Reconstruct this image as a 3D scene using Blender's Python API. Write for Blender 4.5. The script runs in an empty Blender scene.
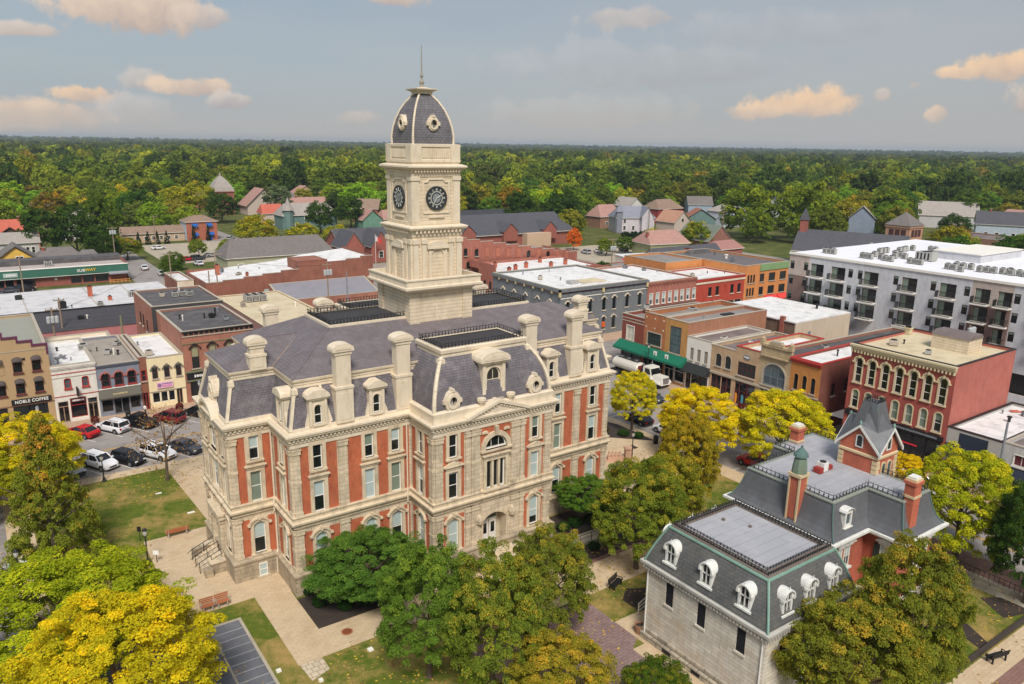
import bpy, math, random
import numpy as np
from mathutils import Matrix, Vector
random.seed(7)
RAD = math.radians
SC = bpy.context.scene
COL = SC.collection

# ------------------------------------------------------------------ camera
cd = bpy.data.cameras.new('camera')
cam = bpy.data.objects.new('camera', cd)
COL.objects.link(cam)
SC.camera = cam
CAM = (-14.385, -51.733, 36.469)
YAW, PITCH, ROLL = RAD(54.803), RAD(14.398), RAD(0.923)
_f = Vector((math.cos(YAW)*math.cos(PITCH), math.sin(YAW)*math.cos(PITCH), -math.sin(PITCH)))
_r = Vector((math.sin(YAW), -math.cos(YAW), 0)); _u = _r.cross(_f)
_r2 = _r*math.cos(ROLL)+_u*math.sin(ROLL); _u2 = -_r*math.sin(ROLL)+_u*math.cos(ROLL)
mw = Matrix((_r2, _u2, -_f)).transposed().to_4x4(); mw.translation = CAM
cam.matrix_world = mw
cd.sensor_width = 36; cd.lens = 769.547*36/1024
cd.clip_start = 0.5; cd.clip_end = 40000

# ------------------------------------------------------------------ exposure
SC.view_settings.view_transform = 'Standard'
SC.view_settings.look = 'None'
SC.view_settings.exposure = 1.32
SC.view_settings.gamma = 1
SC.view_settings.use_curve_mapping = False

# ------------------------------------------------------------------ sun
SUN_EL, SUN_AZ = 50, -118        # azimuth of the sun seen from the origin, degrees from +x
sd = bpy.data.lights.new('sun', 'SUN'); sd.energy = 1.45; sd.angle = RAD(16); sd.color = (1, .94, .87)
sun = bpy.data.objects.new('sun', sd); COL.objects.link(sun)
sv = Vector((math.cos(RAD(SUN_AZ))*math.cos(RAD(SUN_EL)), math.sin(RAD(SUN_AZ))*math.cos(RAD(SUN_EL)), math.sin(RAD(SUN_EL))))
sun.rotation_euler = sv.to_track_quat('Z', 'Y').to_euler(); sun.location = sv*300

# ------------------------------------------------------------------ node helper
class NT:
    def __init__(s, tree): s.t = tree; s.t.nodes.clear()
    def n(s, typ, ins=None, **props):
        nd = s.t.nodes.new(typ)
        for k, v in props.items(): setattr(nd, k, v)
        for k, v in (ins or {}).items():
            sock = nd.inputs[k]
            if isinstance(v, bpy.types.NodeSocket): s.t.links.new(v, sock)
            else: sock.default_value = v
        return nd
    def m(s, op, a, b=0.0, c=0.0, clamp=False):
        nd = s.t.nodes.new('ShaderNodeMath'); nd.operation = op; nd.use_clamp = clamp
        for i, v in enumerate((a, b, c)):
            if isinstance(v, bpy.types.NodeSocket): s.t.links.new(v, nd.inputs[i])
            else: nd.inputs[i].default_value = v
        return nd.outputs[0]
    def mix(s, f, a, b, blend='MIX'):
        nd = s.t.nodes.new('ShaderNodeMix'); nd.data_type = 'RGBA'; nd.blend_type = blend
        for k, v in ((0, f), (6, a), (7, b)):
            if isinstance(v, bpy.types.NodeSocket): s.t.links.new(v, nd.inputs[k])
            else: nd.inputs[k].default_value = v if k == 0 else (tuple(v)+(1,))[:4]
        return nd.outputs[2]
    def rng(s, v, a, b, c=0.0, d=1.0, smooth=False):
        nd = s.n('ShaderNodeMapRange', {'Value': v, 'From Min': a, 'From Max': b, 'To Min': c, 'To Max': d})
        if smooth: nd.interpolation_type = 'SMOOTHSTEP'
        return nd.outputs[0]

# ------------------------------------------------------------------ sky
W = bpy.data.worlds.new('World'); SC.world = W; W.use_nodes = True
w = NT(W.node_tree)
sky = w.n('ShaderNodeTexSky', sky_type='NISHITA', sun_disc=False)
sky.sun_elevation = RAD(SUN_EL); sky.sun_rotation = RAD(90-SUN_AZ); sky.air_density = 1.2; sky.dust_density = 2.5
tc = w.n('ShaderNodeTexCoord')
xyz = w.n('ShaderNodeSeparateXYZ', {0: tc.outputs['Generated']})
az = w.m('ARCTAN2', xyz.outputs[1], xyz.outputs[0])       # radians from +x
el = w.m('ARCSINE', xyz.outputs[2])
nz = w.n('ShaderNodeTexNoise', {'Vector': tc.outputs['Generated'], 'Scale': 13.0, 'Detail': 8.0, 'Roughness': .62})
nz2 = w.n('ShaderNodeTexNoise', {'Vector': tc.outputs['Generated'], 'Scale': 30.0, 'Detail': 5.0, 'Roughness': .6})
str3 = w.n('ShaderNodeMapping', {'Vector': tc.outputs['Generated'], 'Scale': (2.0, 2.0, 9.0)})
nz3 = w.n('ShaderNodeTexNoise', {'Vector': str3.outputs[0], 'Scale': 2.0, 'Detail': 4.0})
SKYK = 0.075
clear = w.n('ShaderNodeVectorMath', {0: sky.outputs[0], 'Scale': SKYK}, operation='SCALE').outputs[0]
azl = w.rng(az, RAD(20), RAD(90))                          # 0 to the right, 1 to the left
overR = w.mix(w.rng(el, 0.0, .22), (.205, .210, .216), (.168, .178, .204))
overL = w.mix(w.rng(el, 0.0, .22), (.186, .216, .240), (.138, .178, .220))
over = w.mix(azl, overR, overL)
over = w.mix(w.rng(nz3.outputs[0], .35, .7, 0, .30), over, (.225, .228, .226))
base = w.mix(.86, clear, over)
wn = w.m('SUBTRACT', nz.outputs[0], .5); wn2 = w.m('SUBTRACT', nz2.outputs[0], .5)
warp = w.m('ADD', w.m('MULTIPLY', wn, 2.0), w.m('MULTIPLY', wn2, 1.3))
def cloud(base, a, e, wa, he, amt, warm=1.0, grey=.5):
    """a soft cumulus at azimuth a / elevation e (degrees), half sizes wa / he"""
    du = w.m('DIVIDE', w.m('SUBTRACT', az, RAD(a)), RAD(wa))
    dv = w.m('DIVIDE', w.m('SUBTRACT', el, RAD(e)), RAD(he))
    low = w.m('MULTIPLY', w.m('LESS_THAN', dv, 0), .45)
    r = w.m('SQRT', w.m('ADD', w.m('MULTIPLY', du, du), w.m('MULTIPLY', w.m('MULTIPLY', dv, dv), w.m('ADD', 1.0, low))))
    mk = w.rng(w.m('ADD', w.m('SUBTRACT', 1.0, r), warp), 0.02, .46, 0, amt, True)
    sh = w.rng(w.m('ADD', w.m('ADD', w.m('MULTIPLY', dv, .8), w.m('MULTIPLY', du, .35)), w.m('MULTIPLY', wn2, 2.2)), -.7, .6)
    lit = (.43*warm+.30*(1-warm), .315*warm+.29*(1-warm), .215*warm+.285*(1-warm))
    drk = (.185+.10*(1-grey), .168+.055*(1-grey), .172+.01*(1-grey))
    return w.mix(mk, base, w.mix(sh, drk, lit))
CLOUDS = [
    (79.9, 8.0, 5.2, 1.9, .95, .7, .35), (75.8, 7.6, 2.2, 1.0, .7, .5, .6), (86.2, 1.2, 5.2, 1.4, .95, .8, .45), (83.2, 2.6, 2.2, .8, .95, 1.1, .15), (80.5, 1.6, 3.6, 1.4, .5, .15, 1.0), (79.5, 3.6, 1.6, .8, .5, .35, .5),
    (77.0, 3.3, 3.0, .8, .9, .75, .55), (74.3, 2.5, 1.8, .7, .75, .3, 1.0), (86.5, 6.2, 2.2, .55, .85, .35, .3), (63.2, 9.4, 3.0, .9, .9, .7, .7), (88.5, 9.0, 3.0, 1.2, .6, .4, .6),
    (35.2, 2.9, 4.6, 1.35, .98, 1.15, .1), (38.0, 2.4, 2.6, .8, .9, 1.0, .2), (24.1, 5.0, 3.2, 1.1, .95, 1.2, .1), (26.6, 4.7, 1.8, .6, .9, 1.1, .1), (22.2, 3.0, 1.8, 1.3, .85, .6, .9),
    (30.4, 3.5, .7, .55, .55, .5, .3), (28.6, 4.0, .6, .4, .4, .4, .3), (27.1, 2.3, .9, .7, .7, .9, .3), (46.5, 8.4, 4.5, .9, .4, .6, .4), (66.0, 1.6, 2.6, .7, .45, .5, .5),
    (46, 5.4, 13, 1.8, .25, .0, .9), (38, 7.6, 10, 1.5, .2, .0, 1.0), (50, 2.2, 11, 1.5, .25, .12, .1)]
for c in CLOUDS: base = cloud(base, *c)
hz = w.rng(el, 0.0, .06, .6, 0, True)
base = w.mix(hz, base, w.mix(azl, (.240, .232, .226), (.262, .238, .215)))
bg = w.n('ShaderNodeBackground', {'Color': base, 'Strength': 0.85})
wo = w.n('ShaderNodeOutputWorld', {'Surface': bg.outputs[0]})

# ------------------------------------------------------------------ materials
def lin(c):
    return tuple((x/255/12.92 if x/255 <= .04045 else ((x/255+.055)/1.055)**2.4) for x in c)
MATS = {}
def M(name, col, kind='plain', rough=.85, var=.14, sc=1.0, col2=None, metal=0.0, bump=0.0, **k):
    """procedural material; col is an sRGB 0-255 base colour"""
    if name in MATS: return MATS[name]
    mt = bpy.data.materials.new(name); MATS[name] = mt; mt.use_nodes = True
    t = NT(mt.node_tree); c = lin(col)
    geo = t.n('ShaderNodeNewGeometry'); pos = geo.outputs['Position']
    out = t.n('ShaderNodeOutputMaterial'); bs = t.n('ShaderNodeBsdfPrincipled', {'Roughness': rough, 'Metallic': metal})
    t.t.links.new(bs.outputs[0], out.inputs[0])
    big = t.n('ShaderNodeTexNoise', {'Vector': pos, 'Scale': .35*sc, 'Detail': 4.0}).outputs[0]
    fin = t.n('ShaderNodeTexNoise', {'Vector': pos, 'Scale': 5.0*sc, 'Detail': 4.0, 'Roughness': .7}).outputs[0]
    mul = t.m('ADD', t.m('MULTIPLY', t.m('SUBTRACT', big, .5), 2.2*var), t.m('ADD', t.m('MULTIPLY', t.m('SUBTRACT', fin, .5), 2.4*var), 1.0))
    if kind in ('brick', 'ashlar', 'siding', 'shingle'):
        mpk = t.n('ShaderNodeMapping', {'Vector': pos, 'Scale': (1.3, 1.3, .55)})
        med = t.n('ShaderNodeTexNoise', {'Vector': mpk.outputs[0], 'Scale': 1.1, 'Detail': 5.0, 'Roughness': .72}).outputs[0]
        mul = t.m('MULTIPLY', mul, t.rng(med, .28, .72, .84, 1.16))
    uv = None
    if kind in ('brick', 'ashlar', 'shingle', 'siding', 'pavers', 'seam', 'corr'):
        sp = t.n('ShaderNodeSeparateXYZ', {0: pos})
        if kind in ('pavers', 'seam', 'corr'): uv = t.n('ShaderNodeCombineXYZ', {0: sp.outputs[0], 1: sp.outputs[1]}).outputs[0]
        else: uv = t.n('ShaderNodeCombineXYZ', {0: t.m('ADD', sp.outputs[0], sp.outputs[1]), 1: sp.outputs[2]}).outputs[0]
    colr = t.mix(1.0, c, t.n('ShaderNodeCombineColor', {0: mul, 1: mul, 2: mul}).outputs[0], 'MULTIPLY')
    if kind in ('brick', 'ashlar', 'shingle', 'pavers', 'siding', 'seam', 'corr'):
        bw, bh, mo = {'brick': (.24, .085, .012), 'ashlar': (1.1, .42, .018), 'shingle': (.34, .2, .014), 'pavers': (1.2, 1.2, .02), 'siding': (6.0, .16, .018), 'seam': (30.0, .9, .02), 'corr': (.7, 30.0, .02)}[kind]
        bw, bh, mo = k.get('bw', bw), k.get('bh', bh), k.get('mo', mo)
        c2 = lin(col2) if col2 else tuple(x*.72 for x in c)
        br = t.n('ShaderNodeTexBrick', {'Vector': uv, 'Color1': c+(1,), 'Color2': tuple(a*.6+b*.4 for a, b in zip(c, c2))+(1,), 'Mortar': c2+(1,), 'Scale': 1.0, 'Mortar Size': mo, 'Mortar Smooth': .3, 'Bias': -.2, 'Brick Width': bw, 'Row Height': bh})
        if kind in ('siding', 'seam'): br.inputs['Color2'].default_value = c+(1,)
        colr = t.mix(1.0, br.outputs[0], t.n('ShaderNodeCombineColor', {0: mul, 1: mul, 2: mul}).outputs[0], 'MULTIPLY')
        if bump:
            bp = t.n('ShaderNodeBump', {'Height': br.outputs['Fac'], 'Strength': bump, 'Distance': .02}); bp.invert = True
            t.t.links.new(bp.outputs[0], bs.inputs['Normal'])
    st = k.get('stain')
    if st:       # weathering streaks and patches with a shape of their own
        stc, amt = st
        mp = t.n('ShaderNodeMapping', {'Vector': pos, 'Scale': k.get('stsc', (.5, .5, .16))})
        n2 = t.n('ShaderNodeTexNoise', {'Vector': mp.outputs[0], 'Scale': 1.6*sc, 'Detail': 6.0, 'Roughness': .68}).outputs[0]
        colr = t.mix(t.rng(n2, .48, .72, 0, amt), colr, lin(stc))
    t.t.links.new(colr, bs.inputs['Base Color'])
    if kind == 'plain' and bump:
        bp = t.n('ShaderNodeBump', {'Height': fin, 'Strength': bump, 'Distance': .03}); t.t.links.new(bp.outputs[0], bs.inputs['Normal'])
    return mt
def Mglass(name, col, rough=.12, spec=.6, var=.3):
    if name in MATS: return MATS[name]
    mt = bpy.data.materials.new(name); MATS[name] = mt; mt.use_nodes = True
    t = NT(mt.node_tree); geo = t.n('ShaderNodeNewGeometry')
    fin = t.n('ShaderNodeTexNoise', {'Vector': geo.outputs['Position'], 'Scale': .9, 'Detail': 3.0}).outputs[0]
    mul = t.rng(fin, .3, .7, 1-var, 1+var)
    colr = t.mix(1.0, lin(col), t.n('ShaderNodeCombineColor', {0: mul, 1: mul, 2: mul}).outputs[0], 'MULTIPLY')
    bs = t.n('ShaderNodeBsdfPrincipled', {'Roughness': rough, 'Specular IOR Level': spec, 'Base Color': colr})
    t.n('ShaderNodeOutputMaterial', {'Surface': bs.outputs[0]})
    return mt

# ------------------------------------------------------------------ mesh builder
class MB:
    def __init__(s): s.v = []; s.f = []; s.mi = []; s.ms = []; s.T = None
    def mid(s, m):
        if m not in s.ms: s.ms.append(m)
        return s.ms.index(m)
    def add(s, pts, faces, m):
        b = len(s.v); k = s.mid(m)
        s.v.extend([tuple(s.T @ Vector(p)) for p in pts] if s.T else [tuple(p) for p in pts])
        for f in faces: s.f.append([b+i for i in f]); s.mi.append(k)
        return s
    def poly(s, pts, m): return s.add(pts, [list(range(len(pts)))], m)
    def box(s, x0, x1, y0, y1, z0, z1, m):
        p = [(x0,y0,z0),(x1,y0,z0),(x1,y1,z0),(x0,y1,z0),(x0,y0,z1),(x1,y0,z1),(x1,y1,z1),(x0,y1,z1)]
        return s.add(p, [[3,2,1,0],[4,5,6,7],[0,1,5,4],[1,2,6,5],[2,3,7,6],[3,0,4,7]], m)
    def taper(s, r0, z0, r1, z1, m):      # r = (x0,x1,y0,y1)
        a, b = r0, r1
        p = [(a[0],a[2],z0),(a[1],a[2],z0),(a[1],a[3],z0),(a[0],a[3],z0),(b[0],b[2],z1),(b[1],b[2],z1),(b[1],b[3],z1),(b[0],b[3],z1)]
        return s.add(p, [[3,2,1,0],[4,5,6,7],[0,1,5,4],[1,2,6,5],[2,3,7,6],[3,0,4,7]], m)
    def prism(s, pts, z0, z1, m):          # plan polygon, counter-clockwise
        n = len(pts); v = [(x,y,z0) for x,y in pts]+[(x,y,z1) for x,y in pts]
        return s.add(v, [list(range(n))[::-1], list(range(n,2*n))]+[[i,(i+1)%n,n+(i+1)%n,n+i] for i in range(n)], m)
    def extr(s, pts, y0, y1, m):           # (x,z) polygon, counter-clockwise seen from -y, extruded along y
        n = len(pts); v = [(x,y0,z) for x,z in pts]+[(x,y1,z) for x,z in pts]
        return s.add(v, [list(range(n)), list(range(n,2*n))[::-1]]+[[(i+1)%n,i,n+i,n+(i+1)%n] for i in range(n)], m)
    def extx(s, pts, x0, x1, m):           # (y,z) polygon extruded along x
        n = len(pts); v = [(x0,y,z) for y,z in pts]+[(x1,y,z) for y,z in pts]
        return s.add(v, [list(range(n))[::-1], list(range(n,2*n))]+[[i,(i+1)%n,n+(i+1)%n,n+i] for i in range(n)], m)
    def ring(s, inn, out, y0, y1, m):      # two (x,z) outlines with equal counts, a frame between them, front at y0
        n = len(inn); v = [(x,y0,z) for x,z in inn]+[(x,y0,z) for x,z in out]+[(x,y1,z) for x,z in inn]+[(x,y1,z) for x,z in out]
        f = []
        for i in range(n):
            j = (i+1)%n
            f += [[n+i,n+j,j,i],[i,j,2*n+j,2*n+i],[n+j,n+i,3*n+i,3*n+j]]
        return s.add(v, f, m)
    def tube(s, p0, p1, r0, m, n=6, r1=None, cap=True):
        p0, p1 = Vector(p0), Vector(p1); d = (p1-p0); r1 = r0 if r1 is None else r1
        q = d.to_track_quat('Z','Y'); v = []
        for p, r in ((p0,r0),(p1,r1)):
            for i in range(n):
                a = 2*math.pi*i/n; v.append(p+q@Vector((r*math.cos(a), r*math.sin(a), 0)))
        f = [[i,(i+1)%n,n+(i+1)%n,n+i] for i in range(n)]
        if cap: f += [list(range(n))[::-1], list(range(n,2*n))]
        return s.add(v, f, m)
    def lathe(s, prof, cx, cy, m, n=12, sx=1, sy=1, rot=0.0):
        v = []; f = []; k = len(prof)
        for r, z in prof:
            for i in range(n):
                a = 2*math.pi*i/n+rot; v.append((cx+sx*r*math.cos(a), cy+sy*r*math.sin(a), z))
        for j in range(k-1):
            for i in range(n): f.append([j*n+i, j*n+(i+1)%n, (j+1)*n+(i+1)%n, (j+1)*n+i])
        f.append(list(range((k-1)*n, k*n))); f.append(list(range(n))[::-1])
        return s.add(v, f, m)
    def sweep(s, poly, prof, m, closed=True, skip=()):   # profile of (outset, z) round a plan polygon (counter-clockwise)
        n = len(poly); k = len(prof); v = []
        for o, z in prof: v += [(x,y,z) for x,y in offset(poly, o)]
        f = []
        for j in range(k-1):
            for i in range(n):
                if i in skip: continue
                f.append([j*n+i, j*n+(i+1)%n, (j+1)*n+(i+1)%n, (j+1)*n+i])
        return s.add(v, f, m)
    def mesh(s, name, smooth=False):
        me = bpy.data.meshes.new(name); me.from_pydata(s.v, [], s.f)
        for m in s.ms: me.materials.append(m)
        me.polygons.foreach_set('material_index', s.mi)
        if smooth: me.polygons.foreach_set('use_smooth', [True]*len(s.f))
        me.update(); return me
    def build(s, name, parent=None, loc=None, rot=0.0, smooth=False):
        return link(name, s.mesh(name, smooth), parent, loc, rot)
def offset(poly, o):
    n = len(poly); res = []
    for i in range(n):
        p0, p1, p2 = Vector(poly[i-1]), Vector(poly[i]), Vector(poly[(i+1)%n])
        a = (p1-p0).normalized(); b = (p2-p1).normalized()
        na = Vector((a.y,-a.x)); nb = Vector((b.y,-b.x)); d = na+nb
        q = p1+d*(o/max(.2, 1+na.dot(nb))); res.append((q.x, q.y))
    return res
def rect(x0, x1, y0, y1): return [(x0,y0),(x1,y0),(x1,y1),(x0,y1)]
def link(name, me, parent=None, loc=None, rot=0.0):
    o = bpy.data.objects.new(name, me); COL.objects.link(o)
    if parent is not None:
        o.parent = parent
        if loc is None and parent.get('wz'): loc = -Vector(parent.location)
    o.location = loc if loc is not None else (0,0,0)
    o.rotation_euler = (0,0,rot)
    return o
def tag(o, label=None, cat=None, group=None, kind=None):
    if label: o['label'] = label
    if cat: o['category'] = cat
    if group: o['group'] = group
    if kind: o['kind'] = kind
    return o
def thing(name, label, cat, loc=(0,0,0), rot=0.0, group=None, world=False):
    """an Empty at the base of a thing; with world=True its parts are written in world coordinates"""
    o = bpy.data.objects.new(name, None); COL.objects.link(o); o.empty_display_size = .3
    o.location = loc; o.rotation_euler = (0,0,rot)
    tag(o, label, cat, group)
    if world: o['wz'] = 1
    return o
def struct(name, mb): return tag(mb.build(name), kind='structure')
# a template is (name, mesh, [child templates]) ; inst() links it with its children
def inst(T, parent=None, loc=(0,0,0), rot=0.0, scale=None):
    o = link(T[0], T[1], parent, loc, rot)
    if scale: o.scale = scale
    for c in T[2]: inst(c, o)
    return o
def copy_tree(o, parent=None, loc=None, rot=None):
    c = o.copy(); COL.objects.link(c); c.parent = parent
    if loc is not None: c.location = loc
    if rot is not None: c.rotation_euler = (0,0,rot)
    for ch in list(o.children): copy_tree(ch, c)
    return c
def text_mesh(body, size, m, ext=.03, align='CENTER', sx=1.0):
    cu = bpy.data.curves.new('text', 'FONT'); cu.body = body; cu.size = size; cu.extrude = ext; cu.align_x = align; cu.align_y = 'CENTER'; cu.space_character = 1.05; cu.offset = .012*size
    ob = bpy.data.objects.new('text', cu); COL.objects.link(ob)
    dg = bpy.context.evaluated_depsgraph_get(); me = bpy.data.meshes.new_from_object(ob.evaluated_get(dg))
    bpy.data.objects.remove(ob); me.transform(Matrix.Rotation(RAD(90), 4, 'X') @ Matrix.Diagonal((sx,1,1,1)))
    me.materials.clear(); me.materials.append(m); return me
# a wall in the xz plane facing -y, cut for openings, with reveals; zones colour cells
def facade(mb, x0, x1, z0, z1, ops, m, depth=.2, mr=None, zones=(), y=0.0):
    xs = sorted({round(q,4) for q in [x0,x1]+[c for o in ops for c in o[:2]]+[c for o in zones for c in o[:2]] if x0-1e-6 <= q <= x1+1e-6})
    zs = sorted({round(q,4) for q in [z0,z1]+[c for o in ops for c in o[2:4]]+[c for o in zones for c in o[2:4]] if z0-1e-6 <= q <= z1+1e-6})
    for i in range(len(xs)-1):
        for j in range(len(zs)-1):
            cx, cz = (xs[i]+xs[i+1])/2, (zs[j]+zs[j+1])/2
            if any(o[0]<cx<o[1] and o[2]<cz<o[3] for o in ops): continue
            mm = m
            for zn in zones:
                if zn[0]<cx<zn[1] and zn[2]<cz<zn[3]: mm = zn[4]
            mb.poly([(xs[i],y,zs[j]),(xs[i+1],y,zs[j]),(xs[i+1],y,zs[j+1]),(xs[i],y,zs[j+1])], mm)
    for o in ops:
        a,b,c,d = o[:4]; e = y+depth; r = mr or m
        mb.poly([(a,y,c),(a,y,d),(a,e,d),(a,e,c)], r); mb.poly([(b,y,d),(b,y,c),(b,e,c),(b,e,d)], r)
        mb.poly([(a,y,d),(b,y,d),(b,e,d),(a,e,d)], r); mb.poly([(b,y,c),(a,y,c),(a,e,c),(b,e,c)], r)
    return mb
def arch_pts(w, h, rise, n=10, grow=0.0):
    """outline of an opening of width w and height h whose head is an arc of the given rise; origin bottom centre"""
    a = w/2+grow; hb = h-rise
    pts = [(-a,-grow if grow else 0), (a,-grow if grow else 0)]
    if rise <= .001: return pts+[(a,h+grow),(-a,h+grow)]
    R = (w*w/4+rise*rise)/(2*rise); cz = h-R; R2 = R+grow
    a0 = math.asin(min(1, (w/2)/R)); a1 = math.pi-a0 if rise > w/2 else a0
    for i in range(n+1):
        t = a1*(1-2*i/n); pts.append((R2*math.sin(t), cz+R2*math.cos(t)))
    pts[2] = (a if abs(rise-w/2) < .01 else pts[2][0], pts[2][1])
    return pts
WT = {}
def win_T(key, w, h, rise=0.0, frame=None, glass=None, blind=None, bl=0.0, trim=None, tw=.14, tp=.06, sill=None, nx=1, ny=2, fill=None, hood=None, hm=None, fw=.07, rec=.12, head=None, name='window'):
    """window template: surround and sash frame, with pane / sill / hood children. origin bottom centre, wall plane y=0"""
    if key in WT: return WT[key]
    mb = MB(); op = arch_pts(w, h, rise); ins = [(x*(1-2*fw/w), fw+(z)*(1-2*fw/h)) for x, z in op]
    mb.ring(ins, op, rec-.05, rec+.05, frame)
    for i in range(1, nx):
        x = -w/2+w*i/nx; mb.box(x-.025, x+.025, rec-.02, rec+.04, fw, h-rise*.25-fw*.5, frame)
    for j in range(1, ny):
        z = (h-rise*.4)*j/ny; mb.box(-w/2+fw*.5, w/2-fw*.5, rec-.03, rec+.04, z-.03, z+.03, frame)
    if fill and rise > .001:      # spandrels above the arc
        arc = op[2:]; k = len(arc)//2
        mb.poly([(x,.015,z) for x,z in [(w/2,h)]+arc[:k+1][::-1]][::-1], fill); mb.poly([(x,.015,z) for x,z in [(-w/2,h)]+arc[k:][::-1]][::-1], fill)
    if trim:
        o2 = arch_pts(w, h, rise, grow=tw); o2[0] = (o2[0][0], 0); o2[1] = (o2[1][0], 0)
        mb.ring(op, o2, -tp, .02, trim)
    ch = []
    pb = MB(); pin = [(x*.98, .02+z*.97) for x, z in op]
    if blind and bl > 0:
        zc = h*(1-bl)
        lo = [p for p in pin if p[1] <= zc]
        if zc > .05: pb.poly([(-w/2*.98,rec,.02),(w/2*.98,rec,.02),(w/2*.98,rec,zc),(-w/2*.98,rec,zc)], glass)
        up = [(w/2*.98, zc)]+[p for p in pin if p[1] > zc]+[(-w/2*.98, zc)]
        pb.poly([(x,rec-.001,z) for x,z in up], blind)
    else: pb.poly([(x,rec,z) for x,z in pin], glass)
    ch.append(('pane', pb.mesh('pane'), []))
    if sill:
        sb = MB(); sb.box(-w/2-tw-.06, w/2+tw+.06, -tp-.12, .03, -.16, 0, sill); ch.append(('sill', sb.mesh('sill'), []))
    if hood:
        hb = MB(); H = hm or trim
        if hood == 'flat':
            hb.box(-w/2-tw-.05, w/2+tw+.05, -tp-.08, 0, h+tw+.002, h+tw+.2, H); hb.box(-w/2-tw-.15, w/2+tw+.15, -tp-.2, 0, h+tw+.2, h+tw+.3, H)
        elif hood == 'ped':
            a = w/2+tw+.22; z = h+tw+.25
            hb.box(-w/2-tw, w/2+tw, -tp-.06, 0, h+tw+.002, z, H); hb.box(-a, a, -tp-.2, 0, z, z+.09, H); hb.extr([(-a,z+.09),(a,z+.09),(0,z+.09+a*.42)], -tp-.16, 0, H)
        elif hood == 'arch':
            o2 = arch_pts(w, h, rise, grow=tw+.003)[2:]; o3 = arch_pts(w, h, rise, grow=tw+.14)[2:]
            n = len(o2)
            for i in range(n-1): hb.extr([o3[i],o2[i],o2[i+1],o3[i+1]][::-1], -tp-.13, 0, H)
            for s in (0, n-1): hb.box(o3[s][0]*1-.12, o3[s][0]+.12, -tp-.15, 0, o3[s][1]-.18, o3[s][1], H)
            hb.box(-.09, .09, -tp-.18, 0, h+tw-.1, h+tw+.26, H)
        ch.append(('hood', hb.mesh('hood'), []))
    WT[key] = (name, mb.mesh('window'), ch)
    return WT[key]
# ------------------------------------------------------------------ palette
def grass_mat(name, g1, g2, br, amt, lo=.45, hi=.62):
    mt = bpy.data.materials.new(name); MATS[name] = mt; mt.use_nodes = True
    t = NT(mt.node_tree); pos = t.n('ShaderNodeNewGeometry').outputs['Position']
    a = t.n('ShaderNodeTexNoise', {'Vector': pos, 'Scale': .16, 'Detail': 5.0, 'Roughness': .6}).outputs[0]
    b = t.n('ShaderNodeTexNoise', {'Vector': pos, 'Scale': 1.1, 'Detail': 6.0, 'Roughness': .75}).outputs[0]
    c = t.n('ShaderNodeTexNoise', {'Vector': pos, 'Scale': 14.0, 'Detail': 3.0}).outputs[0]
    col = t.mix(t.rng(b, .35, .65), lin(g1), lin(g2))
    col = t.mix(t.rng(t.m('ADD', t.m('MULTIPLY', a, .75), t.m('MULTIPLY', b, .25)), lo, hi, 0, amt), col, lin(br))
    k = t.rng(c, .25, .75, .6, 1.4)
    col = t.mix(1.0, col, t.n('ShaderNodeCombineColor', {0: k, 1: k, 2: k}).outputs[0], 'MULTIPLY')
    bp = t.n('ShaderNodeBump', {'Height': c, 'Strength': .5, 'Distance': .05})
    bs = t.n('ShaderNodeBsdfPrincipled', {'Base Color': col, 'Roughness': .95, 'Normal': bp.outputs[0], 'Specular IOR Level': .1})
    t.n('ShaderNodeOutputMaterial', {'Surface': bs.outputs[0]})
    return mt
GRASS = grass_mat('grass', (74,96,32), (110,114,44), (170,142,88), .9, .46, .61)
FIELD = grass_mat('field', (66,82,38), (92,98,50), (128,118,74), .6)
CONC = M('paving_concrete', (204,182,150), 'pavers', col2=(176,154,122), var=.09, bw=.62, bh=.31, mo=.012, stain=((160,130,95), .45), stsc=(.3,.3,.3))
CONC2 = M('kerb_concrete', (178,168,148), var=.1, stain=((120,110,95), .5))
WALKB = M('brick_walk', (138,104,92), 'pavers', col2=(112,84,76), bw=.5, bh=.25, mo=.02, var=.12, stain=((150,130,120), .4))
PINK = M('pink_brick_paving', (140,116,112), 'pavers', col2=(112,92,90), bw=.6, bh=.3, mo=.03, var=.15, stain=((165,145,140), .45), stsc=(.3,.3,.3))
ASPH = M('asphalt', (150,143,138), var=.10, sc=.8, stain=((84,80,80), .55), stsc=(.22,.22,.22))
ASPH2 = M('lot_concrete', (176,164,144), var=.1, stain=((140,128,112), .6), stsc=(.2,.2,.2))
MULCH = M('dark_mulch', (58,48,42), var=.5, sc=2.0, bump=.6)
SLATEP = M('slate_paving', (104,106,112), 'pavers', col2=(86,88,94), bw=1.15, bh=.95, mo=.012, var=.16, stain=((128,132,138), .5), stsc=(.5,.5,.5))
WLINE = M('white_paint', (214,212,204), var=.1)
YLINE = M('yellow_paint', (206,160,62), var=.12)
STONE = M('limestone', (214,197,170), 'ashlar', col2=(150,136,114), bw=.95, bh=.38, var=.16, mo=.016, stain=((136,124,104), .6), stsc=(.8,.8,.25))
STONEP = M('limestone_trim', (212,195,166), var=.14, stain=((126,114,98), .7), stsc=(.9,.9,.35))
STONEB = M('limestone_base', (178,162,136), 'ashlar', col2=(120,108,92), bw=1.0, bh=.42, mo=.02, var=.16, stain=((104,94,80), .7))
CREAM = M('cream_paint', (220,206,182), var=.08, stain=((178,160,134), .5), stsc=(1.2,1.2,.4))
CREAMS = M('cream_siding', (216,200,174), 'siding', col2=(186,166,134), bh=.34, mo=.03, var=.05, stain=((186,164,128), .3))
CBRICK = M('orange_brick', (198,98,58), 'brick', col2=(160,106,78), var=.2, mo=.016, stain=((146,62,44), .6), stsc=(1.2,1.2,.6))
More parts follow.
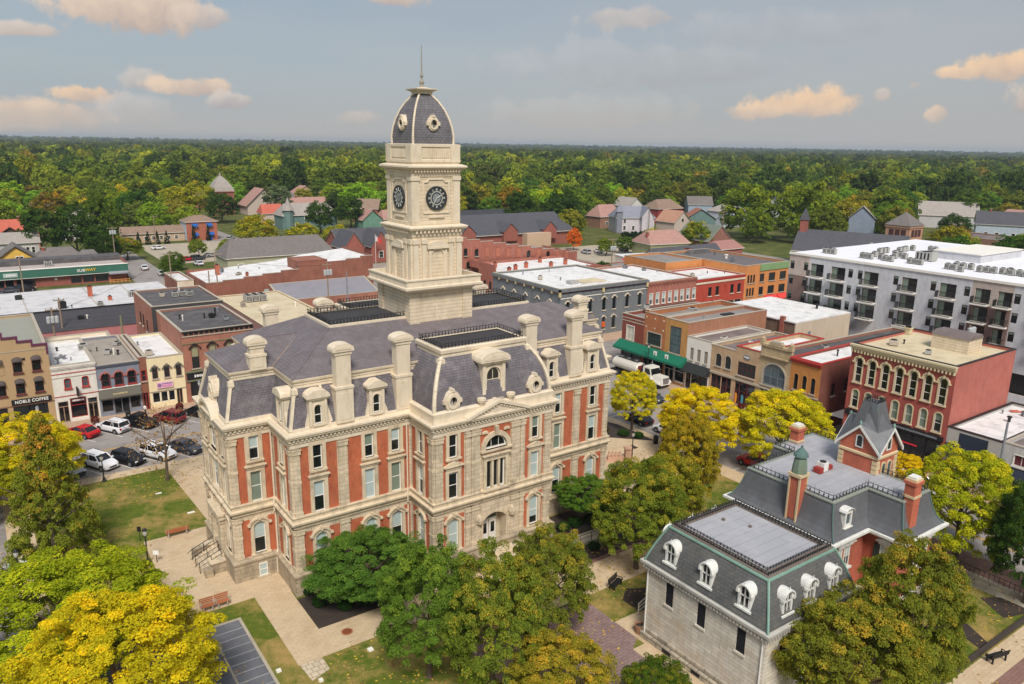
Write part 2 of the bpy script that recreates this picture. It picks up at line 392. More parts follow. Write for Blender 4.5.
SLATE = M('grey_slate', (112,107,111), 'shingle', col2=(78,74,80), var=.22, mo=.02, stain=((146,140,142), .55), stsc=(.7,.7,.7))
METR = M('grey_metal_roof', (114,105,106), 'shingle', col2=(90,85,90), bw=.5, bh=.12, mo=.012, var=.14, rough=.6, stain=((130,123,126), .55), stsc=(.5,.5,.5))
IRON = M('black_iron', (30,29,30), var=.3, rough=.6)
DGLASS = Mglass('dark_glass', (28,34,34))
BGLASS = Mglass('blue_glass', (78,92,98))
BLIND = M('window_blind', (176,192,190), var=.1, rough=.35)
BLIND2 = M('green_blind', (122,136,122), var=.16, rough=.3)
WHITE = M('white_trim', (232,228,218), var=.06, stain=((190,184,170), .3))
# ------------------------------------------------------------------ ground, roads, walks
mb = MB()
n = 96; R = 8000.0
mb.poly([(R*math.cos(2*math.pi*i/n), R*math.sin(2*math.pi*i/n), -.16) for i in range(n)], FIELD); struct('ground', mb)
def sheet(name, polys, z, m, thick=None):
    b = MB()
    for p in polys:
        if len(p) == 4 and not isinstance(p[0], (tuple, list)): p = rect(*p)
        if thick: b.prism(p, z-thick, z, m)
        else: b.poly([(x,y,z) for x,y in p], m)
    return struct(name, b)
sheet('asphalt_yard', [(-60,215,60,168), (72,215,-60,39.2)], -.150, M('yard_asphalt', (150,142,132), var=.14, stain=((104,98,94), .6), stsc=(.12,.12,.12)))
sheet('road', [(-200,215,39.2,55.6)], -.140, ASPH)
sheet('side_street', [(55.2,71.7,-160,39.2), (55.2,70.0,55.6,400), (-34,-15.3,-160,39.2), (-34,-15.3,55.6,150), (19.5,29,166,236)], -.142, ASPH)
sheet('back_street', [(-80,150,150,166)], -.138, M('back_asphalt', (158,146,134), var=.1, stain=((120,110,104), .5), stsc=(.2,.2,.2)))
sheet('parking_lot', [(33,80,196,246), (150,212,124,170)], -.136, ASPH2)
sheet('lawn', [(-13.1,52.8,-60,37.6)], 0.0, GRASS, .15)
sheet('sidewalk', [(-13.1,54.2,37.6,39.2)], .012, CONC, .16)
sheet('sidewalk', [(52.8,55.2,-20,37.6), (-15.3,-13.1,-60,39.2)], .010, CONC, .16)
sheet('sidewalk', [(-60,-34,55.6,60.08), (-15.3,54.5,55.6,60.08), (74.3,150,55.6,60.28)], 0.0, M('shop_walk', (186,158,132), 'pavers', col2=(160,132,110), bw=1.2, bh=1.2, var=.1), .15)
sheet('sidewalk', [(70.0,74.28,-60,20),(71.7,74.28,20,39.0)], 0.0, M('shop_walk', (0,0,0)), .15)
sheet('plaza', [(-4.9,.88,6.1,20.8)], .020, CONC, .1)
sheet('footpath', [[(.88,-4.2),(17,-4.2),(17,-.87),(3.67,-.87),(3.67,5),(4.2,8.9),(.88,8.9)], [(1.2,20.8),(40,20.8),(40,37.6),(.4,37.6)], (38.3,52.8,3.6,37.6), [(17,-8.9),(45,-8.9),(45,-5.2),(24,-5.2),(24,-.9),(17,-.9)],
                   [(23.4,-16.2),(27,-16.2),(27,-12.9),(23.4,-12.9)], (22.2,24.4,-40,-16.2)], .016, CONC, .1)
sheet('footpath', [[(1.1,-6.3),(2.6,-5.75),(2.6,-4.25),(.95,-4.25)]], .03, M('slab_stone', (206,190,164), 'pavers', col2=(150,134,110), bw=.5, bh=.5, mo=.03), .1)
sheet('brick_court', [[(12,-60),(22.2,-60),(22.2,-16.2),(23.4,-15.4),(23.4,-9.2),(17,-8.9),(12,-8.9)]], .012, PINK, .1)
sheet('footpath', [[(30,-33.2),(56,-33.2),(56,-31.4),(30,-31.4)], [(30,-60),(56,-60),(56,-34.4),(30,-34.4)]], .016, CONC, .1)
sheet('brick_band', [(30,56,-34.4,-33.2)], .014, WALKB, .1)
sheet('brick_band', [(55.2,58.6,-60,-20), (24,38,-5.19,-4.7)], .012, WALKB, .14)
sheet('kerb', [(52.8,55.2,-60,-20)], .014, CONC2, .15)
sheet('mulch_and_dark_patch', [[(3.69,-.86),(13.9,-.86),(13.9,.4),(14.4,3.9),(3.69,3.9)], [(24.5,-4.7),(38,-4.7),(38,-2.5),(24.5,-2.5)], [(28,-.4),(38,-.4),(38,3.9),(28,3.9)], [(46.6,25.5),(49.0,17.9),(54,13),(54,20),(51.5,27)], [(43.4,9.2),(45.4,11),(47.6,8.2),(45.6,6.6)], (37.8,41,7.9,8.6), (49.5,50.5,12.5,13.6)], .034, MULCH, .05)
sheet('mulch_and_dark_patch', [[(26,-13.0),(28.6,-13.0),(29.2,-11),(27.4,-9.9),(26,-11)], [(44.2,-30.8),(45.5,-30.8),(46.8,-28.6),(46.2,-27.4),(45.2,-28)], [(50,-30),(53,-31),(53,-28.5),(51.5,-27.5)]], .02, MULCH, .04)  # last two outlines are plain dark patches on the lawn, sharing the mulch material
# slate memorial court with pale joints and a stone edge
sheet('memorial_court', [(-10.9,-1.1,-14,3.7)], .03, SLATEP, .1)
mb = MB()
mb.prism(rect(-11.1,-.88,3.7,3.92), -.05, .05, CONC2); mb.prism(rect(-1.1,-.88,-14,3.7), -.05, .05, CONC2)
for i in range(14):
    y = 2.55-i*1.06
    mb.prism(rect(-3.2,-1.12,y-.04,y+.04), 0, .034, M('pale_joint', (158,158,156), var=.15))
mb.prism(rect(-3.35,-3.2,-4.6,1.6), 0, .036, CONC2)
struct('memorial_edging', mb)
# painted markings
mb = MB()
for y in (47.2, 47.5): mb.poly([(-60,y,-.132),(53,y,-.132),(53,y+.12,-.132),(-60,y+.12,-.132)], YLINE)
for x in (62.5, 62.8): mb.poly([(x,-60,-.132),(x+.12,-60,-.132),(x+.12,38,-.132),(x,38,-.132)], YLINE)
for i in range(24):
    x = -52+i*3.1
    if x > 52: break
    mb.poly([(x,39.3,-.131),(x+.13,39.3,-.131),(x-2.47,43.9,-.131),(x-2.6,43.9,-.131)], WLINE)
    mb.poly([(x+1,55.4,-.131),(x+1.13,55.4,-.131),(x+3.63,51.0,-.131),(x+3.5,51.0,-.131)], WLINE)
for i in range(18):
    y = -50+i*4.3
    mb.poly([(-15.4,y,-.131),(-15.4,y+.13,-.131),(-20.2,y-2.0,-.131),(-20.2,y-2.13,-.131)], WLINE)
    mb.poly([(55.3,y,-.131),(55.3,y+.13,-.131),(58.6,y+.13,-.131),(58.6,y,-.131)], WLINE)
for i in range(9):
    x = 56.2+i*1.6
    mb.poly([(x,40.2,-.131),(x+.6,40.2,-.131),(x+.6,43.2,-.131),(x,43.2,-.131)], WLINE)
for i in range(9): mb.poly([(156+i*5.6,128,-.128),(156.2+i*5.6,128,-.128),(156.2+i*5.6,134,-.128),(156+i*5.6,134,-.128)], WLINE)
struct('road_markings', mb)
# ================================================================== COURTHOUSE
CH = thing('courthouse', 'cream stone and orange brick courthouse with slate mansard roofs and a tall clock tower', 'courthouse', (20.86,13.58,0), world=True)
CX, CY = 20.86, 13.58
E_ALL = [(0,8.7),(3.6,8.7),(3.6,4.03),(14.2,4.03),(14.2,0),(27.52,0),(27.52,4.03),(38.12,4.03),(38.12,8.7),(41.72,8.7),(41.72,18.46),(38.12,18.46),(38.12,23.13),(27.52,23.13),(27.52,27.16),(14.2,27.16),(14.2,23.13),(3.6,23.13),(3.6,18.46),(0,18.46)]
E_M = [(0,8.7),(3.6,8.7),(3.6,4.03),(38.12,4.03),(38.12,8.7),(41.72,8.7),(41.72,18.46),(38.12,18.46),(38.12,23.13),(3.6,23.13),(3.6,18.46),(0,18.46)]
# plinth, belt course, cornice
mb = MB(); mb.sweep(E_ALL, [(-.16,-.1),(-.16,1.62),(-.08,1.66),(-.08,1.86),(-.28,1.98),(-.52,2.02)], STONEB); mb.build('plinth', CH)
mb = MB(); mb.sweep(E_ALL, [(-.52,5.86),(-.36,5.96),(-.36,6.22),(-.14,6.34),(-.12,6.5),(-.34,6.58),(-.34,6.84),(-.26,6.9),(-.26,7.0),(-.52,7.02)], STONEP); mb.build('belt_course', CH)
mb = MB(); mb.sweep(E_ALL, [(-.52,12.84),(-.42,12.9),(-.42,13.22),(-.34,13.28),(-.34,13.42),(-.4,13.44),(-.4,13.7),(-.1,13.74),(-.06,13.86),(0,13.94),(0,14.1),(-.1,14.14),(-.45,14.08),(-.5,14.12),(-.52,14.42),(-.8,14.44)], CREAM)
for i in range(20):
    a, b = Vector(E_ALL[i]), Vector(E_ALL[(i+1)%20]); d = (b-a); L = d.length; d.normalize(); nrm = Vector((d.y,-d.x))
    if nrm.y > .5 or nrm.x > .5: continue
    k = int((L-.3)/.34)
    for j in range(k):
        p = a+d*(.35+(L-.7)*j/max(1,k-1)); q0 = p-nrm*.4; q1 = p-nrm*.2
        xs = sorted((q0.x-abs(d.x)*.09, q1.x+abs(d.x)*.09, q0.x+abs(d.x)*.09, q1.x-abs(d.x)*.09)); ys = sorted((q0.y-abs(d.y)*.09, q1.y+abs(d.y)*.09, q0.y+abs(d.y)*.09, q1.y-abs(d.y)*.09))
        mb.box(xs[0], xs[-1], ys[0], ys[-1], 13.5, 13.68, CREAM)
mb.build('cornice', CH)
# windows
DG, BL = DGLASS, BLIND
cw_up = [win_T('cw_up%d' % i, .80, 2.1, 0, frame=WHITE, glass=DG, blind=[None,BLIND2,BL][i], bl=[0,.5,.55][i], trim=STONEP, tw=.30, tp=.1, sill=STONEP, fw=.08) for i in range(3)]
cw_md = [win_T('cw_md%d' % i, .92, 2.7, 0, frame=WHITE, glass=DG, blind=[BL,BL,BLIND2][i], bl=[.52,1,.97][i], trim=STONEP, tw=.30, tp=.1, sill=STONEP, hood='flat', fw=.08) for i in range(3)]
cw_mp = [win_T('cw_mp%d' % i, .92, 2.45, 0, frame=WHITE, glass=DG, blind=BL, bl=[.1,.96][i], trim=STONEP, tw=.30, tp=.1, sill=STONEP, hood='ped', fw=.08) for i in range(2)]
cw_lo = [win_T('cw_lo%d' % i, 1.0, 2.9, .3, frame=WHITE, glass=DG, blind=BL, bl=[.5,1,.75][i], trim=STONEP, tw=.3, tp=.1, sill=STONEP, fill=STONEP, fw=.08, hood='arch') for i in range(3)]
cw_ba = win_T('cw_ba', .72, 1.15, 0, frame=WHITE, glass=DG, blind=BL, bl=.97, fw=.07, rec=-.02, sill=STONEP)
def bay(mb, x, parent, y, i=0, up=True, ped=False, th=0.0, org=(0,0)):
    """openings of one window bay at x; returns the opening list and links the windows"""
    ops = [(x-.4,x+.4,10.82,12.72) if False else (x-.4,x+.4,10.75,12.85), (x-.46,x+.46,6.98+.02,(9.45 if ped else 9.7)), (x-.5,x+.5,2.2,5.1)]
    c, s = math.cos(th), math.sin(th)
    def pos(lx, z): return (org[0]+c*lx, org[1]+s*lx, z)
    for T, z in ((cw_up[i % 3], 10.75), ((cw_mp[i % 2] if ped else cw_md[i % 3]), 7.0), (cw_lo[(i+1) % 3], 2.2)):
        p = pos(x, z); inst(T, CH, (p[0]-CX, p[1]-CY, z), th)
    return ops
def face(org, th, Lw, bays, bricks, pils, seed=0, ped=False, extra=(), zones=()):
    """one straight wall of the courthouse; org is its left end seen from outside"""
    mb = MB(); mb.T = Matrix.Translation((org[0],org[1],0)) @ Matrix.Rotation(th, 4, 'Z')
    ops = list(extra)
    for k, x in enumerate(bays): ops += bay(mb, x, CH, 0, k+seed, True, ped, th, org)
    zn = list(zones)
    for a, b in bricks: zn += [(a,b,6.97,12.84,CBRICK), (a,b,2.05,5.45,CBRICK)]
    facade(mb, 0, Lw, 0, 14.0, ops, STONE, .3, STONEP, zn)
    mb.build('wall', CH)
    for a, b in pils:
        pb = MB(); pb.T = mb.T
        for z0, z1 in ((2.02,5.86),(7.0,12.84)):
            pb.box(a, b, -.12, .02, z0, z1, STONE); pb.box(a-.05, b+.05, -.17, .02, z0, z0+.35, STONEP); pb.box(a-.06, b+.06, -.2, .02, z1-.5, z1-.02, STONEP); pb.box(a-.1, b+.1, -.24, .02, z1-.16, z1-.02, STONEP)
            pb.box(a-.03, b+.03, -.15, .02, (z0+z1)/2-.12, (z0+z1)/2+.12, STONEP)
        pb.build('pilaster', CH)
W2 = .5
S0, R0 = 0.0, RAD(-90)
# south: main left, main right
xl = 4.1
face((xl,4.53), 0, 10.6, [6.25-xl, 10.75-xl, 13.2-xl], [(4.8-xl,5.5-xl),(7.0-xl,7.9-xl),(8.85-xl,10.05-xl),(11.5-xl,12.5-xl),(13.92-xl,14.5-xl)], [(.08,.66),(8.0-xl,8.75-xl)], 0)
xr = 27.02
face((xr,4.53), 0, 10.6, [28.52-xr, 30.97-xr, 35.47-xr], [(27.2-xr,27.8-xr),(29.22-xr,30.2-xr),(31.7-xr,32.88-xr),(33.86-xr,34.72-xr),(36.2-xr,36.92-xr)], [(32.97-xr,33.72-xr),(9.94,10.52)], 1)
# W pavilion: south side, west front, north side
face((.5,9.2), 0, 3.6, [2.05], [(.62,1.3),(2.8,3.5)], [(.06,.58)], 2, extra=[(1.68,2.4,.15,1.3)])
inst(cw_ba, CH, (.5+2.04-CX, 8.82-CY, .2), 0)
face((4.1,9.2), R0, 4.67, [2.35], [(.5,1.5),(3.15,4.0)], [(4.08,4.62)], 1)
face((14.7,4.53), R0, 4.03, [1.75], [(.25,1.0),(2.5,3.2)], [(3.35,3.98)], 0)
wl = 8.76
big = win_T('cw_tri', 1.9, 2.7, 0, frame=WHITE, glass=DG, blind=BL, bl=.4, trim=STONEP, tw=.25, tp=.14, sill=STONEP, nx=3, ny=2, hood='flat')
bigu = win_T('cw_triu', 1.9, 2.1, .5, frame=WHITE, glass=DG, blind=BLIND2, bl=.3, trim=STONEP, tw=.25, tp=.14, sill=STONEP, nx=3, ny=2, fill=STONEP)
cx = wl/2
face((.5,17.96), R0, wl, [1.75, wl-1.75], [(.65,1.1),(2.45,2.95),(wl-2.95,wl-2.45),(wl-1.1,wl-.65)], [(.06,.58),(wl-.58,wl-.06),(3.05,3.35),(wl-3.35,wl-3.05)], 0, extra=[(cx-.95,cx+.95,10.7,12.8),(cx-.95,cx+.95,7.0,9.7),(cx-.9,cx+.9,.9,4.6)])
inst(bigu, CH, (.5-CX, 17.96-cx-CY, 10.7), R0); inst(big, CH, (.5-CX, 17.96-cx-CY, 7.0), R0)
# west door and steps
mb = MB(); mb.T = Matrix.Translation((.5,17.96-cx,0)) @ Matrix.Rotation(R0, 4, 'Z')
DOOR = M('dark_wood_door', (72,58,48), var=.2)
mb.ring(arch_pts(1.6,3.4,.5), arch_pts(1.8,3.7,.6), .1, .3, DOOR); mb.box(-.9,.9,.28,.34,0,3.65,M('door_panel', (150,132,104), var=.2)); mb.box(-.03,.03,.2,.3,0,2.4,DOOR); mb.box(-.8,.8,.2,.3,2.35,2.5,DOOR)
mb.v = [(x,y,z+.9) for x,y,z in mb.v]
mb.build('door', CH)
mb = MB(); mb.T = Matrix.Translation((.5,17.96-cx,0)) @ Matrix.Rotation(R0, 4, 'Z')
for sx in (-1,1):
    mb.box(sx*1.25-.28, sx*1.25+.28, -.5, .02, 0, 4.7, STONE); mb.box(sx*1.25-.36, sx*1.25+.36, -.58, .02, 4.3, 4.7, STONEP); mb.box(sx*1.25-.36, sx*1.25+.36, -.58, .02, 0, .8, STONEB)
mb.box(-1.8,1.8,-.62,.02,4.7,5.1,STONEP); mb.box(-1.9,1.9,-.72,.02,5.1,5.3,STONEP)
mb.ring(arch_pts(1.8,3.7,.6), [(-.98,0),(.98,0)]+[(x*.98/.9,z+.55) for x,z in arch_pts(1.8,3.7,.6)[2:]], -.2, .02, STONEP)
mb.v = [(x,y,z+.0) for x,y,z in mb.v]
mb.build('portal', CH)
mb = MB(); mb.T = Matrix.Translation((.5,17.96-cx,0)) @ Matrix.Rotation(R0, 4, 'Z')
for i in range(5): mb.box(-1.5, 1.5, -.5-.34*(5-i), -.0, .0, .18*(i+1), STONEP)
for sx in (-1,1):
    mb.box(sx*1.8-.3, sx*1.8+.3, -1.6, .0, 0, 1.0, STONEB); mb.box(sx*1.8-.36, sx*1.8+.36, -1.66, .0, 1.0, 1.1, STONEP)
    mb.box(sx*2.1-.35, sx*2.1+.35, -2.2, -1.55, 0, .75, STONEB)
mb.build('steps', CH)
mb = MB(); mb.T = Matrix.Translation((.5,17.96-cx,0)) @ Matrix.Rotation(R0, 4, 'Z')
for sx in (-1.35,-.1,1.35):
    for k in range(3): mb.tube((sx,-2.4+k*1.0,.05+k*.42),(sx,-2.4+k*1.0,1.05+k*.42),.03,IRON)
    mb.tube((sx,-2.5,1.02),(sx,-.4,1.9),.035,IRON); mb.tube((sx,-2.5,.6),(sx,-.4,1.45),.025,IRON)
    mb.tube((sx,-2.5,1.02),(sx,-2.8,.8),.03,IRON)
mb.build('handrail', CH)
# south pavilion
px0 = 14.7
cpx = CX-px0
face((px0,.5), 0, 12.32, [16.55-px0, 25.17-px0], [(15.6-px0,16.05-px0),(17.1-px0,17.65-px0),(24.07-px0,24.62-px0),(25.7-px0,26.15-px0)], [(.1,.8),(17.75-px0,18.2-px0),(18.36-px0,19.2-px0),(22.52-px0,23.36-px0),(23.52-px0,23.97-px0),(11.52,12.22)], 0, ped=True,
     extra=[(cpx-1.0,cpx+1.0,6.98,9.7),(cpx-1.15,cpx+1.15,10.75,11.95),(cpx-1.35,cpx+1.35,1.2,4.7)], zones=[(19.25-px0,22.47-px0,10.4,12.84,CBRICK)])
tri = win_T('cs_tri', 2.0, 2.7, 0, frame=WHITE, glass=DG, trim=STONEP, tw=.3, tp=.2, sill=STONEP, nx=3, ny=1, hood='flat', fw=.12)
o = inst(tri, CH, (0, .5-CY, 7.0), 0)
for sx in (-.34,.34): MB().box(sx-.11,sx+.11,-.12,.16,0,2.7,STONEP).build('mullion', o, (0,0,0))
fan = win_T('cs_fan', 2.3, 1.2, 1.15, frame=WHITE, glass=DG, trim=STONEP, tw=.42, tp=.2, sill=STONEP, nx=3, ny=1, fill=CBRICK, fw=.14)
inst(fan, CH, (0, .5-CY, 10.75), 0)
for sx in (-1,1):      # carved scrolls beside the fanlight
    mb = MB()
    for k in range(5): mb.lathe([(.05,0),(.14-.01*k,.02),(.14-.01*k,.16),(.05,.2)], CX+sx*(1.15+.1*k-.2), .42, STONEP, 7); mb.v[-28:] = [(x,y-.0,z+12.25+.08*(k%2)) for x,y,z in mb.v[-28:]]
    mb.build('carving', CH)
mb = MB(); mb.box(CX-.16,CX+.16,.2,.52,12.0,12.84,STONEP); mb.build('keystone', CH)
# deep arched entrance porch
mb = MB(); mb.T = Matrix.Translation((CX,.5,0))
mb.ring(arch_pts(2.45,3.35,.6), [(-1.35,0),(1.35,0)]+[(max(-1.35,min(1.35,x*1.4)), 3.5) for x,z in arch_pts(2.45,3.35,.6)[2:]], -.02, .25, STONEP)
mb.box(-1.35,-1.22,.25,1.1,0,3.5,STONEP); mb.box(1.22,1.35,.25,1.1,0,3.5,STONEP); mb.box(-1.35,1.35,.25,1.2,3.36,3.5,STONEP)
mb.box(-1.22,1.22,-.6,1.1,-.1,.02,STONEP)
mb.box(-1.22,1.22,1.1,1.2,0,3.36,M('porch_wall', (196,184,160), var=.08))
mb.v = [(x,y,z+1.2) for x,y,z in mb.v]
mb.build('porch', CH)
mb = MB(); mb.T = Matrix.Translation((CX,1.54,1.2))
for sx in (-1,1):
    mb.box(sx*.42-.36,sx*.42+.36,-.06,.04,0,2.2,WHITE); mb.box(sx*.42-.2,sx*.42+.2,-.075,.0,.9,1.9,DGLASS)
mb.box(-.9,.9,-.08,.04,2.2,2.34,WHITE); mb.box(-.78,.78,-.05,.04,2.4,3.0,BGLASS)
mb.build('door', CH)
mb = MB()
for i in range(6): mb.box(CX-2.0, CX+2.0, .2-.34*(7-i), .4, 0, .2*(i+1), STONEP)
for sx in (-1,1): mb.box(CX+sx*2.25-.3, CX+sx*2.25+.3, -1.8, .35, 0, 1.5, STONEB)
mb.build('steps', CH)
mb = MB()
for x in (CX-1.75, CX+1.75):
    for z in (3.9,): mb.lathe([(.05,0),(.28,.1),(.34,.45),(.22,.8),(.05,1.0)], x, .3, STONEP, 8); mb.v[-40:] = [(a,b,c+z) for a,b,c in mb.v[-40:]]
mb.build('wreath', CH)
# pediment over the south pavilion
mb = MB()
mb.extr([(-3.0,13.98),(3.0,13.98),(0,15.05)], .1, .7, CREAM)
mb.T = Matrix.Identity(4)
mb.v = [(x+CX,y,z) for x,y,z in mb.v]
for sx in (-1,1):
    mb.extr([(CX,15.05),(CX,15.32),(CX+sx*3.2,14.2),(CX+sx*3.2,13.94)][::sx], -.12, .75, CREAM)
    for k in range(9):
        t = .08+k*.1; mb.box(CX+sx*3.1*t-.09, CX+sx*3.1*t+.09, -.02, .2, 15.02-t*1.08-.2, 15.02-t*1.08-.02, CREAM)
mb.build('pediment', CH)
# plain walls of the unseen sides
mb = MB()
O = offset(E_ALL, -.5)
for i in range(20):
    a, b = O[i], O[(i+1)%20]; n_ = (b[1]-a[1], -(b[0]-a[0]))
    if n_[1] < -.01 or n_[0] < -.01 and i in (1,3,19): continue
    L_ = math.hypot(b[0]-a[0], b[1]-a[1]); mb.T = Matrix.Translation((a[0],a[1],0)) @ Matrix.Rotation(math.atan2(b[1]-a[1], b[0]-a[0]), 4, 'Z')
    facade(mb, 0, L_, 0, 14.0, [], STONE, zones=[(.7+.0*k, L_-.7, z0, z1, CBRICK) for k, (z0,z1) in enumerate(((7,12.8),(2.1,5.4)))])
mb.build('wall', CH)
# ---------------- mansard roofs
mb = MB(); mb.sweep(E_M, [(-.6,14.36),(-1.42,17.55)], SLATE, skip=())
mb.build('mansard_roof', CH)
mb = MB(); mb.sweep(E_M, [(-1.46,17.42),(-1.36,17.5),(-1.36,17.72),(-1.3,17.78),(-1.3,17.98),(-1.18,18.06),(-1.14,18.24),(-1.2,18.32),(-1.36,18.3)], CREAM)
mb.build('roof_moulding', CH)
mb = MB()
n = len(E_M)
for i in range(n):
    p0, p1, p2 = Vector(E_M[i-1]), Vector(E_M[i]), Vector(E_M[(i+1)%n])
    if (p1-p0).cross(p2-p1) > 0:
        a = offset(E_M, -.58)[i]; b = offset(E_M, -1.36)[i]; mb.tube((a[0],a[1],14.3),(b[0],b[1],17.6),.17,CREAM,4)
        c = offset(E_M, -1.3)[i]; mb.lathe([(.2,16.9),(.34,17.1),(.3,17.5)], c[0], c[1], CREAM, 4, rot=.785)
# sloping white ribs beside the corner bays
for x in (8.0, 33.72):
    mb.tube((x-.35 if x<20 else x+.35,4.75,14.5),(x-.95 if x<20 else x+.95,5.45,17.5),.13,CREAM,4)
mb.build('hip_rib', CH)
# upper roofs
Z0, ZD = 18.3, 20.8
mb = MB()
a = [(4.74,5.17),(36.98,5.17),(36.98,21.99),(4.74,21.99)]; d = [(10.2,10.75),(31.52,10.75),(31.52,16.41),(10.2,16.41)]
for i in range(4):
    j = (i+1)%4; mb.poly([(*a[i],Z0),(*a[j],Z0),(*d[j],ZD),(*d[i],ZD)], METR)
for s in (1,-1):
    def q(x): return CX+(x-CX)*s
    y0, y1, zr = 9.84, 17.32, 19.92
    mb.poly([(q(1.14),y0,Z0),(q(8.5),y0,Z0),(q(8.5),CY,zr),(q(5.0),CY,zr)], METR); mb.poly([(q(1.14),y1,Z0),(q(8.5),y1,Z0),(q(8.5),CY,zr),(q(5.0),CY,zr)], METR); mb.poly([(q(1.14),y0,Z0),(q(1.14),y1,Z0),(q(5.0),CY,zr)], METR)
mb.build('upper_roof', CH)
mb = MB(); DECK = M('dark_deck', (60,58,60), 'pavers', col2=(46,44,46), bw=.9, bh=.9, var=.25)
mb.poly([(10.2,10.75,ZD+.01),(31.52,10.75,ZD+.01),(31.52,16.41,ZD+.01),(10.2,16.41,ZD+.01)], DECK)
mb.build('roof_deck', CH)
mb = MB(); mb.sweep(rect(10.2,31.52,10.75,16.41), [(.12,20.6),(.12,20.95),(-.12,20.95)], CREAM); mb.build('deck_kerb', CH)
RIB = M('ridge_flashing', (150,132,118), var=.2)
mb = MB()
for p, q_ in (((4.74,5.17,Z0),(10.2,10.75,ZD)),((1.2,9.9,Z0),(5.0,CY,19.92)),((5.0,CY,19.92),(8.4,CY,19.92)),((36.98,5.17,Z0),(31.52,10.75,ZD)),((4.74,9.84,Z0+.02),(8.5,CY,19.95)),((4.74,17.32,Z0+.02),(8.5,CY,19.95))): mb.tube(p, q_, .06, RIB if p[0]==4.74 and p[1]!=5.17 else METR, 5)
mb.build('ridge_flashing', CH)
def cresting(mb, pts, z, h, m, step=.32, closed=False):
    n = len(pts)
    for i in range(n if closed else n-1):
        a, b = Vector((*pts[i],z)), Vector((*pts[(i+1)%n],z)); L_ = (b-a).length; k = max(1, int(L_/step))
        for zz in (.12, h*.72): mb.tube(a+Vector((0,0,zz)), b+Vector((0,0,zz)), .03, m, 4)
        for j in range(k+1):
            p = a.lerp(b, j/k); big = j % 5 == 0
            mb.tube(p, p+Vector((0,0,h*(1.25 if big else 1))), .035 if big else .022, m, 4, .01)
            if not big: mb.tube(p+Vector((0,0,h*.3)), p+Vector((0,0,h*.55)), .06, m, 4, .06)
mb = MB(); cresting(mb, rect(10.3,31.4,10.85,16.3), 20.9, .62, IRON, closed=True); mb.build('iron_cresting', CH)
# curved pavilion roofs, south and north
for s, vis in ((1,True),(-1,False)):
    P = [(14.2,0),(27.52,0),(27.52,9.0),(14.2,9.0)]
    if s < 0: P = [(x, 2*CY-y) for x,y in P][::-1]
    mb = MB(); mb.sweep(P, [(-.45,14.1),(-.45,14.5),(-.4,14.9),(-.5,15.0),(-.78,15.05)], CREAM, skip=(2,) if s>0 else ()); mb.build('parapet', CH)
    mb = MB(); mb.sweep(P, [(-.72,15.0),(-.76,15.5),(-.86,16.1),(-1.02,16.75),(-1.25,17.4),(-1.56,18.05),(-1.92,18.6),(-2.3,19.05)], SLATE); mb.build('curved_roof', CH, smooth=False)
    mb = MB(); mb.sweep(P, [(-2.42,18.9),(-2.36,19.0),(-2.36,19.3),(-2.26,19.4),(-2.22,19.7),(-2.3,19.8),(-2.7,19.78)], CREAM)
    n_ = offset(P, -2.5); mb.build('roof_moulding', CH)
    mb = MB(); mb.poly([(x,y,19.72) for x,y in n_], DECK); mb.build('roof_deck', CH)
    mb = MB(); cresting(mb, n_, 19.76, .6, IRON, closed=True); mb.build('iron_cresting', CH)
    mb = MB()
    prof = [(-.70,15.0),(-.72,15.5),(-.82,16.1),(-.98,16.75),(-1.21,17.4),(-1.52,18.05),(-1.88,18.6),(-2.3,19.1)]
    for i in range(4):
        if (s > 0 and i in (2,3)) or (s < 0 and i in (2,3)): pass
        pts = [(*offset(P, o)[i], z) for o, z in prof]
        if (P[i][1]-CY)*s > -5: continue
        for u, v_ in zip(pts, pts[1:]): mb.tube(u, v_, .2, CREAM, 5)
        c = offset(P, -2.2)[i]; mb.lathe([(.25,18.3),(.42,18.7),(.36,19.05)], c[0], c[1], CREAM, 4, rot=.785)
    mb.build('hip_rib', CH)
# ---------------- chimneys
def chimney_mesh(z0, z1, w=1.5, d=1.0):
    b = MB(); h = z1-z0
    b.box(-w*.5,w*.5,-d*.5,d*.5,0,h*.45,CREAM); b.box(-w*.42,w*.42,-d*.45,d*.45,h*.45,h-.9,CREAM)
    b.box(-w*.3,w*.3,-d*.5-.03,d*.5+.03,.25,h*.38,CREAM); b.box(-w*.55,w*.55,-d*.56,d*.56,h*.45-.12,h*.45+.08,CREAM)
    b.box(-w*.48,w*.48,-d*.52,d*.52,h-.9,h-.62,CREAM); b.box(-w*.6,w*.6,-d*.62,d*.62,h-.62,h-.44,CREAM)
    ar = [(-w*.6,h-.44),(w*.6,h-.44)]+[(w*.6*math.cos(t*math.pi/8), h-.44+.46*math.sin(t*math.pi/8)) for t in range(0,9)]
    b.extr([(-w*.6,h-.44),(w*.6,h-.44)]+[(w*.6*math.cos(t*math.pi/8), h-.42+.42*math.sin(t*math.pi/8)) for t in range(1,8)], -d*.62, d*.62, CREAM)
    b.extr([(w*.44*math.cos(t*math.pi/8), h-.44+.26*math.sin(t*math.pi/8)) for t in range(0,9)], -d*.66, d*.66, CREAM)
    return b.mesh('chimney')
big_c = chimney_mesh(14.3, 20.9); big_p = chimney_mesh(18.0, 20.95); small_c = chimney_mesh(18.2, 20.95, 1.35, .95)
for x, y in ((8.72,4.85),(33.0,4.85),(8.72,22.3),(33.0,22.3)): link('chimney', big_c, CH, (x-CX,y-CY,14.3))
for x, y in ((14.15,5.0),(27.57,5.0),(14.15,22.2),(27.57,22.2)): link('chimney', big_c, CH, (x-CX,y-CY,14.4))
for x, y in ((3.55,10.2),(38.2,10.2)): link('chimney', small_c, CH, (x-CX,y-CY,18.2))
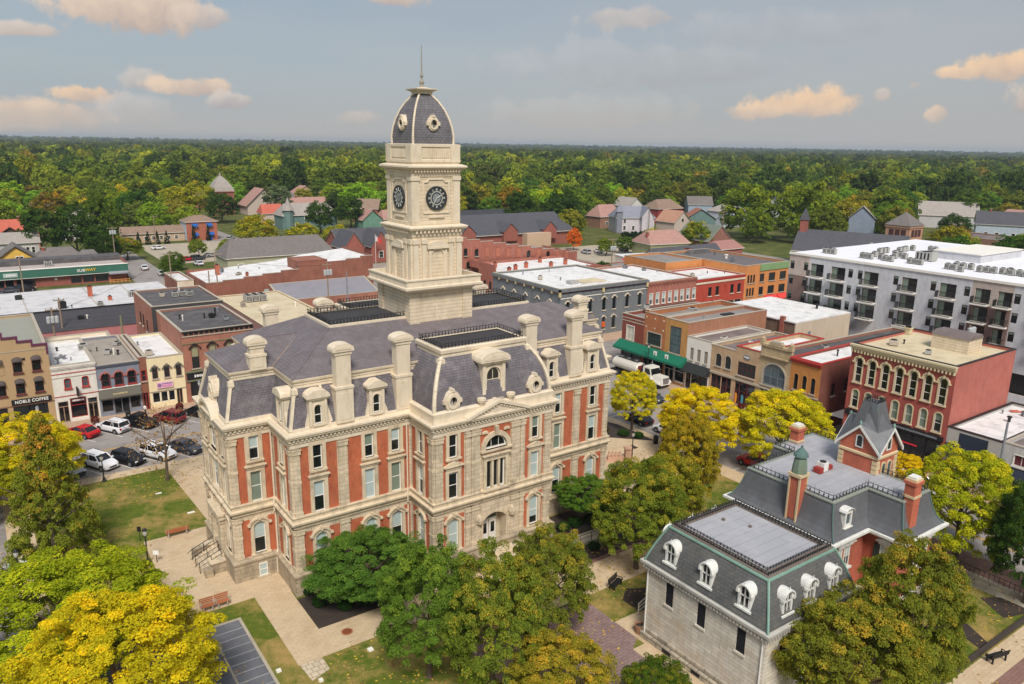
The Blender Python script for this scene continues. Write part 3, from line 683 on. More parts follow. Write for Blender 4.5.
# ---------------- dormers
def dormer(kind, loc, th):
    b = MB(); w = 1.5 if kind == 'arch' else 1.35
    z1 = 2.6
    pts = [(-w/2,0),(w/2,0),(w/2,2.3),(-w/2,2.3)]
    ww = .62
    op = arch_pts(ww,1.6,ww/2)
    facade(b, -w/2, w/2, 0, 2.3, [(-ww/2,ww/2,.15,1.75)], CREAM, .25)
    b.poly([(-w/2,0,0),(-w/2,2.2,0),(-w/2,2.2,2.3),(-w/2,0,2.3)], CREAM); b.poly([(w/2,0,0),(w/2,2.2,0),(w/2,2.2,2.3),(w/2,0,2.3)], CREAM)
    for s in (-1,1):
        b.box(s*w*.42-.12, s*w*.42+.12, -.1, .02, 0, 2.15, CREAM)
        b.extr([(s*w*.5,0),(s*(w*.5+.35),0),(s*(w*.5+.3),.3),(s*(w*.5+.1),.8),(s*w*.5,1.1)][::s], .05, .35, CREAM)
    b.box(-w*.5-.12, w*.5+.12, -.18, 2.3, 2.2, 2.36, CREAM); b.box(-w*.5-.22, w*.5+.22, -.28, 2.3, 2.36, 2.46, CREAM)
    rise = .55 if kind == 'arch' else .5
    if kind == 'arch': top = [(-w*.5-.22,2.46),(w*.5+.22,2.46)]+[((w*.5+.22)*math.cos(t*math.pi/8), 2.46+rise*math.sin(t*math.pi/8)) for t in range(1,8)]
    else: top = [(-w*.5-.22,2.46),(w*.5+.22,2.46),(w*.5+.2,2.56),(.25,2.46+rise),(-.25,2.46+rise),(-w*.5-.2,2.56)]
    b.extr(top, -.28, 2.4, CREAM)
    o = b.build('dormer', CH, (loc[0]-CX, loc[1]-CY, loc[2]), th)
    T = win_T('dorm', ww, 1.6, ww/2, frame=WHITE, glass=DGLASS, trim=CREAM, tw=.1, tp=.05, fill=CREAM, sill=CREAM, fw=.06)
    inst(T, o, (0,0,.15))
    return o
dormer('arch', (6.5,4.58,14.42), 0); dormer('flat', (11.6,4.58,14.42), 0); dormer('flat', (30.1,4.58,14.42), 0); dormer('arch', (35.3,4.58,14.42), 0)
dormer('arch', (4.18,6.7,14.42), R0); dormer('flat', (37.54,6.7,14.42), RAD(90)); dormer('arch', (4.18,20.5,14.42), R0)
# big central dormer of the south pavilion
b = MB(); w_ = 2.3
facade(b, -w_/2, w_/2, 0, 4.0, [(-.72,.72,.45,3.25)], CREAM, .3)
for s in (-1,1):
    b.poly([(s*w_/2,0,0),(s*w_/2,3.2,0),(s*w_/2,3.2,4.0),(s*w_/2,0,4.0)], CREAM)
    b.box(s*1.0-.16, s*1.0+.16, -.16, .02, 0, 3.6, CREAM)
    b.extr([(s*1.15,0),(s*1.95,0),(s*1.8,.5),(s*1.35,1.0),(s*1.15,1.7)][::s], .05, .4, CREAM)
b.box(-1.3,1.3,-.3,3.2,3.6,3.8,CREAM); b.box(-1.5,1.5,-.45,3.2,3.8,3.95,CREAM)
b.extr([(-1.5,3.95),(1.5,3.95)]+[(1.5*math.cos(t*math.pi/10), 3.95+.72*math.sin(t*math.pi/10)) for t in range(1,10)], -.45, 3.4, CREAM)
b.extr([(1.15*math.cos(t*math.pi/10), 3.97+.45*math.sin(t*math.pi/10)) for t in range(0,11)], -.49, -.4, CREAM)
o = b.build('dormer', CH, (CX-CX, .95-CY, 14.75), 0)
inst(win_T('dormc', 1.44, 2.8, .72, frame=CREAM, glass=DGLASS, trim=CREAM, tw=.16, tp=.1, fill=CREAM, nx=2, ny=3, fw=.12, sill=CREAM), o, (0,0,.45))
# oval windows
def oculus(name, parent, loc, th, r=.36, R_=.78, sz=1.15):
    b = MB(); n = 14
    inn = [(r*math.sin(2*math.pi*i/n)*.95, r*sz*math.cos(2*math.pi*i/n)) for i in range(n)]
    out = [(R_*math.sin(2*math.pi*i/n)*(1.0 if i % 2 else .9), R_*sz*math.cos(2*math.pi*i/n)*(.98 if i % 2 else 1.02)) for i in range(n)]
    md = [((a[0]+c[0])/2*1.02,(a[1]+c[1])/2*1.02) for a, c in zip(inn,out)]
    b.ring(inn, out, -.22, .5, CREAM); b.ring(inn, md, -.32, .0, CREAM)
    b.extr([(-.14,R_*sz*.92),(.14,R_*sz*.92),(.1,R_*sz*1.22),(-.1,R_*sz*1.22)], -.3, .4, CREAM)
    for s in (-1,1): b.box(s*R_-.1, s*R_+.1, -.24, .4, -.16, .16, CREAM)
    o = b.build(name, parent, loc, th)
    p = MB(); p.poly([(x,.05,z) for x,z in inn], DGLASS); p.box(-.03,.03,-.02,.04,-r*sz,r*sz,WHITE); p.build('pane', o, (0,0,0))
    return o
oculus('oval_window', CH, (16.6-CX, .72-CY, 15.75), 0); oculus('oval_window', CH, (25.12-CX, .72-CY, 15.75), 0)
oculus('oval_window', CH, (0.75-CX, 13.58-CY, 15.75), R0, .28, .85, 1.35)
# arched gable of the west pavilion
b = MB(); b.T = Matrix.Translation((0,13.58,0)) @ Matrix.Rotation(R0, 4, 'Z')
pts = [(2.1*math.cos(t*math.pi/12), 13.95+1.25*math.sin(t*math.pi/12)) for t in range(13)]
pin = [(1.8*math.cos(t*math.pi/12), 13.95+.98*math.sin(t*math.pi/12)) for t in range(13)]
for i in range(12): b.extr([pts[i],pts[i+1],pin[i+1],pin[i]], -.12, .8, CREAM)
b.extr([(x,z) for x,z in pin], .1, .6, CREAM)
b.build('arched_gable', CH)
# urns on the south parapet
for x in (19.35, 22.37):
    b = MB(); b.lathe([(.3,0),(.3,.15),(.12,.25),(.16,.45),(.36,.75),(.42,.95),(.34,1.0),(.4,1.05),(.2,1.1)], 0, 0, CREAM, 10); b.build('urn', CH, (x-CX, .45-CY, 14.5))
# downspouts
for x, y in ((3.75,9.05),(14.05,4.4)):
    mb = MB(); mb.tube((x,y-.1,14.0),(x+.2,y+.02,13.2),.07,CREAM,6); mb.tube((x+.2,y+.02,13.2),(x+.2,y+.02,7.1),.07,CREAM,6); mb.tube((x+.2,y+.02,7.1),(x+.05,y-.25,6.6),.07,CREAM,6); mb.tube((x+.05,y-.25,6.6),(x+.05,y-.25,5.9),.07,CREAM,6); mb.tube((x+.05,y-.25,5.9),(x+.2,y+.02,5.6),.07,CREAM,6); mb.tube((x+.2,y+.02,5.6),(x+.2,y+.02,2.1),.07,CREAM,6); mb.tube((x+.2,y+.02,2.1),(x+.0,y-.3,1.8),.07,CREAM,6); mb.tube((x+.0,y-.3,1.8),(x,y-.3,.1),.07,CREAM,6); mb.build('downspout', CH)
# ---------------- clock tower
TX0, TX1, TY0, TY1 = 17.51, 24.20, 10.23-.52, 16.92-.52
TCX, TCY = (TX0+TX1)/2, (TY0+TY1)/2
TP = rect(TX0,TX1,TY0,TY1)
mb = MB()
mb.sweep(TP, [(-.12,18.5),(-.12,23.3)], CREAMS)
for (x, y) in TP:
    sx, sy = (1 if x < TCX else -1), (1 if y < TCY else -1)
    for (a, c) in ((0,1.05),):
        mb.box(min(x,x+sx*c), max(x,x+sx*c), min(y-sy*.0,y+sy*.14), max(y,y+sy*.14), 18.5, 23.3, CREAMS)
        mb.box(min(x,x+sx*.14), max(x,x+sx*.14), min(y+sy*.142,y+sy*c), max(y+sy*.142,y+sy*c), 18.5, 23.3, CREAMS)
TW = mb.build('clock_tower', CH)
def tp(name, b, smooth=False): return b.build(name, TW, (0,0,0), smooth=smooth)
b = MB(); b.sweep(TP, [(-.1,23.15),(.1,23.3),(.3,23.42),(.66,23.5),(.74,23.62),(.74,23.8),(.58,23.86),(.58,24.35),(.66,24.4),(.66,24.52),(.3,24.55),(.3,23.9),(-.9,23.9)], CREAM); tp('balcony', b)
SH = rect(TX0+.78,TX1-.78,TY0+.78,TY1-.78)
b = MB(); b.sweep(SH, [(0,23.8),(0,28.4)], CREAMS)
for side in range(4):
    th = side*math.pi/2; b.T = Matrix.Translation((TCX,TCY,0)) @ Matrix.Rotation(th, 4, 'Z'); h = (TX1-TX0)/2-.78
    for s in (-1,1):
        for o_, wd in ((h-.30,.5),(h-1.15,.42)):
            b.box(s*o_-wd/2, s*o_+wd/2, -h-.16, -h+.02, 23.9, 28.0, CREAM); b.box(s*o_-wd/2-.07, s*o_+wd/2+.07, -h-.24, -h+.02, 27.55, 27.95, CREAM); b.box(s*o_-wd/2-.07, s*o_+wd/2+.07, -h-.24, -h+.02, 23.9, 24.25, CREAM)
b.T = None
tp('belfry', b)
for side in range(4):
    b = MB(); b.T = Matrix.Translation((TCX,TCY,0)) @ Matrix.Rotation(side*math.pi/2, 4, 'Z'); h = (TX1-TX0)/2-.78
    op = [(x, z+24.0) for x, z in arch_pts(1.3,2.95,.65)]
    b.ring(op, [(x*1.24, 24.0+(z-24.0)*1.06) for x, z in op], -h-.12, -h+.0, CREAM)
    b.poly([(x,-h-.02,z) for x,z in op], CREAMS)
    b.box(-.95,-.72,-h-.18,-h,24.0,26.9,CREAM); b.box(.72,.95,-h-.18,-h,24.0,26.9,CREAM)
    b.box(-1.1,1.1,-h-.3,-h,27.05,27.25,CREAM)
    b.extr([(1.1*math.cos(t*math.pi/8), 27.25+.5*math.sin(t*math.pi/8)) for t in range(9)], -h-.26, -h, CREAM)
    tp('niche', b)
b = MB(); b.sweep(SH, [(0,28.1),(.08,28.2),(.08,28.45),(.16,28.5),(.16,28.72),(.42,28.82),(.5,28.98),(.48,29.08),(.1,29.2),(-.5,29.22)], CREAM)
for side in range(4):
    b.T = Matrix.Translation((TCX,TCY,0)) @ Matrix.Rotation(side*math.pi/2, 4, 'Z'); h = (TX1-TX0)/2-.78
    for k in range(12): x = -h+.3+(2*h-.6)*k/11; b.box(x-.09, x+.09, -h-.36, -h-.1, 28.52, 28.74, CREAM)
b.T = None
tp('cornice', b)
CK = rect(TX0+.9,TX1-.9,TY0+.9,TY1-.9); hk = (TX1-TX0)/2-.9
b = MB(); b.sweep(CK, [(0,29.1),(.06,29.15),(.06,29.5),(0,29.55),(0,34.0)], CREAMS)
for side in range(4):
    b.T = Matrix.Translation((TCX,TCY,0)) @ Matrix.Rotation(side*math.pi/2, 4, 'Z')
    for s in (-1,1): b.box(s*(hk-.32)-.36, s*(hk-.32)+.36, -hk-.08, -hk+.02, 29.5, 33.5, CREAM); b.box(s*(hk-.32)-.42, s*(hk-.32)+.42, -hk-.16, -hk+.02, 33.2, 33.55, CREAM)
    sq = [(-1.25,30.35),(1.25,30.35),(1.25,33.0),(.9,33.0),(.7,33.25),(-.7,33.25),(-.9,33.0),(-1.25,33.0)]; sq2 = [(x*1.1, 31.7+(z-31.7)*1.09) for x,z in sq]
    b.ring(sq, sq2, -hk-.09, -hk, CREAM); b.box(-.8,.8,-hk-.14,-hk,29.85,30.0,CREAM)
b.T = None
tp('clock_stage', b)
b = MB(); b.sweep(CK, [(0,33.45),(.08,33.55),(.08,33.85),(.16,33.92),(.16,34.08),(.46,34.22),(.58,34.36),(.56,34.5),(.15,34.62),(.02,34.62),(.02,34.75),(.1,34.8),(.1,35.0),(0,35.05),(0,36.1),(.1,36.15),(.1,36.36),(-.2,36.4),(-.8,36.4)], CREAM)
for side in range(4):
    b.T = Matrix.Translation((TCX,TCY,0)) @ Matrix.Rotation(side*math.pi/2, 4, 'Z')
    for s in (-1,1): b.box(s*(hk-.45)-.5, s*(hk-.45)+.5, -hk-.1, -hk+.02, 35.0, 36.15, CREAM)
    for k in range(14): x = -1.3+2.6*k/13; b.box(x-.05, x+.05, -hk-.07, -hk+.02, 35.2, 35.95, CREAM)
    for k in range(16): x = -hk+.2+(2*hk-.4)*k/15; b.box(x-.07, x+.07, -hk-.36, -hk-.1, 33.94, 34.1, CREAM)
b.T = None
tp('attic', b)
FACE = M('clock_face', (52,56,58), var=.15, rough=.5); TICK = M('clock_marks', (205,205,196), var=.05)
for side in range(4):
    b = MB(); n = 28; zc = 31.62; r = .98
    b.T = Matrix.Translation((TCX,TCY,0)) @ Matrix.Rotation(side*math.pi/2, 4, 'Z')
    cir = lambda q, y: [(q*math.sin(2*math.pi*i/n), y, zc+q*math.cos(2*math.pi*i/n)) for i in range(n)]
    b.poly(cir(.95,-hk-.1), FACE)
    c2 = lambda q: [(x,z) for x,y,z in cir(q,0)]
    b.ring(c2(.95), c2(1.08), -hk-.16, -hk, FACE); b.ring(c2(.56), c2(.62), -hk-.112, -hk-.1, TICK)
    b.poly(cir(.42,-hk-.11), M('clock_centre', (128,134,134), var=.1))
    for k in range(12):
        a = k*math.pi/6
        for da in ((-.05,.05) if k % 3 else (-.08,0,.08)):
            p = Vector((math.sin(a+da),0,math.cos(a+da))); b.tube(Vector((0,-hk-.12,zc))+p*.68, Vector((0,-hk-.12,zc))+p*.88, .02, TICK, 4)
    for a, l, r_ in ((RAD(62), .5, .035), (RAD(215), .72, .025)):
        b.tube((0,-hk-.15,zc), (l*math.sin(a),-hk-.15,zc+l*math.cos(a)), r_, TICK, 4)
    tp('clock_face', b)
# square dome
dh = hk-.40
b = MB()
prof = [(0,36.4),(.02,37.0),(-.08,37.8),(-.28,38.6),(-.58,39.4),(-.98,40.1),(-1.42,40.65),(-1.75,40.95)]
DP = rect(TCX-dh,TCX+dh,TCY-dh,TCY+dh)
DSL = M('dome_slate', (112,109,113), 'shingle', col2=(72,70,76), bw=.4, bh=.22, mo=.02, var=.16, stain=((118,118,124), .3), stsc=(.5,.5,.5))
b.sweep(DP, prof, DSL); tp('dome', b)
for i in range(4):
    b = MB(); pts = [(*offset(DP, o+.02)[i], z) for o, z in prof]
    for u, v_ in zip(pts, pts[1:]): b.tube(u, v_, .11, CREAM, 5)
    tp('dome_rib', b)
for side in range(4):
    th = side*math.pi/2; c, s = math.cos(th), math.sin(th); rr = dh-.12
    oculus('round_window', TW, (TCX+s*rr, TCY-c*rr, 38.15), th, .32, .57, 1.12)
b = MB()
b.sweep(rect(TCX-.75,TCX+.75,TCY-.75,TCY+.75), [(-.1,40.75),(0,40.95),(.06,41.0),(.32,41.12),(.34,41.2),(-.1,41.26),(-.5,41.36),(-.7,41.4)], CREAM)
b.lathe([(.26,41.3),(.16,41.6),(.24,41.75),(.2,41.9),(.09,42.05),(.08,42.2),(.16,42.3),(.14,42.45),(.06,42.6),(.05,43.6),(.03,44.9)], TCX, TCY, M('spire_grey', (150,144,132), var=.1), 10)
b.tube((TCX,TCY,43.4),(TCX,TCY,44.95),.03,IRON,5)
tp('finial', b)
# ================================================================== STONE JAIL AND BRICK RESIDENCE
JSTONE = M('weathered_limestone', (216,210,196), 'ashlar', col2=(150,142,126), bw=1.25, bh=.3, mo=.012, var=.16, stain=((186,158,118), .5), stsc=(.5,.5,.35))
JBASE = M('rough_limestone', (182,172,152), 'ashlar', col2=(92,86,78), bw=.9, bh=.35, mo=.03, var=.25, stain=((80,76,70), .8), bump=.6)
JSLATE = M('dark_slate', (96,96,95), 'shingle', col2=(58,62,66), bw=.34, bh=.24, mo=.012, var=.22, stain=((118,112,100), .45), stsc=(.6,.6,.6))
RSLATE = M('sheet_metal_roof', (94,95,98), var=.12, rough=.55, stain=((116,122,128), .5))
COPPER = M('green_copper', (124,158,144), var=.18, rough=.6, stain=((84,110,98), .5))
FLATM = M('grey_membrane', (160,161,166), 'seam', col2=(120,122,130), bh=.85, mo=.018, var=.08, stain=((188,188,190), .6), stsc=(.25,.25,.25))
RBRICK = M('red_brick', (196,104,78), 'brick', col2=(140,84,68), var=.14, stain=((110,48,38), .5))
PWHITE = M('weathered_white', (222,222,216), var=.08, stain=((160,164,160), .5), stsc=(1,1,1))
BLACKP = M('black_shutter', (24,24,30), var=.2)
GSHUT = M('green_shutter', (44,58,50), var=.2)
JCORN = M('grey_cornice', (184,182,174), var=.12, stain=((120,118,112), .5))
J = thing('stone_jail', 'pale limestone jail wing with slate mansard and white round dormers around a flat grey roof', 'jail', (28.5,-20.8,0), world=True)
EJ = rect(23.5,33.6,-26.6,-15.1)
mb = MB()
x0, x1, y0, y1 = 23.9, 33.2, -26.2, -15.5
mb.T = Matrix.Translation((x0,y1,0)) @ Matrix.Rotation(R0, 4, 'Z')
facade(mb, 0, y1-y0, .55, 6.3, [(1.98,2.72,3.95,5.75),(4.98,5.72,3.95,5.75),(8.4,9.14,3.95,5.75)], JSTONE, .18)
mb.T = Matrix.Translation((x0,y0,0))
facade(mb, 0, x1-x0, .55, 6.3, [(1.5,2.3,3.8,5.5),(4.4,5.2,3.8,5.5),(7.2,8.0,3.8,5.5)], JSTONE, .18)
mb.T = None
mb.poly([(x1,y0,.5),(x1,y1,.5),(x1,y1,6.3),(x1,y0,6.3)], JSTONE); mb.poly([(x0,y1,.5),(x1,y1,.5),(x1,y1,6.3),(x0,y1,6.3)], JSTONE)
mb.build('wall', J)
mb = MB(); mb.sweep(rect(x0,x1,y0,y1), [(.16,-.1),(.16,.5),(.05,.62),(.05,.95),(-.02,1.0)], JBASE); mb.build('plinth', J)
shut = MB(); shut.box(-.37,.37,.06,.14,0,1.8,BLACKP); shut.box(-.37,.37,.04,.06,.85,.95,BLACKP)
for k in range(9): shut.box(-.32,.32,.045,.065,.1+k*.19,.18+k*.19,BLACKP)
shm = shut.mesh('shutter'); silm = MB().box(-.45,.45,-.08,.02,-.14,0,JSTONE).mesh('sill'); ST = ('window', shm, [('sill', silm, [])])
for k in (2.35, 5.35, 8.77): inst(ST, J, (x0-28.5, y1-k+20.8, 3.95), R0)
for k in (1.9, 4.8, 7.6): inst(ST, J, (x0+k-28.5, y0+20.8, 3.75), 0)
for y in (-18.1,-20.9,-23.6): mb = MB(); mb.box(x0-.19,x0-.1,y-.4,y+.4,.12,.4,BLACKP); mb.build('vent', J)
mb = MB(); mb.sweep(EJ, [(-.42,5.95),(-.34,6.0),(-.34,6.2),(-.12,6.26),(-.02,6.36),(0,6.52),(0,6.6),(-.14,6.62),(-.18,6.54),(-.5,6.62)], JCORN)
for i in range(40): mb.box(23.58,23.72,-26.4+i*.28,-26.28+i*.28,6.06,6.24,JCORN)
for i in range(34): mb.box(23.8+i*.28,23.92+i*.28,-26.52,-26.38,6.06,6.24,JCORN)
mb.build('cornice', J)
mb = MB(); mb.sweep(EJ, [(-.3,6.62),(-.52,7.3),(-.78,8.0),(-1.08,8.7),(-1.4,9.4)], JSLATE); mb.build('mansard_roof', J)
mb = MB()
pr = [(-.26,6.62),(-.48,7.3),(-.74,8.0),(-1.04,8.7),(-1.38,9.45)]
for i in range(4):
    for (o1,z1_),(o2,z2_) in zip(pr,pr[1:]): mb.tube((*offset(EJ,o1)[i],z1_),(*offset(EJ,o2)[i],z2_),.085,COPPER,5)
mb.build('copper_hip', J)
mb = MB(); mb.sweep(EJ, [(-1.36,9.36),(-1.3,9.42),(-1.32,9.52),(-1.46,9.54)], COPPER); mb.build('copper_flashing', J)
BAND = M('rusty_roof_band', (112,102,94), var=.25, stain=((92,72,58), .5))
mb = MB(); mb.sweep(EJ, [(-1.44,9.5),(-1.5,9.62),(-2.0,9.7),(-2.02,9.6),(-2.2,9.58)], BAND); mb.build('roof_band', J)
mb = MB(); mb.poly([(x,y,9.6) for x,y in offset(EJ,-2.1)], FLATM)
for (dx,dy) in ((2.2,8.2),(4.0,5.0),(3.2,6.8)): mb.box(25.6+dx-.1,25.6+dx+.1,-25+dy-.1,-25+dy+.1,9.6,9.75,BAND)
mb.build('flat_roof', J)
mb = MB(); cresting(mb, offset(EJ,-1.62), 9.62, .34, IRON, .26, True); cresting(mb, offset(EJ,-2.0), 9.68, .30, IRON, .3, True); mb.build('iron_cresting', J)
for x, y in ((x0-.08,y1-.2),(x0-.08,y0+.2)): mb = MB(); mb.tube((x,y,.2),(x,y,6.1),.06,PWHITE,6); mb.build('downspout', J)
def round_dormer(parent, loc, th, org):
    b = MB(); b.T = Matrix.Diagonal((1.18,1.18,1.18,1)); w_, hz_ = .82, .95
    arc = [(w_/2*math.cos(t*math.pi/10), hz_+.42*math.sin(t*math.pi/10)) for t in range(11)]
    arc2 = [((w_/2+.1)*math.cos(t*math.pi/10), hz_+.5*math.sin(t*math.pi/10)) for t in range(11)]
    op = arch_pts(.56,1.2,.28)
    b.ring([(x,z+.08) for x,z in op], [(-w_/2,0),(w_/2,0)]+[(w_/2*math.cos(math.pi*i/10)*1.0, max(0.0, hz_+.42*math.sin(math.pi*i/10))) for i in range(11)], -.02, .2, PWHITE)
    for i in range(10): b.extr([arc[i],arc2[i],arc2[i+1],arc[i+1]], -.14, 1.5, PWHITE)
    for s in (-1,1): b.box(s*w_/2-.05,s*w_/2+.05,0,1.1,0,hz_,PWHITE); b.box(s*(w_/2+.04)-.09,s*(w_/2+.04)+.09,-.12,.1,hz_-.14,hz_+.02,PWHITE)
    b.box(-w_/2-.14,w_/2+.14,-.14,.3,-.12,.0,PWHITE)
    b.box(-.03,.03,.0,.06,.08,1.25,PWHITE); b.box(-.28,.28,.0,.06,.68,.73,PWHITE)
    b.tube((0,-.05,hz_+.46),(0,-.05,hz_+.72),.05,PWHITE,5,.01)
    o = b.build('dormer', parent, (loc[0]-org[0], loc[1]-org[1], loc[2]), th)
    p = MB(); p.T = b.T; p.poly([(x*1.02,.08,z+.08) for x,z in op], DGLASS); p.build('window', o, (0,0,0))
for y in (-17.6,-20.9,-24.15): round_dormer(J, (24.02,y,7.25), R0, (28.5,-20.8))
for x in (25.95,28.45,31.1): round_dormer(J, (x,-26.06,7.2), 0, (28.5,-20.8))
for x in (25.9,28.4,31.0): round_dormer(J, (x,-15.64,7.25), RAD(180), (28.5,-20.8))
# ---- residence
RS = thing('brick_residence', 'red brick house with dark flared mansard and steep gabled tower behind stone jail', 'house', (45,-17,0), world=True)
ER = [(37.4,-22.2),(42.3,-22.2),(42.3,-25.2),(49.0,-25.2),(49.0,-17.5),(52.4,-17.5),(52.4,-9.2),(43.6,-9.2),(43.6,-11.2),(37.4,-11.2)]
WR = offset(ER, -.85)
mb = MB(); mb.sweep(WR, [(0,-.1),(0,6.3)], RBRICK); mb.build('wall', RS)
mb = MB(); mb.sweep(WR, [(.08,-.1),(.08,.9),(0,1.0)], JBASE); mb.build('plinth', RS)
mb = MB(); mb.sweep(ER, [(-.86,5.9),(-.7,5.95),(-.7,6.2),(-.3,6.3),(0,6.42),(0,6.62),(-.16,6.64),(-.2,6.56),(-.5,6.6)], PWHITE); mb.build('cornice', RS)
mb = MB(); mb.sweep(ER, [(-.3,6.64),(-.55,6.85),(-.8,7.25),(-1.0,7.75),(-1.17,8.35),(-1.3,8.95),(-1.4,9.3)], RSLATE); mb.build('mansard_roof', RS)
mb = MB(); mb.sweep(ER, [(-1.36,9.24),(-1.3,9.3),(-1.3,9.42),(-1.7,9.46),(-1.72,9.38)], M('green_grey_flashing', (138,144,134), var=.2)); mb.build('flashing', RS)
pr = [(-.28,6.64),(-.53,6.87),(-.78,7.27),(-.98,7.77),(-1.15,8.37),(-1.3,9.0),(-1.36,9.36)]
mb = MB()
for i in (0,2,3,9):
    for (o1,z1_),(o2,z2_) in zip(pr,pr[1:]): mb.tube((*offset(ER,o1)[i],z1_),(*offset(ER,o2)[i],z2_),.06,M('dull_copper', (86,112,106), var=.2),5)
mb.build('copper_hip', RS)
mb = MB(); mb.poly([(x,y,9.4) for x,y in offset(ER,-1.7)], FLATM)
mb.build('flat_roof', RS)
mb = MB(); cresting(mb, offset(ER,-1.5), 9.46, .62, IRON, .42, True); mb.build('iron_cresting', RS)
# windows with pediments and shutters
rwT = win_T('rw', .8, 1.9, 0, frame=WHITE, glass=BGLASS, blind=BLIND, bl=.45, sill=PWHITE, nx=2, ny=2, hood='ped', hm=PWHITE, tw=.06)
def rwin(x, y, z, th, shutters):
    o = inst(rwT, RS, (x-45, y+17, z), th); o.location = Vector((x-45,y+17,z))+Vector((math.sin(th)*.14,-math.cos(th)*.14,0))
    if shutters:
        for s in (-1,1): MB().box(s*.66-.22,s*.66+.22,-.03,.03,.02,1.9,GSHUT).build('shutter', o, (0,.0,0))
rwin(39.6,-21.35,3.5,0,False); rwin(40.7,-21.35,3.5,0,False); rwin(43.15,-23.2,3.5,R0,True); rwin(45.7,-24.35,3.5,0,True); rwin(47.2,-24.35,3.5,0,False)
rwin(39.6,-21.35,.9,0,False); rwin(43.15,-23.2,.9,R0,False); rwin(45.7,-24.35,.9,0,False)
b = MB()      # small square dormer on the south slope
facade(b, -.48, .48, 0, 1.35, [(-.3,.3,.2,1.15)], PWHITE, .15)
b.poly([(-.48,0,0),(-.48,1.1,.3),(-.48,1.1,1.35),(-.48,0,1.35)], PWHITE); b.poly([(.48,0,0),(.48,1.1,.3),(.48,1.1,1.35),(.48,0,1.35)], PWHITE)
for i in range(6):
    t0, t1 = i*math.pi/6, (i+1)*math.pi/6
    b.extr([(.6*math.cos(t0),1.33+.3*math.sin(t0)),(.6*math.cos(t1),1.33+.3*math.sin(t1)),(.6*math.cos(t1),1.26+.3*math.sin(t1)),(.6*math.cos(t0),1.26+.3*math.sin(t0))], -.12, 1.4, PWHITE)
b.box(-.58,.58,-.12,.2,-.1,.0,PWHITE)
o = b.build('dormer', RS, (40.1-45,-21.5+17,7.25)); p = MB(); p.poly([(-.3,.1,.2),(.3,.1,.2),(.3,.1,1.15),(-.3,.1,1.15)], BGLASS); p.build('window', o, (0,0,0))
# brick chimneys
CHB = M('chimney_brick', (202,108,80), 'brick', col2=(150,90,70), var=.14, stain=((120,56,42), .4))
BUFF = M('buff_stone', (206,186,148), var=.1)
b = MB()
b.box(37.95,38.95,-18.2,-17.3,7.0,10.75,CHB)
for sx,sy in ((37.95,-18.2),(38.95,-18.2),(37.95,-17.3),(38.95,-17.3)): b.box(sx-.07,sx+.07,sy-.07,sy+.07,6.8,10.7,BUFF)
b.box(37.8,39.1,-18.35,-17.15,10.7,10.95,BUFF)
o = b.build('chimney', RS)
b = MB(); b.lathe([(.62,10.95),(.6,11.3),(.5,12.1),(.42,12.35)], 38.45, -17.75, M('copper_cap', (112,128,112), var=.25, stain=((120,104,70), .5)), 8, rot=.39); b.lathe([(.2,12.3),(.62,12.4),(.55,12.6),(.25,12.95),(.08,13.1),(.1,13.25),(.04,13.3)], 38.45, -17.75, M('dull_copper', (86,112,106), var=.2), 10); b.build('chimney_cap', o, (0,0,0))
for (x,y,z0,z1_) in ((44.5,-24.0,6.9,11.45),(47.6,-11.2,8.8,11.2)):
    b = MB(); b.box(x-.5,x+.5,y-.42,y+.42,z0,z1_-.45,CHB); b.box(x-.56,x+.56,y-.48,y+.48,z1_-1.7,z1_-1.5,BUFF)
    b.box(x-.62,x+.62,y-.54,y+.54,z1_-.55,z1_-.3,M('chimney_brick',(0,0,0))); b.box(x-.52,x+.52,y-.45,y+.45,z1_-.3,z1_-.1,BUFF); b.box(x-.4,x+.4,y-.33,y+.33,z1_-.1,z1_+.05,PWHITE)
    b.build('chimney', RS)
# gabled tower
b = MB(); tx0, tx1, ty0, ty1 = 46.6, 49.7, -19.7, -16.2; tcx, tcy = (tx0+tx1)/2, (ty0+ty1)/2
b.sweep(rect(tx0,tx1,ty0,ty1), [(0,6),(0,11.6)], CHB); b.sweep(rect(tx0,tx1,ty0,ty1), [(0,10.75),(.1,10.8),(.1,10.98),(0,11.05)], BUFF)
for x in (tx0,tx1):
    for y in (ty0,ty1):
        for k in range(5): b.box(x-.07 if x==tx0 else x-.4-.1*(k%2), x+.4+.1*(k%2) if x==tx0 else x+.07, y-.07 if y==ty0 else y-.4, y+.4 if y==ty0 else y+.07, 8.6+k*.42, 8.95+k*.42, BUFF)
tw_ = b.build('tower', RS)
b = MB()
RO = RSLATE
hw, hd = (tx1-tx0)/2, (ty1-ty0)/2
for side in range(4):
    b.T = Matrix.Translation((tcx,tcy,0)) @ Matrix.Rotation(side*math.pi/2, 4, 'Z'); a, d = (hw, hd) if side % 2 == 0 else (hd, hw)
    b.poly([(-a,-d-.0,11.6),(a,-d-.0,11.6),(0,-d-.0,13.3)], CHB)
b.T = None; b.build('gable_wall', tw_, (0,0,0))
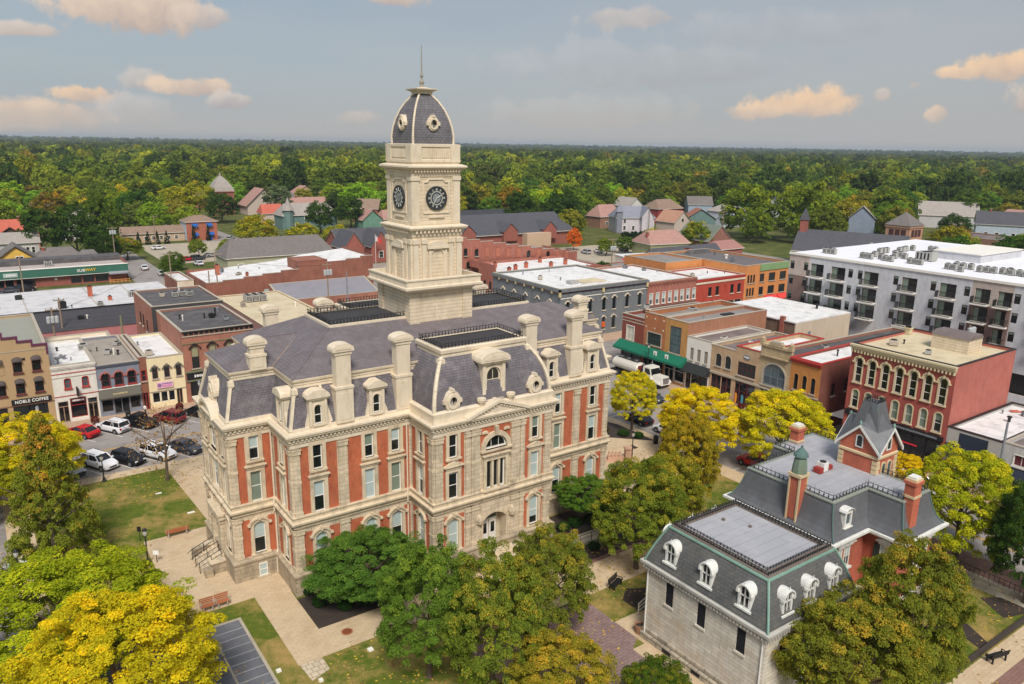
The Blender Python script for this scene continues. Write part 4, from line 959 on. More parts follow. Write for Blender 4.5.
for side in range(4):
    p = MB(); p.T = Matrix.Translation((tcx,tcy,0)) @ Matrix.Rotation(side*math.pi/2, 4, 'Z'); a, d = (hw, hd) if side % 2 == 0 else (hd, hw)
    op = arch_pts(.5,1.0,.25); p.poly([(x,-d-.03,z+11.5) for x,z in op], DGLASS); p.ring([(x,z+11.5) for x,z in op], [(x*1.35,(z-.4)*1.2+11.9) for x,z in op], -d-.08, -d, PWHITE)
    p.build('window', tw_, (0,0,0))
    if side in (0,3):
        for s in (-.45,.45):
            if side == 3: continue
            p = MB(); p.T = Matrix.Translation((tcx,tcy,0)) @ Matrix.Rotation(side*math.pi/2, 4, 'Z')
            op = arch_pts(.5,1.7,.25); p.poly([(x+s,-d-.03,z+8.6) for x,z in op], BGLASS); p.ring([(x+s,z+8.6) for x,z in op], [(x*1.4+s,(z-.8)*1.14+9.4) for x,z in op], -d-.08, -d, BUFF); p.build('window', tw_, (0,0,0))
b = MB(); top = .62; zt = 15.35
for side in range(4):
    b.T = Matrix.Translation((tcx,tcy,0)) @ Matrix.Rotation(side*math.pi/2, 4, 'Z'); a, d = (hw+.3, hd+.35) if side % 2 == 0 else (hd+.35, hw+.3)
    tb = [(-top,-top,zt),(top,-top,zt)]
    pk = (0,-d,13.55); inr = (0,-top-.55,13.7)
    # two curved flanks from corner to platform, and the gable roof in between
    for s in (-1,1):
        c = (s*a,-d,11.45); m1 = (s*(a*.60),-d*.60,13.0)
        b.poly([c,pk,inr,(s*top*.2,-top*1.25,14.4),m1], RO)
        b.poly([m1,(s*top*.2,-top*1.25,14.4),(0,-top,zt),(s*top,-top,zt)], RO)
    b.poly([(0,-top*1.2,14.4),(-top*.2,-top*1.25,14.4),(0,-top,zt)], RO); b.poly([(0,-top*1.2,14.4),(top*.2,-top*1.25,14.4),(0,-top,zt)], RO)
    b.poly([(0,-top-.55,13.7),(-top*.2,-top*1.25,14.4),(0,-top*1.2,14.4)], RO); b.poly([(0,-top-.55,13.7),(top*.2,-top*1.25,14.4),(0,-top*1.2,14.4)], RO)
b.T = None
b.poly([(tcx-top,tcy-top,zt),(tcx+top,tcy-top,zt),(tcx+top,tcy+top,zt),(tcx-top,tcy+top,zt)], RO)
b.build('tower_roof', tw_, (0,0,0))
b = MB()
for side in range(4):
    b.T = Matrix.Translation((tcx,tcy,0)) @ Matrix.Rotation(side*math.pi/2, 4, 'Z'); a, d = (hw+.3, hd+.35) if side % 2 == 0 else (hd+.35, hw+.3)
    for s in (-1,1):
        b.extr([(0,13.55),(0,13.28),(s*(a+.02),11.15),(s*(a+.02),11.45)][::s], -d-.03, -d+.12, PWHITE)
    b.lathe([(.1,13.5),(.12,13.7),(.04,13.9)], 0, -d+.1, COPPER, 6)
b.T = None
b.build('bargeboard', tw_, (0,0,0))
b = MB()
for i in range(4):
    c = [(-1,-1),(1,-1),(1,1),(-1,1)][i]; b.tube((tcx+c[0]*top,tcy+c[1]*top,zt),(tcx+c[0]*(hw*.62),tcy+c[1]*(hd*.62),13.02),.05,M('dull_copper',(0,0,0)),5); b.tube((tcx+c[0]*(hw*.62),tcy+c[1]*(hd*.62),13.02),(tcx+c[0]*(hw+.3),tcy+c[1]*(hd+.35),11.47),.05,M('dull_copper',(0,0,0)),5)
b.build('copper_hip', tw_, (0,0,0))
b = MB(); cresting(b, rect(tcx-.6,tcx+.6,tcy-.6,tcy+.6), zt, .42, IRON, .2, True); b.build('iron_cresting', tw_, (0,0,0))
# low link between jail and residence
mb = MB(); mb.box(33.2,38.2,-20.8,-13.5,-.1,6.0,JSTONE); mb.box(33.1,38.2,-20.9,-13.4,6.0,6.15,RSLATE); mb.build('link_block', RS)
# rooftop unit on the residence deck
t = thing('rooftop_unit', 'small grey and red air unit on the flat roof of the brick residence', 'air unit', (43.6,-16.6,9.4))
b = MB(); b.box(-.35,.35,-.35,.35,.08,.85,PWHITE); b.lathe([(.28,.85),(.28,.92),(.05,.93)],0,0,IRON,10); b.build('cabinet', t, (0,0,0))
MB().box(-.9,-.4,-.4,.3,.05,.5,M('red_duct', (150,52,44), var=.2)).build('duct', t, (0,0,0)); MB().box(.4,1.1,-.3,.4,.05,.4,M('red_duct',(0,0,0))).build('duct', t, (0,0,0))
t = thing('roof_vent', 'short bent vent pipe beside the air unit on the brick residence roof', 'vent pipe', (41.9,-15.9,9.4))
b = MB(); b.tube((0,0,0),(0,0,.5),.07,IRON,8); b.tube((0,0,.5),(-.25,0,.55),.08,IRON,8); b.build('pipe', t, (0,0,0))
FOOT = []
# ================================================================== SHOPS
WROOF = M('white_membrane', (226,225,223), 'seam', col2=(204,203,200), bh=1.9, mo=.012, var=.07, stain=((158,156,154), .7), stsc=(.35,.35,.35))
BROOF = M('black_roof', (84,81,82), 'seam', col2=(58,56,58), bh=1.6, mo=.02, var=.18, stain=((126,121,118), .65), stsc=(.3,.3,.3))
TROOF = M('tan_roof', (206,192,160), var=.1, stain=((164,136,100), .65), stsc=(.25,.25,.25))
GROOF = M('grey_gravel_roof', (140,134,130), var=.16, stain=((100,96,94), .5), stsc=(.25,.25,.25))
BRROOF = M('brown_roof', (112,100,98), var=.16, stain=((150,140,136), .5), stsc=(.2,.2,.2))
CAPST = M('coping', (176,166,150), var=.12)
SHOPG = Mglass('shop_glass', (22,26,30), .08, .6, .5)
DARKF = M('dark_frame', (36,32,34), var=.15, rough=.5)
MAROON = M('maroon_frame', (96,40,44), var=.15)
AWNK = M('black_awning', (38,40,40), var=.2)
SIGNW = M('sign_white', (236,234,226), var=.02)
SIGNK = M('sign_black', (24,22,26), var=.1)
GREYFR = M('grey_frame', (128,132,138), var=.1)
def strip_sign(parent, x0, x1, z0, z1, m, y=-.1, d=.1):
    b = MB(); b.box(x0,x1,y-d,y,z0,z1,m); return b.build('sign', parent, (0,0,0))
def sign_text(parent, body, x, z, size, m, y, ext=.03, sx=1.0):
    return link('lettering', text_mesh(body, size, m, ext, sx=sx), parent, (x,y,z))
def scribble(parent, x0, x1, z, h, m, y, seed=1):
    """lettering too small to read in the photograph: a row of short strokes"""
    r = random.Random(seed); b = MB(); x = x0
    while x < x1:
        w_ = h*(.35+.4*r.random()); b.box(x, min(x+w_,x1), y-.03, y, z-h/2*(.7+.3*r.random()), z+h/2*(.7+.3*r.random()), m); x += w_+h*.22
    return b.build('lettering', parent, (0,0,0))
def storefront(parent, segs, z0, z1, fm, y=.12, door=None, bulk=.5, bm=None, tr=.0):
    """shop windows: segs = list of (x0,x1); each a framed pane with a stall riser"""
    for i, (a, c) in enumerate(segs):
        isd = door is not None and i in door
        b = MB(); bz = z0+.08 if isd else z0+bulk
        if not isd: b.box(a, c, y-.06, y+.1, z0, bz, bm or fm)
        b.box(a, a+.07, y-.06, y+.08, bz, z1, fm); b.box(c-.07, c, y-.06, y+.08, bz, z1, fm); b.box(a, c, y-.06, y+.08, z1-.08, z1, fm); b.box(a, c, y-.06, y+.08, bz, bz+.07, fm)
        zt = z0+2.15
        if z1 > zt+.3: b.box(a, c, y-.05, y+.08, zt, zt+.07, fm)
        if isd: b.box((a+c)/2-.04, (a+c)/2+.04, y-.05, y+.06, bz, min(zt,z1), fm)
        o = b.build('door' if isd else 'shop_window', parent, (0,0,0))
        p = MB(); p.poly([(a+.05,y+.02,bz+.05),(c-.05,y+.02,bz+.05),(c-.05,y+.02,z1-.05),(a+.05,y+.02,z1-.05)], SHOPG); p.build('pane', o, (0,0,0))
def awning(parent, x0, x1, zt, zb, proj, m, val=.25, name='awning'):
    b = MB()
    v = [(x0,-.02,zt),(x1,-.02,zt),(x1,-proj,zb),(x0,-proj,zb)]
    b.poly(v, m); b.poly([(x0,-proj,zb),(x1,-proj,zb),(x1,-proj,zb-val),(x0,-proj,zb-val)], m)
    for x in (x0,x1): b.poly([(x,-.02,zt),(x,-proj,zb),(x,-proj,zb-val),(x,-.02,zb-val)], m)
    b.poly([(x0,-.02,zt-.06),(x1,-.02,zt-.06),(x1,-proj+.02,zb-.06),(x0,-proj+.02,zb-.06)], m)
    return b.build(name, parent, (0,0,0))
def shop(name, label, cat, org, th, w_, d, h, wm, rm, par=.6, ops=(), zones=(), side=None, cap=None, back_h=None, z0=0, reveal=.2, group=None, mr=None, th_par=.28):
    """a flat roofed building; org is its front left corner seen from the street (front along local x, depth +y)"""
    R_ = thing(name, label, cat, (org[0],org[1],0), th, group)
    sm = side or wm; cm = cap or CAPST; bh = back_h or h
    b = MB(); facade(b, 0, w_, z0-.15, h, list(ops), wm, reveal, mr, zones)
    b.poly([(0,0,z0-.15),(0,d,z0-.15),(0,d,bh),(0,0,h)], sm); b.poly([(w_,0,z0-.15),(w_,d,z0-.15),(w_,d,bh),(w_,0,h)], sm); b.poly([(0,d,z0-.15),(w_,d,z0-.15),(w_,d,bh),(0,d,bh)], sm)
    t = th_par
    b.poly([(t,t,h-par-.02),(w_-t,t,h-par-.02),(w_-t,t,h),(t,t,h)], sm)
    b.poly([(t,t,h-par-.02),(t,d-t,bh-par-.02),(t,d-t,bh),(t,t,h)], sm); b.poly([(w_-t,t,h-par-.02),(w_-t,d-t,bh-par-.02),(w_-t,d-t,bh),(w_-t,t,h)], sm); b.poly([(t,d-t,bh-par-.02),(w_-t,d-t,bh-par-.02),(w_-t,d-t,bh),(t,d-t,bh)], sm)
    b.build('wall', R_, (0,0,0))
    b = MB(); o_ = .05
    def lip(x0,x1,y0,y1,za,zb): b.taper((x0,x1,y0,y1),za,(x0,x1,y0,y1),za+.1,cm)
    b.box(-o_, w_+o_, -o_, t+o_, h, h+.1, cm); b.box(-o_, w_+o_, d-t-o_, d+o_, bh, bh+.1, cm)
    for x in (0, w_-t):
        v = [(x-o_,t+o_,h),(x+t+o_,t+o_,h),(x+t+o_,d-t-o_,bh),(x-o_,d-t-o_,bh)]
        b.add(v+[(p[0],p[1],p[2]+.1) for p in v], [[3,2,1,0],[4,5,6,7],[0,1,5,4],[1,2,6,5],[2,3,7,6],[3,0,4,7]], cm)
    b.build('coping', R_, (0,0,0))
    b = MB(); b.poly([(t,t,h-par),(w_-t,t,h-par),(w_-t,d-t,bh-par),(t,d-t,bh-par)], rm); b.build('roof', R_, (0,0,0))
    R_['roofz'] = h-par
    return R_
def cornice(parent, x0, x1, z0, z1, proud, m, brk=None, step=.5, y=0.0, name='cornice'):
    b = MB(); b.box(x0, x1, y-proud*.45, y, z0, z0+(z1-z0)*.35, m); b.box(x0-.04, x1+.04, y-proud*.8, y, z0+(z1-z0)*.35, z0+(z1-z0)*.7, m); b.box(x0-.08, x1+.08, y-proud, y, z0+(z1-z0)*.7, z1, m)
    if brk:
        k = max(2, int((x1-x0)/step))
        for i in range(k): x = x0+.1+(x1-x0-.3)*i/(k-1); b.box(x, x+.14, y-proud*.75, y, z0-.28, z0+.01, brk)
    return b.build(name, parent, (0,0,0))
def unit(label, loc, rot=0.0, sz=(1.2,1.0,.9), group=None, cm=None, name='rooftop_unit'):
    t = thing(name, label, 'air unit', loc, rot, group)
    b = MB(); x, y, z = sz[0]/2, sz[1]/2, sz[2]; m = cm or M('unit_metal', (168,166,160), var=.12, rough=.5)
    b.box(-x,x,-y,y,.12,z,m); b.box(-x*.9,x*.9,-y*.9,y*.9,0,.12,IRON); b.build('cabinet', t, (0,0,0))
    b = MB(); b.lathe([(min(x,y)*.8,z),(min(x,y)*.8,z+.08),(min(x,y)*.3,z+.1)],0,0,IRON,10)
    for k in range(4): b.box(-x*.8+k*x*.42,-x*.6+k*x*.42,-y-.015,-y+.01,.25,z-.15,IRON)
    b.build('fan_grille', t, (0,0,0)); return t
def vent(label, loc, h=.6, r=.1, group=None, m=None):
    t = thing('vent_pipe', label, 'vent', loc, 0, group); b = MB(); b.lathe([(r,0),(r,h),(r*1.7,h+.02),(r*1.5,h+.16),(r*.3,h+.22)],0,0,m or IRON,8); b.build('pipe', t, (0,0,0)); return t
def brick_chimney(label, loc, w_=.6, h=1.4, m=None):
    t = thing('roof_chimney', label, 'chimney', loc); b = MB(); b.box(-w_/2,w_/2,-w_/2,w_/2,-.1,h,m or CHB); b.box(-w_/2-.07,w_/2+.07,-w_/2-.07,w_/2+.07,h-.2,h,m or CHB); b.build('stack', t, (0,0,0))
    b = MB(); b.box(-w_*.3,w_*.3,-w_*.3,w_*.3,h,h+.2,IRON); b.build('flue', t, (0,0,0)); return t
YN = 60.1      # street front of the north row, XE of the east row
# ---- tan building with a stepped gable and a coffee sign
TANW = M('tan_stucco', (178,150,112), var=.07, stain=((150,124,92), .3))
PURP = M('purple_coping', (96,42,74), var=.15)
AWNB = M('brown_metal_awning', (84,74,72), var=.2)
tx = -8.22-16
tw_ = 16.0
cols = [tw_-1.45, tw_-3.5, tw_-5.55, tw_-7.6, tw_-9.65, tw_-11.7]
ops = [(x-.5,x+.5,z,z+1.9) for x in cols for z in (4.75,7.55) if not (z > 7 and x in (cols[2],cols[3]))]
ops += [(tw_-4.6,tw_-.8,.4,3.2),(tw_-9.4,tw_-5.2,.4,3.2)]
A = shop('coffee_shop', 'tan two storey corner building with purple stepped gable and NOBLE COFFEE sign', 'shop building', (tx,YN), 0, tw_, 24, 10.3, TANW, M('grey_green_roof', (150,150,138), 'seam', col2=(128,128,118), bh=.8, var=.1), .3, ops, mr=TANW)
b = MB(); k = 6
for i in range(k):      # stepped gable, right half, left half mirrored
    x1 = tw_-i*1.55; z1 = 10.3+.1+.62*(i+0)
    b.box(x1-1.55 if i < k-1 else tw_/2, x1, -.02, .3, 10.3, z1+.5, TANW); b.box(0+i*1.55, (i+1)*1.55 if i < k-1 else tw_/2, -.02, .3, 10.3, z1+.5, TANW)
b.build('stepped_gable', A, (0,0,0))
b = MB()
for i in range(k):
    z1 = 10.3+.1+.62*i
    for s in (1,-1):
        def X(v): return v if s > 0 else tw_-v
        xa, xb = X(tw_-i*1.55+.04), X(tw_-(i+1)*1.55-.06 if i < k-1 else tw_/2); b.box(min(xa,xb), max(xa,xb), -.12, .36, z1+.36, z1+.58, PURP)
        xc, xd = X(tw_-i*1.55+.04), X(tw_-i*1.55-.2); b.box(min(xc,xd), max(xc,xd), -.11, .35, z1-.26 if i else 9.6, z1+.36, PURP)
b.build('gable_coping', A, (0,0,0))
wT = win_T('noble', 1.0, 1.9, .0, frame=MAROON, glass=DGLASS, blind=BLIND2, bl=.2, sill=M('maroon_frame',(0,0,0)), tw=.03, fw=.06)
am = MB(); n_ = 8
for i in range(n_):
    t0, t1 = math.pi*i/n_, math.pi*(i+1)/n_
    am.poly([(.58*math.cos(t0),0,.0+.45*math.sin(t0)),(.58*math.cos(t1),0,.45*math.sin(t1)),(.5*math.cos(t1),-.42,.2*math.sin(t1)-.12),(.5*math.cos(t0),-.42,.2*math.sin(t0)-.12)], AWNB)
    am.poly([(.5*math.cos(t0),-.42,.2*math.sin(t0)-.12),(.5*math.cos(t1),-.42,.2*math.sin(t1)-.12),(0,-.42,-.14)], AWNB)
am = am.mesh('awning')
for x in cols:
    for z in (4.75,7.55):
        if z > 7 and x in (cols[2],cols[3]):
            MB().ring(arch_pts(1.0,1.9,0), arch_pts(1.0,1.9,0,grow=.08), -.05, .01, TANW).build('blind_window', A, (x,0,z)); continue
        inst(wT, A, (x,0,z))
    for z in (4.75,7.55): link('awning', am, A, (x,-.03,z+1.62))
storefront(A, [(tw_-4.6,tw_-2.9),(tw_-2.8,tw_-.8),(tw_-9.4,tw_-7.2),(tw_-7.1,tw_-5.2)], 0, 3.2, DARKF, door=(1,))
s = strip_sign(A, tw_-4.7, tw_-.35, 3.42, 4.12, SIGNK); sign_text(s, 'NOBLE COFFEE', tw_-2.5, 3.77, .56, SIGNW, -.22, sx=.92)
strip_sign(A, 0, tw_, 3.2, 3.35, M('band_brown', (132,98,74), var=.1), -.0, .06)
b = MB(); b.box(tw_/2-1.4,tw_/2+1.0,-.05,0,9.6,10.2,M('faded_sign', (150,120,96), var=.2)); b.build('sign', A, (0,0,0)); scribble(A, tw_/2-1.2, tw_/2+.8, 9.9, .4, AWNB, -.06, 3)
b = MB(); b.box(tw_-2.9,tw_-2.6,-.06,.0,9.1,9.4,DARKF); b.build('vent_grille', A, (0,0,0))
# ---- white shop
RED = M('red_trim', (170,52,44), var=.1)
WPAINT = M('white_brick_paint', (226,222,212), 'brick', col2=(208,204,194), var=.05, stain=((190,186,176), .3))
w_ = 5.1
B_ = shop('white_shop', 'white painted two storey shop with two small red framed windows upstairs', 'shop building', (-8.22,YN), 0, w_, 15, 7.75, WPAINT, WROOF, .4, [(1.35,2.05,4.6,5.9),(3.4,4.1,4.6,5.9),(1.7,3.6,.4,3.2),(3.75,4.9,.0,2.9),(.3,1.5,.0,2.9)])
wt = win_T('whs', .7, 1.3, .12, frame=RED, glass=BGLASS, trim=RED, tw=.08, tp=.05, sill=RED, fill=WPAINT)
inst(wt, B_, (1.7,0,4.6)); inst(wt, B_, (3.75,0,4.6))
storefront(B_, [(1.7,3.6)], 0, 3.2, RED, bm=CREAM); storefront(B_, [(3.75,4.9),(.3,1.5)], 0, 2.9, M('tan_frame', (170,140,110), var=.1), door=(0,1))
for z, m in ((6.6,RED),(6.1,CAPST),(3.55,RED)): strip_sign(B_, 0, w_, z, z+.1, m, -.0, .05)
cornice(B_, 0, w_, 7.2, 7.7, .25, WPAINT)
s = strip_sign(B_, 1.75, 3.55, 2.65, 3.1, MAROON, -.02, .05); scribble(s, 2.0, 3.3, 2.87, .22, SIGNW, -.08, 5)
b = MB(); b.box(2.55,2.75,-1.0,-.05,3.6,4.7,DARKF); b.tube((2.65,-.05,4.75),(2.65,-1.05,4.75),.03,IRON); b.build('blade_sign', B_, (0,0,0))
# ---- grey shop
GREYW = M('blue_grey_paint', (132,138,152), 'brick', col2=(120,126,140), var=.06)
w_ = 5.2
G_ = shop('grey_shop', 'blue grey two storey shop with three arched red windows and dark canopy', 'shop building', (-3.08,YN), 0, w_, 17, 7.1, GREYW, M('dusty_roof', (158,148,136), var=.12, stain=((120,112,104), .5)), .3, [(x-.45,x+.45,4.1,5.9) for x in (1.0,2.6,4.2)]+[(.2,1.6,.3,2.6),(1.7,3.6,.0,2.6),(3.7,5.0,.3,2.6)])
wt = win_T('grs', .9, 1.8, .42, frame=MAROON, glass=DGLASS, trim=MAROON, tw=.1, tp=.06, sill=RED, fill=GREYW, hood='arch', hm=M('pale_red', (176,110,100), var=.1))
for x in (1.0,2.6,4.2): inst(wt, G_, (x,0,4.1))
storefront(G_, [(.2,1.6),(1.7,3.6),(3.7,5.0)], 0, 2.6, GREYFR, door=(1,))
cornice(G_, 0, w_, 6.7, 7.1, .2, M('dark_grey_trim', (92,96,108), var=.1))
aw = awning(G_, -.02, w_-.1, 3.7, 2.75, .9, M('grey_canopy', (96,92,82), var=.15), .2); scribble(aw, 1.6, 3.4, 3.1, .26, M('gold_letters', (206,190,140), var=.1), -.72, 7)
b = MB(); b.box(0,w_,-.12,0,3.72,3.86,WHITE); b.build('trim_band', G_, (0,0,0))
# ---- narrow brick bay and cream shop
NB = shop('narrow_brick_bay', 'one window wide brown brick bay squeezed between grey and cream shops', 'shop building', (2.12,YN), 0, .96, 15, 7.5, M('brown_brick', (150,96,72), 'brick', col2=(120,84,68)), BROOF, .3, [(.2,.8,4.1,5.6),(.15,.85,0,2.4)])
inst(win_T('nbw', .6, 1.5, 0, frame=RED, glass=DGLASS, trim=RED, tw=.06, tp=.04, sill=CAPST), NB, (.5,0,4.1)); storefront(NB, [(.15,.85)], 0, 2.4, RED, door=(0,))
CRW = M('cream_stucco', (234,218,176), var=.04, stain=((206,188,146), .3))
w_ = 4.8
C_ = shop('cream_shop', 'cream stucco two storey shop with three narrow windows and a pink sign board', 'shop building', (3.1,YN), 0, w_, 15, 7.2, CRW, WROOF, .25, [(x-.35,x+.35,4.2,5.9) for x in (.95,2.5,4.05)]+[(.35,1.35,.7,2.2),(1.45,2.35,.7,2.2),(2.45,3.3,.7,2.2),(3.5,4.3,0,2.4)])
wt = win_T('crs', .7, 1.7, .3, frame=MAROON, glass=DGLASS, blind=BLIND2, bl=.2, fill=CRW, sill=CAPST, hood='arch', hm=M('grey_hood', (120,112,104), var=.1), trim=CAPST, tw=.05, tp=.03)
for x in (.95,2.5,4.05): inst(wt, C_, (x,0,4.2))
storefront(C_, [(.35,1.35),(1.45,2.35),(2.45,3.3)], .2, 2.2, WHITE, bm=CRW, bulk=.5); storefront(C_, [(3.5,4.3)], 0, 2.4, M('tan_frame',(0,0,0)), door=(0,))
s = strip_sign(C_, 1.0, 3.1, 2.75, 3.65, M('pink_board', (226,190,204), var=.05)); scribble(s, 1.65, 2.95, 3.38, .2, M('mauve_letters', (150,104,150), var=.05), -.21, 9); scribble(s, 1.65, 2.95, 3.05, .26, M('pink_letters', (224,120,190), var=.05), -.21, 11)
b = MB(); b.lathe([(.28,0),(.28,.03),(.2,.03)],0,0,M('mauve_letters',(0,0,0)),12); b.v = [(x+1.32,-.21-z,y+3.2) for x,y,z in b.v]; b.build('emblem', s, (0,0,0))
for x0_, m, z_ in ((.5,M('violet_display', (90,60,110), var=.3),1.0),(1.6,M('yellow_display', (214,180,40), var=.2),1.2),(1.95,RED,1.6)): MB().box(x0_,x0_+.35,.2,.3,z_,z_+.45,m).build('window_display', C_, (0,0,0))
strip_sign(C_, 0, w_, 2.3, 2.42, CAPST, 0, .08)
# ---- two storey brick corner building with the two level black roof
RB2 = M('aged_red_brick', (176,116,94), 'brick', col2=(142,100,84), var=.16, stain=((130,80,64), .55))
w_ = 9.9
K_ = shop('brick_corner_shop', 'two storey red brick shop with bracketed black cornice, black shopfront and black roof', 'shop building', (7.92,YN), 0, w_, 17, 10.3, RB2, BROOF, .25, [(x-.5,x+.5,4.9,8.2) for x in (1.6,4.0,6.4,8.6)]+[(.6,2.6,.3,3.2),(2.8,4.4,0,3.2),(4.7,9.4,.3,3.2)])
wt = win_T('kcs', 1.0, 3.3, .35, frame=DARKF, glass=DGLASS, blind=M('olive_blind', (150,146,112), var=.1), bl=.5, sill=CAPST, fill=RB2, trim=M('aged_red_brick',(0,0,0)), tw=.1, hood='arch', hm=DARKF)
for x in (1.6,4.0,6.4,8.6): inst(wt, K_, (x,0,4.9))
storefront(K_, [(.6,2.6),(2.8,4.4),(4.7,6.9),(7.0,9.4)], 0, 3.0, DARKF, door=(1,))
s = strip_sign(K_, .2, w_-.2, 3.3, 4.3, SIGNK); scribble(s, 1.2, 3.6, 3.8, .42, SIGNW, -.21, 13)
b = MB(); b.box(.1,w_-.1,-.25,0,4.35,4.6,M('olive_trim', (120,122,92), var=.1)); b.box(.1,w_-.1,-.2,0,3.05,3.25,M('olive_trim',(0,0,0))); b.build('trim_band', K_, (0,0,0))
b = MB()
for i in range(14): b.box(.3+i*.7,.85+i*.7,-.03,.02,9.75,10.2,DARKF)
b.box(0,w_,-.2,0,10.2,10.36,DARKF); b.box(0,w_,-.12,0,9.55,9.68,CAPST); b.box(0,w_,-.1,0,8.5,8.62,M('olive_trim',(0,0,0))); b.build('cornice', K_, (0,0,0))
K2 = shop('brick_rear_block', 'taller rear brick block with raised black roof behind the brick corner shop', 'building', (7.3,77.2), 0, 10.9, 15.5, 10.9, M('black_roof_face', (62,60,62), var=.15), BROOF, .2, [], side=RB2)
for i, (x, y, z) in enumerate(((12.5,85,10.7),(13.7,85.4,10.7),(14.7,84.6,10.7))): unit('metal air unit on the raised black roof, one of three together', (x,y,z), .1*i, (1.0,.9,.9), 'air units on the raised black roof')
unit('single black air unit on the lower black roof of the brick corner shop', (14.2,68.6,10.05), .2, (.7,.7,.7), cm=IRON); vent('tall grey vent pipe on the lower black roof of the brick corner shop', (15.0,69.6,10.05), 1.1, .12)
# side windows on its west wall
for (y,z) in ((70.5,5.2),(73.5,5.2),(82,6.0),(85,6.4),(87.5,6.4)): inst(win_T('kside', .7, 1.9, 0, frame=DARKF, glass=DGLASS, sill=CAPST, tw=.02), K_ if y < 77 else K2, (-.13,y-YN,z) if y < 77 else (-.13,y-77.2,z), R0)
# roofs' small clutter on the white shop
unit('grey air unit among low walls on the white shop rear roof', (-3.4,69.5,7.3), 0, (1.2,1.0,.8)); vent('round turbine vent on the white shop roof', (-6.2,65,7.35), .4, .2, m=GREYFR)
b = thing('roof_hatch', 'low curved grey duct lying on the white shop roof', 'roof duct', (-7.2,65.4,7.35)); q = MB(); q.tube((0,0,.15),(.9,.5,.15),.18,GREYFR,8); q.build('duct', b, (0,0,0))
# ================================================================== EAST ROW (fronts along x = 74.3, facing west)
XE = 74.3
def east(name, label, y0, y1, d, h, wm, rm, par=.5, ops=(), **k): return shop(name, label, 'shop building', (XE,y0), R0, y0-y1, d, h, wm, rm, par, ops, **k)
OBR = M('orange_tan_brick', (180,114,72), 'brick', col2=(150,96,62), var=.08)
OBR2 = M('tan_brick', (198,146,84), 'brick', col2=(170,122,70), var=.06)
RBR = M('dark_red_brick', (142,68,52), 'brick', col2=(112,62,52), var=.1)
GREENF = M('green_frame', (28,84,70), var=.1)
TEALAW = M('green_awning', (6,104,78), var=.1)
A1 = east('red_brick_shop', 'dark red brick end shop, lowest of the three above the green awning', 41.6, 36.4, 18, 9.15, RBR, GROOF, .5, [(1.2,2.9,4.9,7.3),(.3,4.9,.3,3.2)])
inst(win_T('e1', 1.7, 2.4, 0, frame=WHITE, glass=BGLASS, blind=M('pale_board', (196,190,170), var=.1), bl=1, trim=WHITE, tw=.12, tp=.05, sill=CAPST, nx=2), A1, (2.05,0,4.9)); storefront(A1, [(.3,2.4),(2.6,4.9)], 0, 3.0, GREENF)
for z in (8.0,8.5): strip_sign(A1, 0, 5.2, z, z+.14, CAPST, 0, .06)
A2 = east('orange_brick_shop', 'orange brick shop with green window and stepped top, middle above the green awning', 36.4, 31.6, 18.5, 10.35, OBR, GROOF, .7, [(.9,3.9,5.2,7.2),(.2,4.6,.3,3.2)])
inst(win_T('e2', 3.0, 2.0, 0, frame=GREENF, glass=SHOPG, trim=CAPST, tw=.16, tp=.06, sill=CAPST, nx=5, ny=2), A2, (2.4,0,5.2)); storefront(A2, [(.2,2.3),(2.5,4.6)], 0, 3.0, GREENF)
b = MB()
for z in (8.0,9.6):
    for x in (.5,2.4,4.3): b.box(x-.12,x+.12,-.05,.01,z-.12,z+.12,CREAM)
b.box(0,.9,0,.3,10.35,10.75,OBR); b.box(0,.95,-.05,.35,10.75,10.85,CREAM); b.build('brick_ornament', A2, (0,0,0))
A3 = east('tan_brick_shop', 'tan brick shop with tall green window bay beside the white shop', 31.6, 26.95, 19, 10.25, OBR2, GROOF, .5, [(.95,3.3,4.9,9.2),(.2,4.5,.3,3.2)], side=M('pale_side_brick', (178,124,94), 'brick', col2=(150,108,88), var=.1, stain=((150,96,72), .4)))
inst(win_T('e3', 2.35, 4.3, 0, frame=GREENF, glass=BGLASS, sill=CAPST, nx=4, ny=3, tw=.03), A3, (2.1,0,4.9)); storefront(A3, [(.2,2.2),(2.4,4.4)], 0, 3.0, WHITE, door=(0,))
GA = thing('green_awning', 'long green awning across three brick shopfronts behind the tanker truck', 'awning', (XE-.03,41.9,0), R0)
aw = awning(GA, 0, 15.2, 4.75, 3.7, 1.6, TEALAW, .35, 'canopy')
for x, ch in ((9.4,4),(11.9,6)):
    s_ = MB(); s_.box(x-.35,x+.35,-1.12,-1.06,3.85,4.7,SIGNW); s_.build('sign_panel', GA, (0,0,0)); scribble(GA, x-.12, x+.12, 4.25, .5, GREYFR, -1.13, ch)
unit('small flat air unit on the roof behind the orange brick shop', (84.5,35.4,9.4), 0, (1.4,1.1,.7))
b = thing('roof_hatch', 'low black curb on the grey roof behind the tan brick shop', 'roof curb', (86.5,29.6,9.6)); MB().box(-1.2,1.2,-.5,.5,.0,.35,IRON).build('curb', b, (0,0,0))
WSH = east('small_white_shop', 'small white two storey shop with grey windows and dark shingled awning', 26.95, 22.15, 14, 8.25, M('white_stucco', (228,222,212), var=.05), BRROOF, .35, [(.7,1.4,4.7,6.6),(2.1,2.8,4.7,6.6),(3.5,4.2,4.7,6.6),(.2,1.2,.0,2.6),(1.3,4.5,.3,2.6)])
for x in (1.05,2.45,3.85): inst(win_T('wsh', .7, 1.9, 0, frame=GREYFR, glass=BGLASS, blind=M('taupe_blind', (150,136,118), var=.1), bl=1, sill=CAPST, tw=.03), WSH, (x,0,4.7))
storefront(WSH, [(.2,1.2),(1.3,2.9),(3.0,4.5)], 0, 2.6, M('brown_frame', (110,84,64), var=.1), door=(0,))
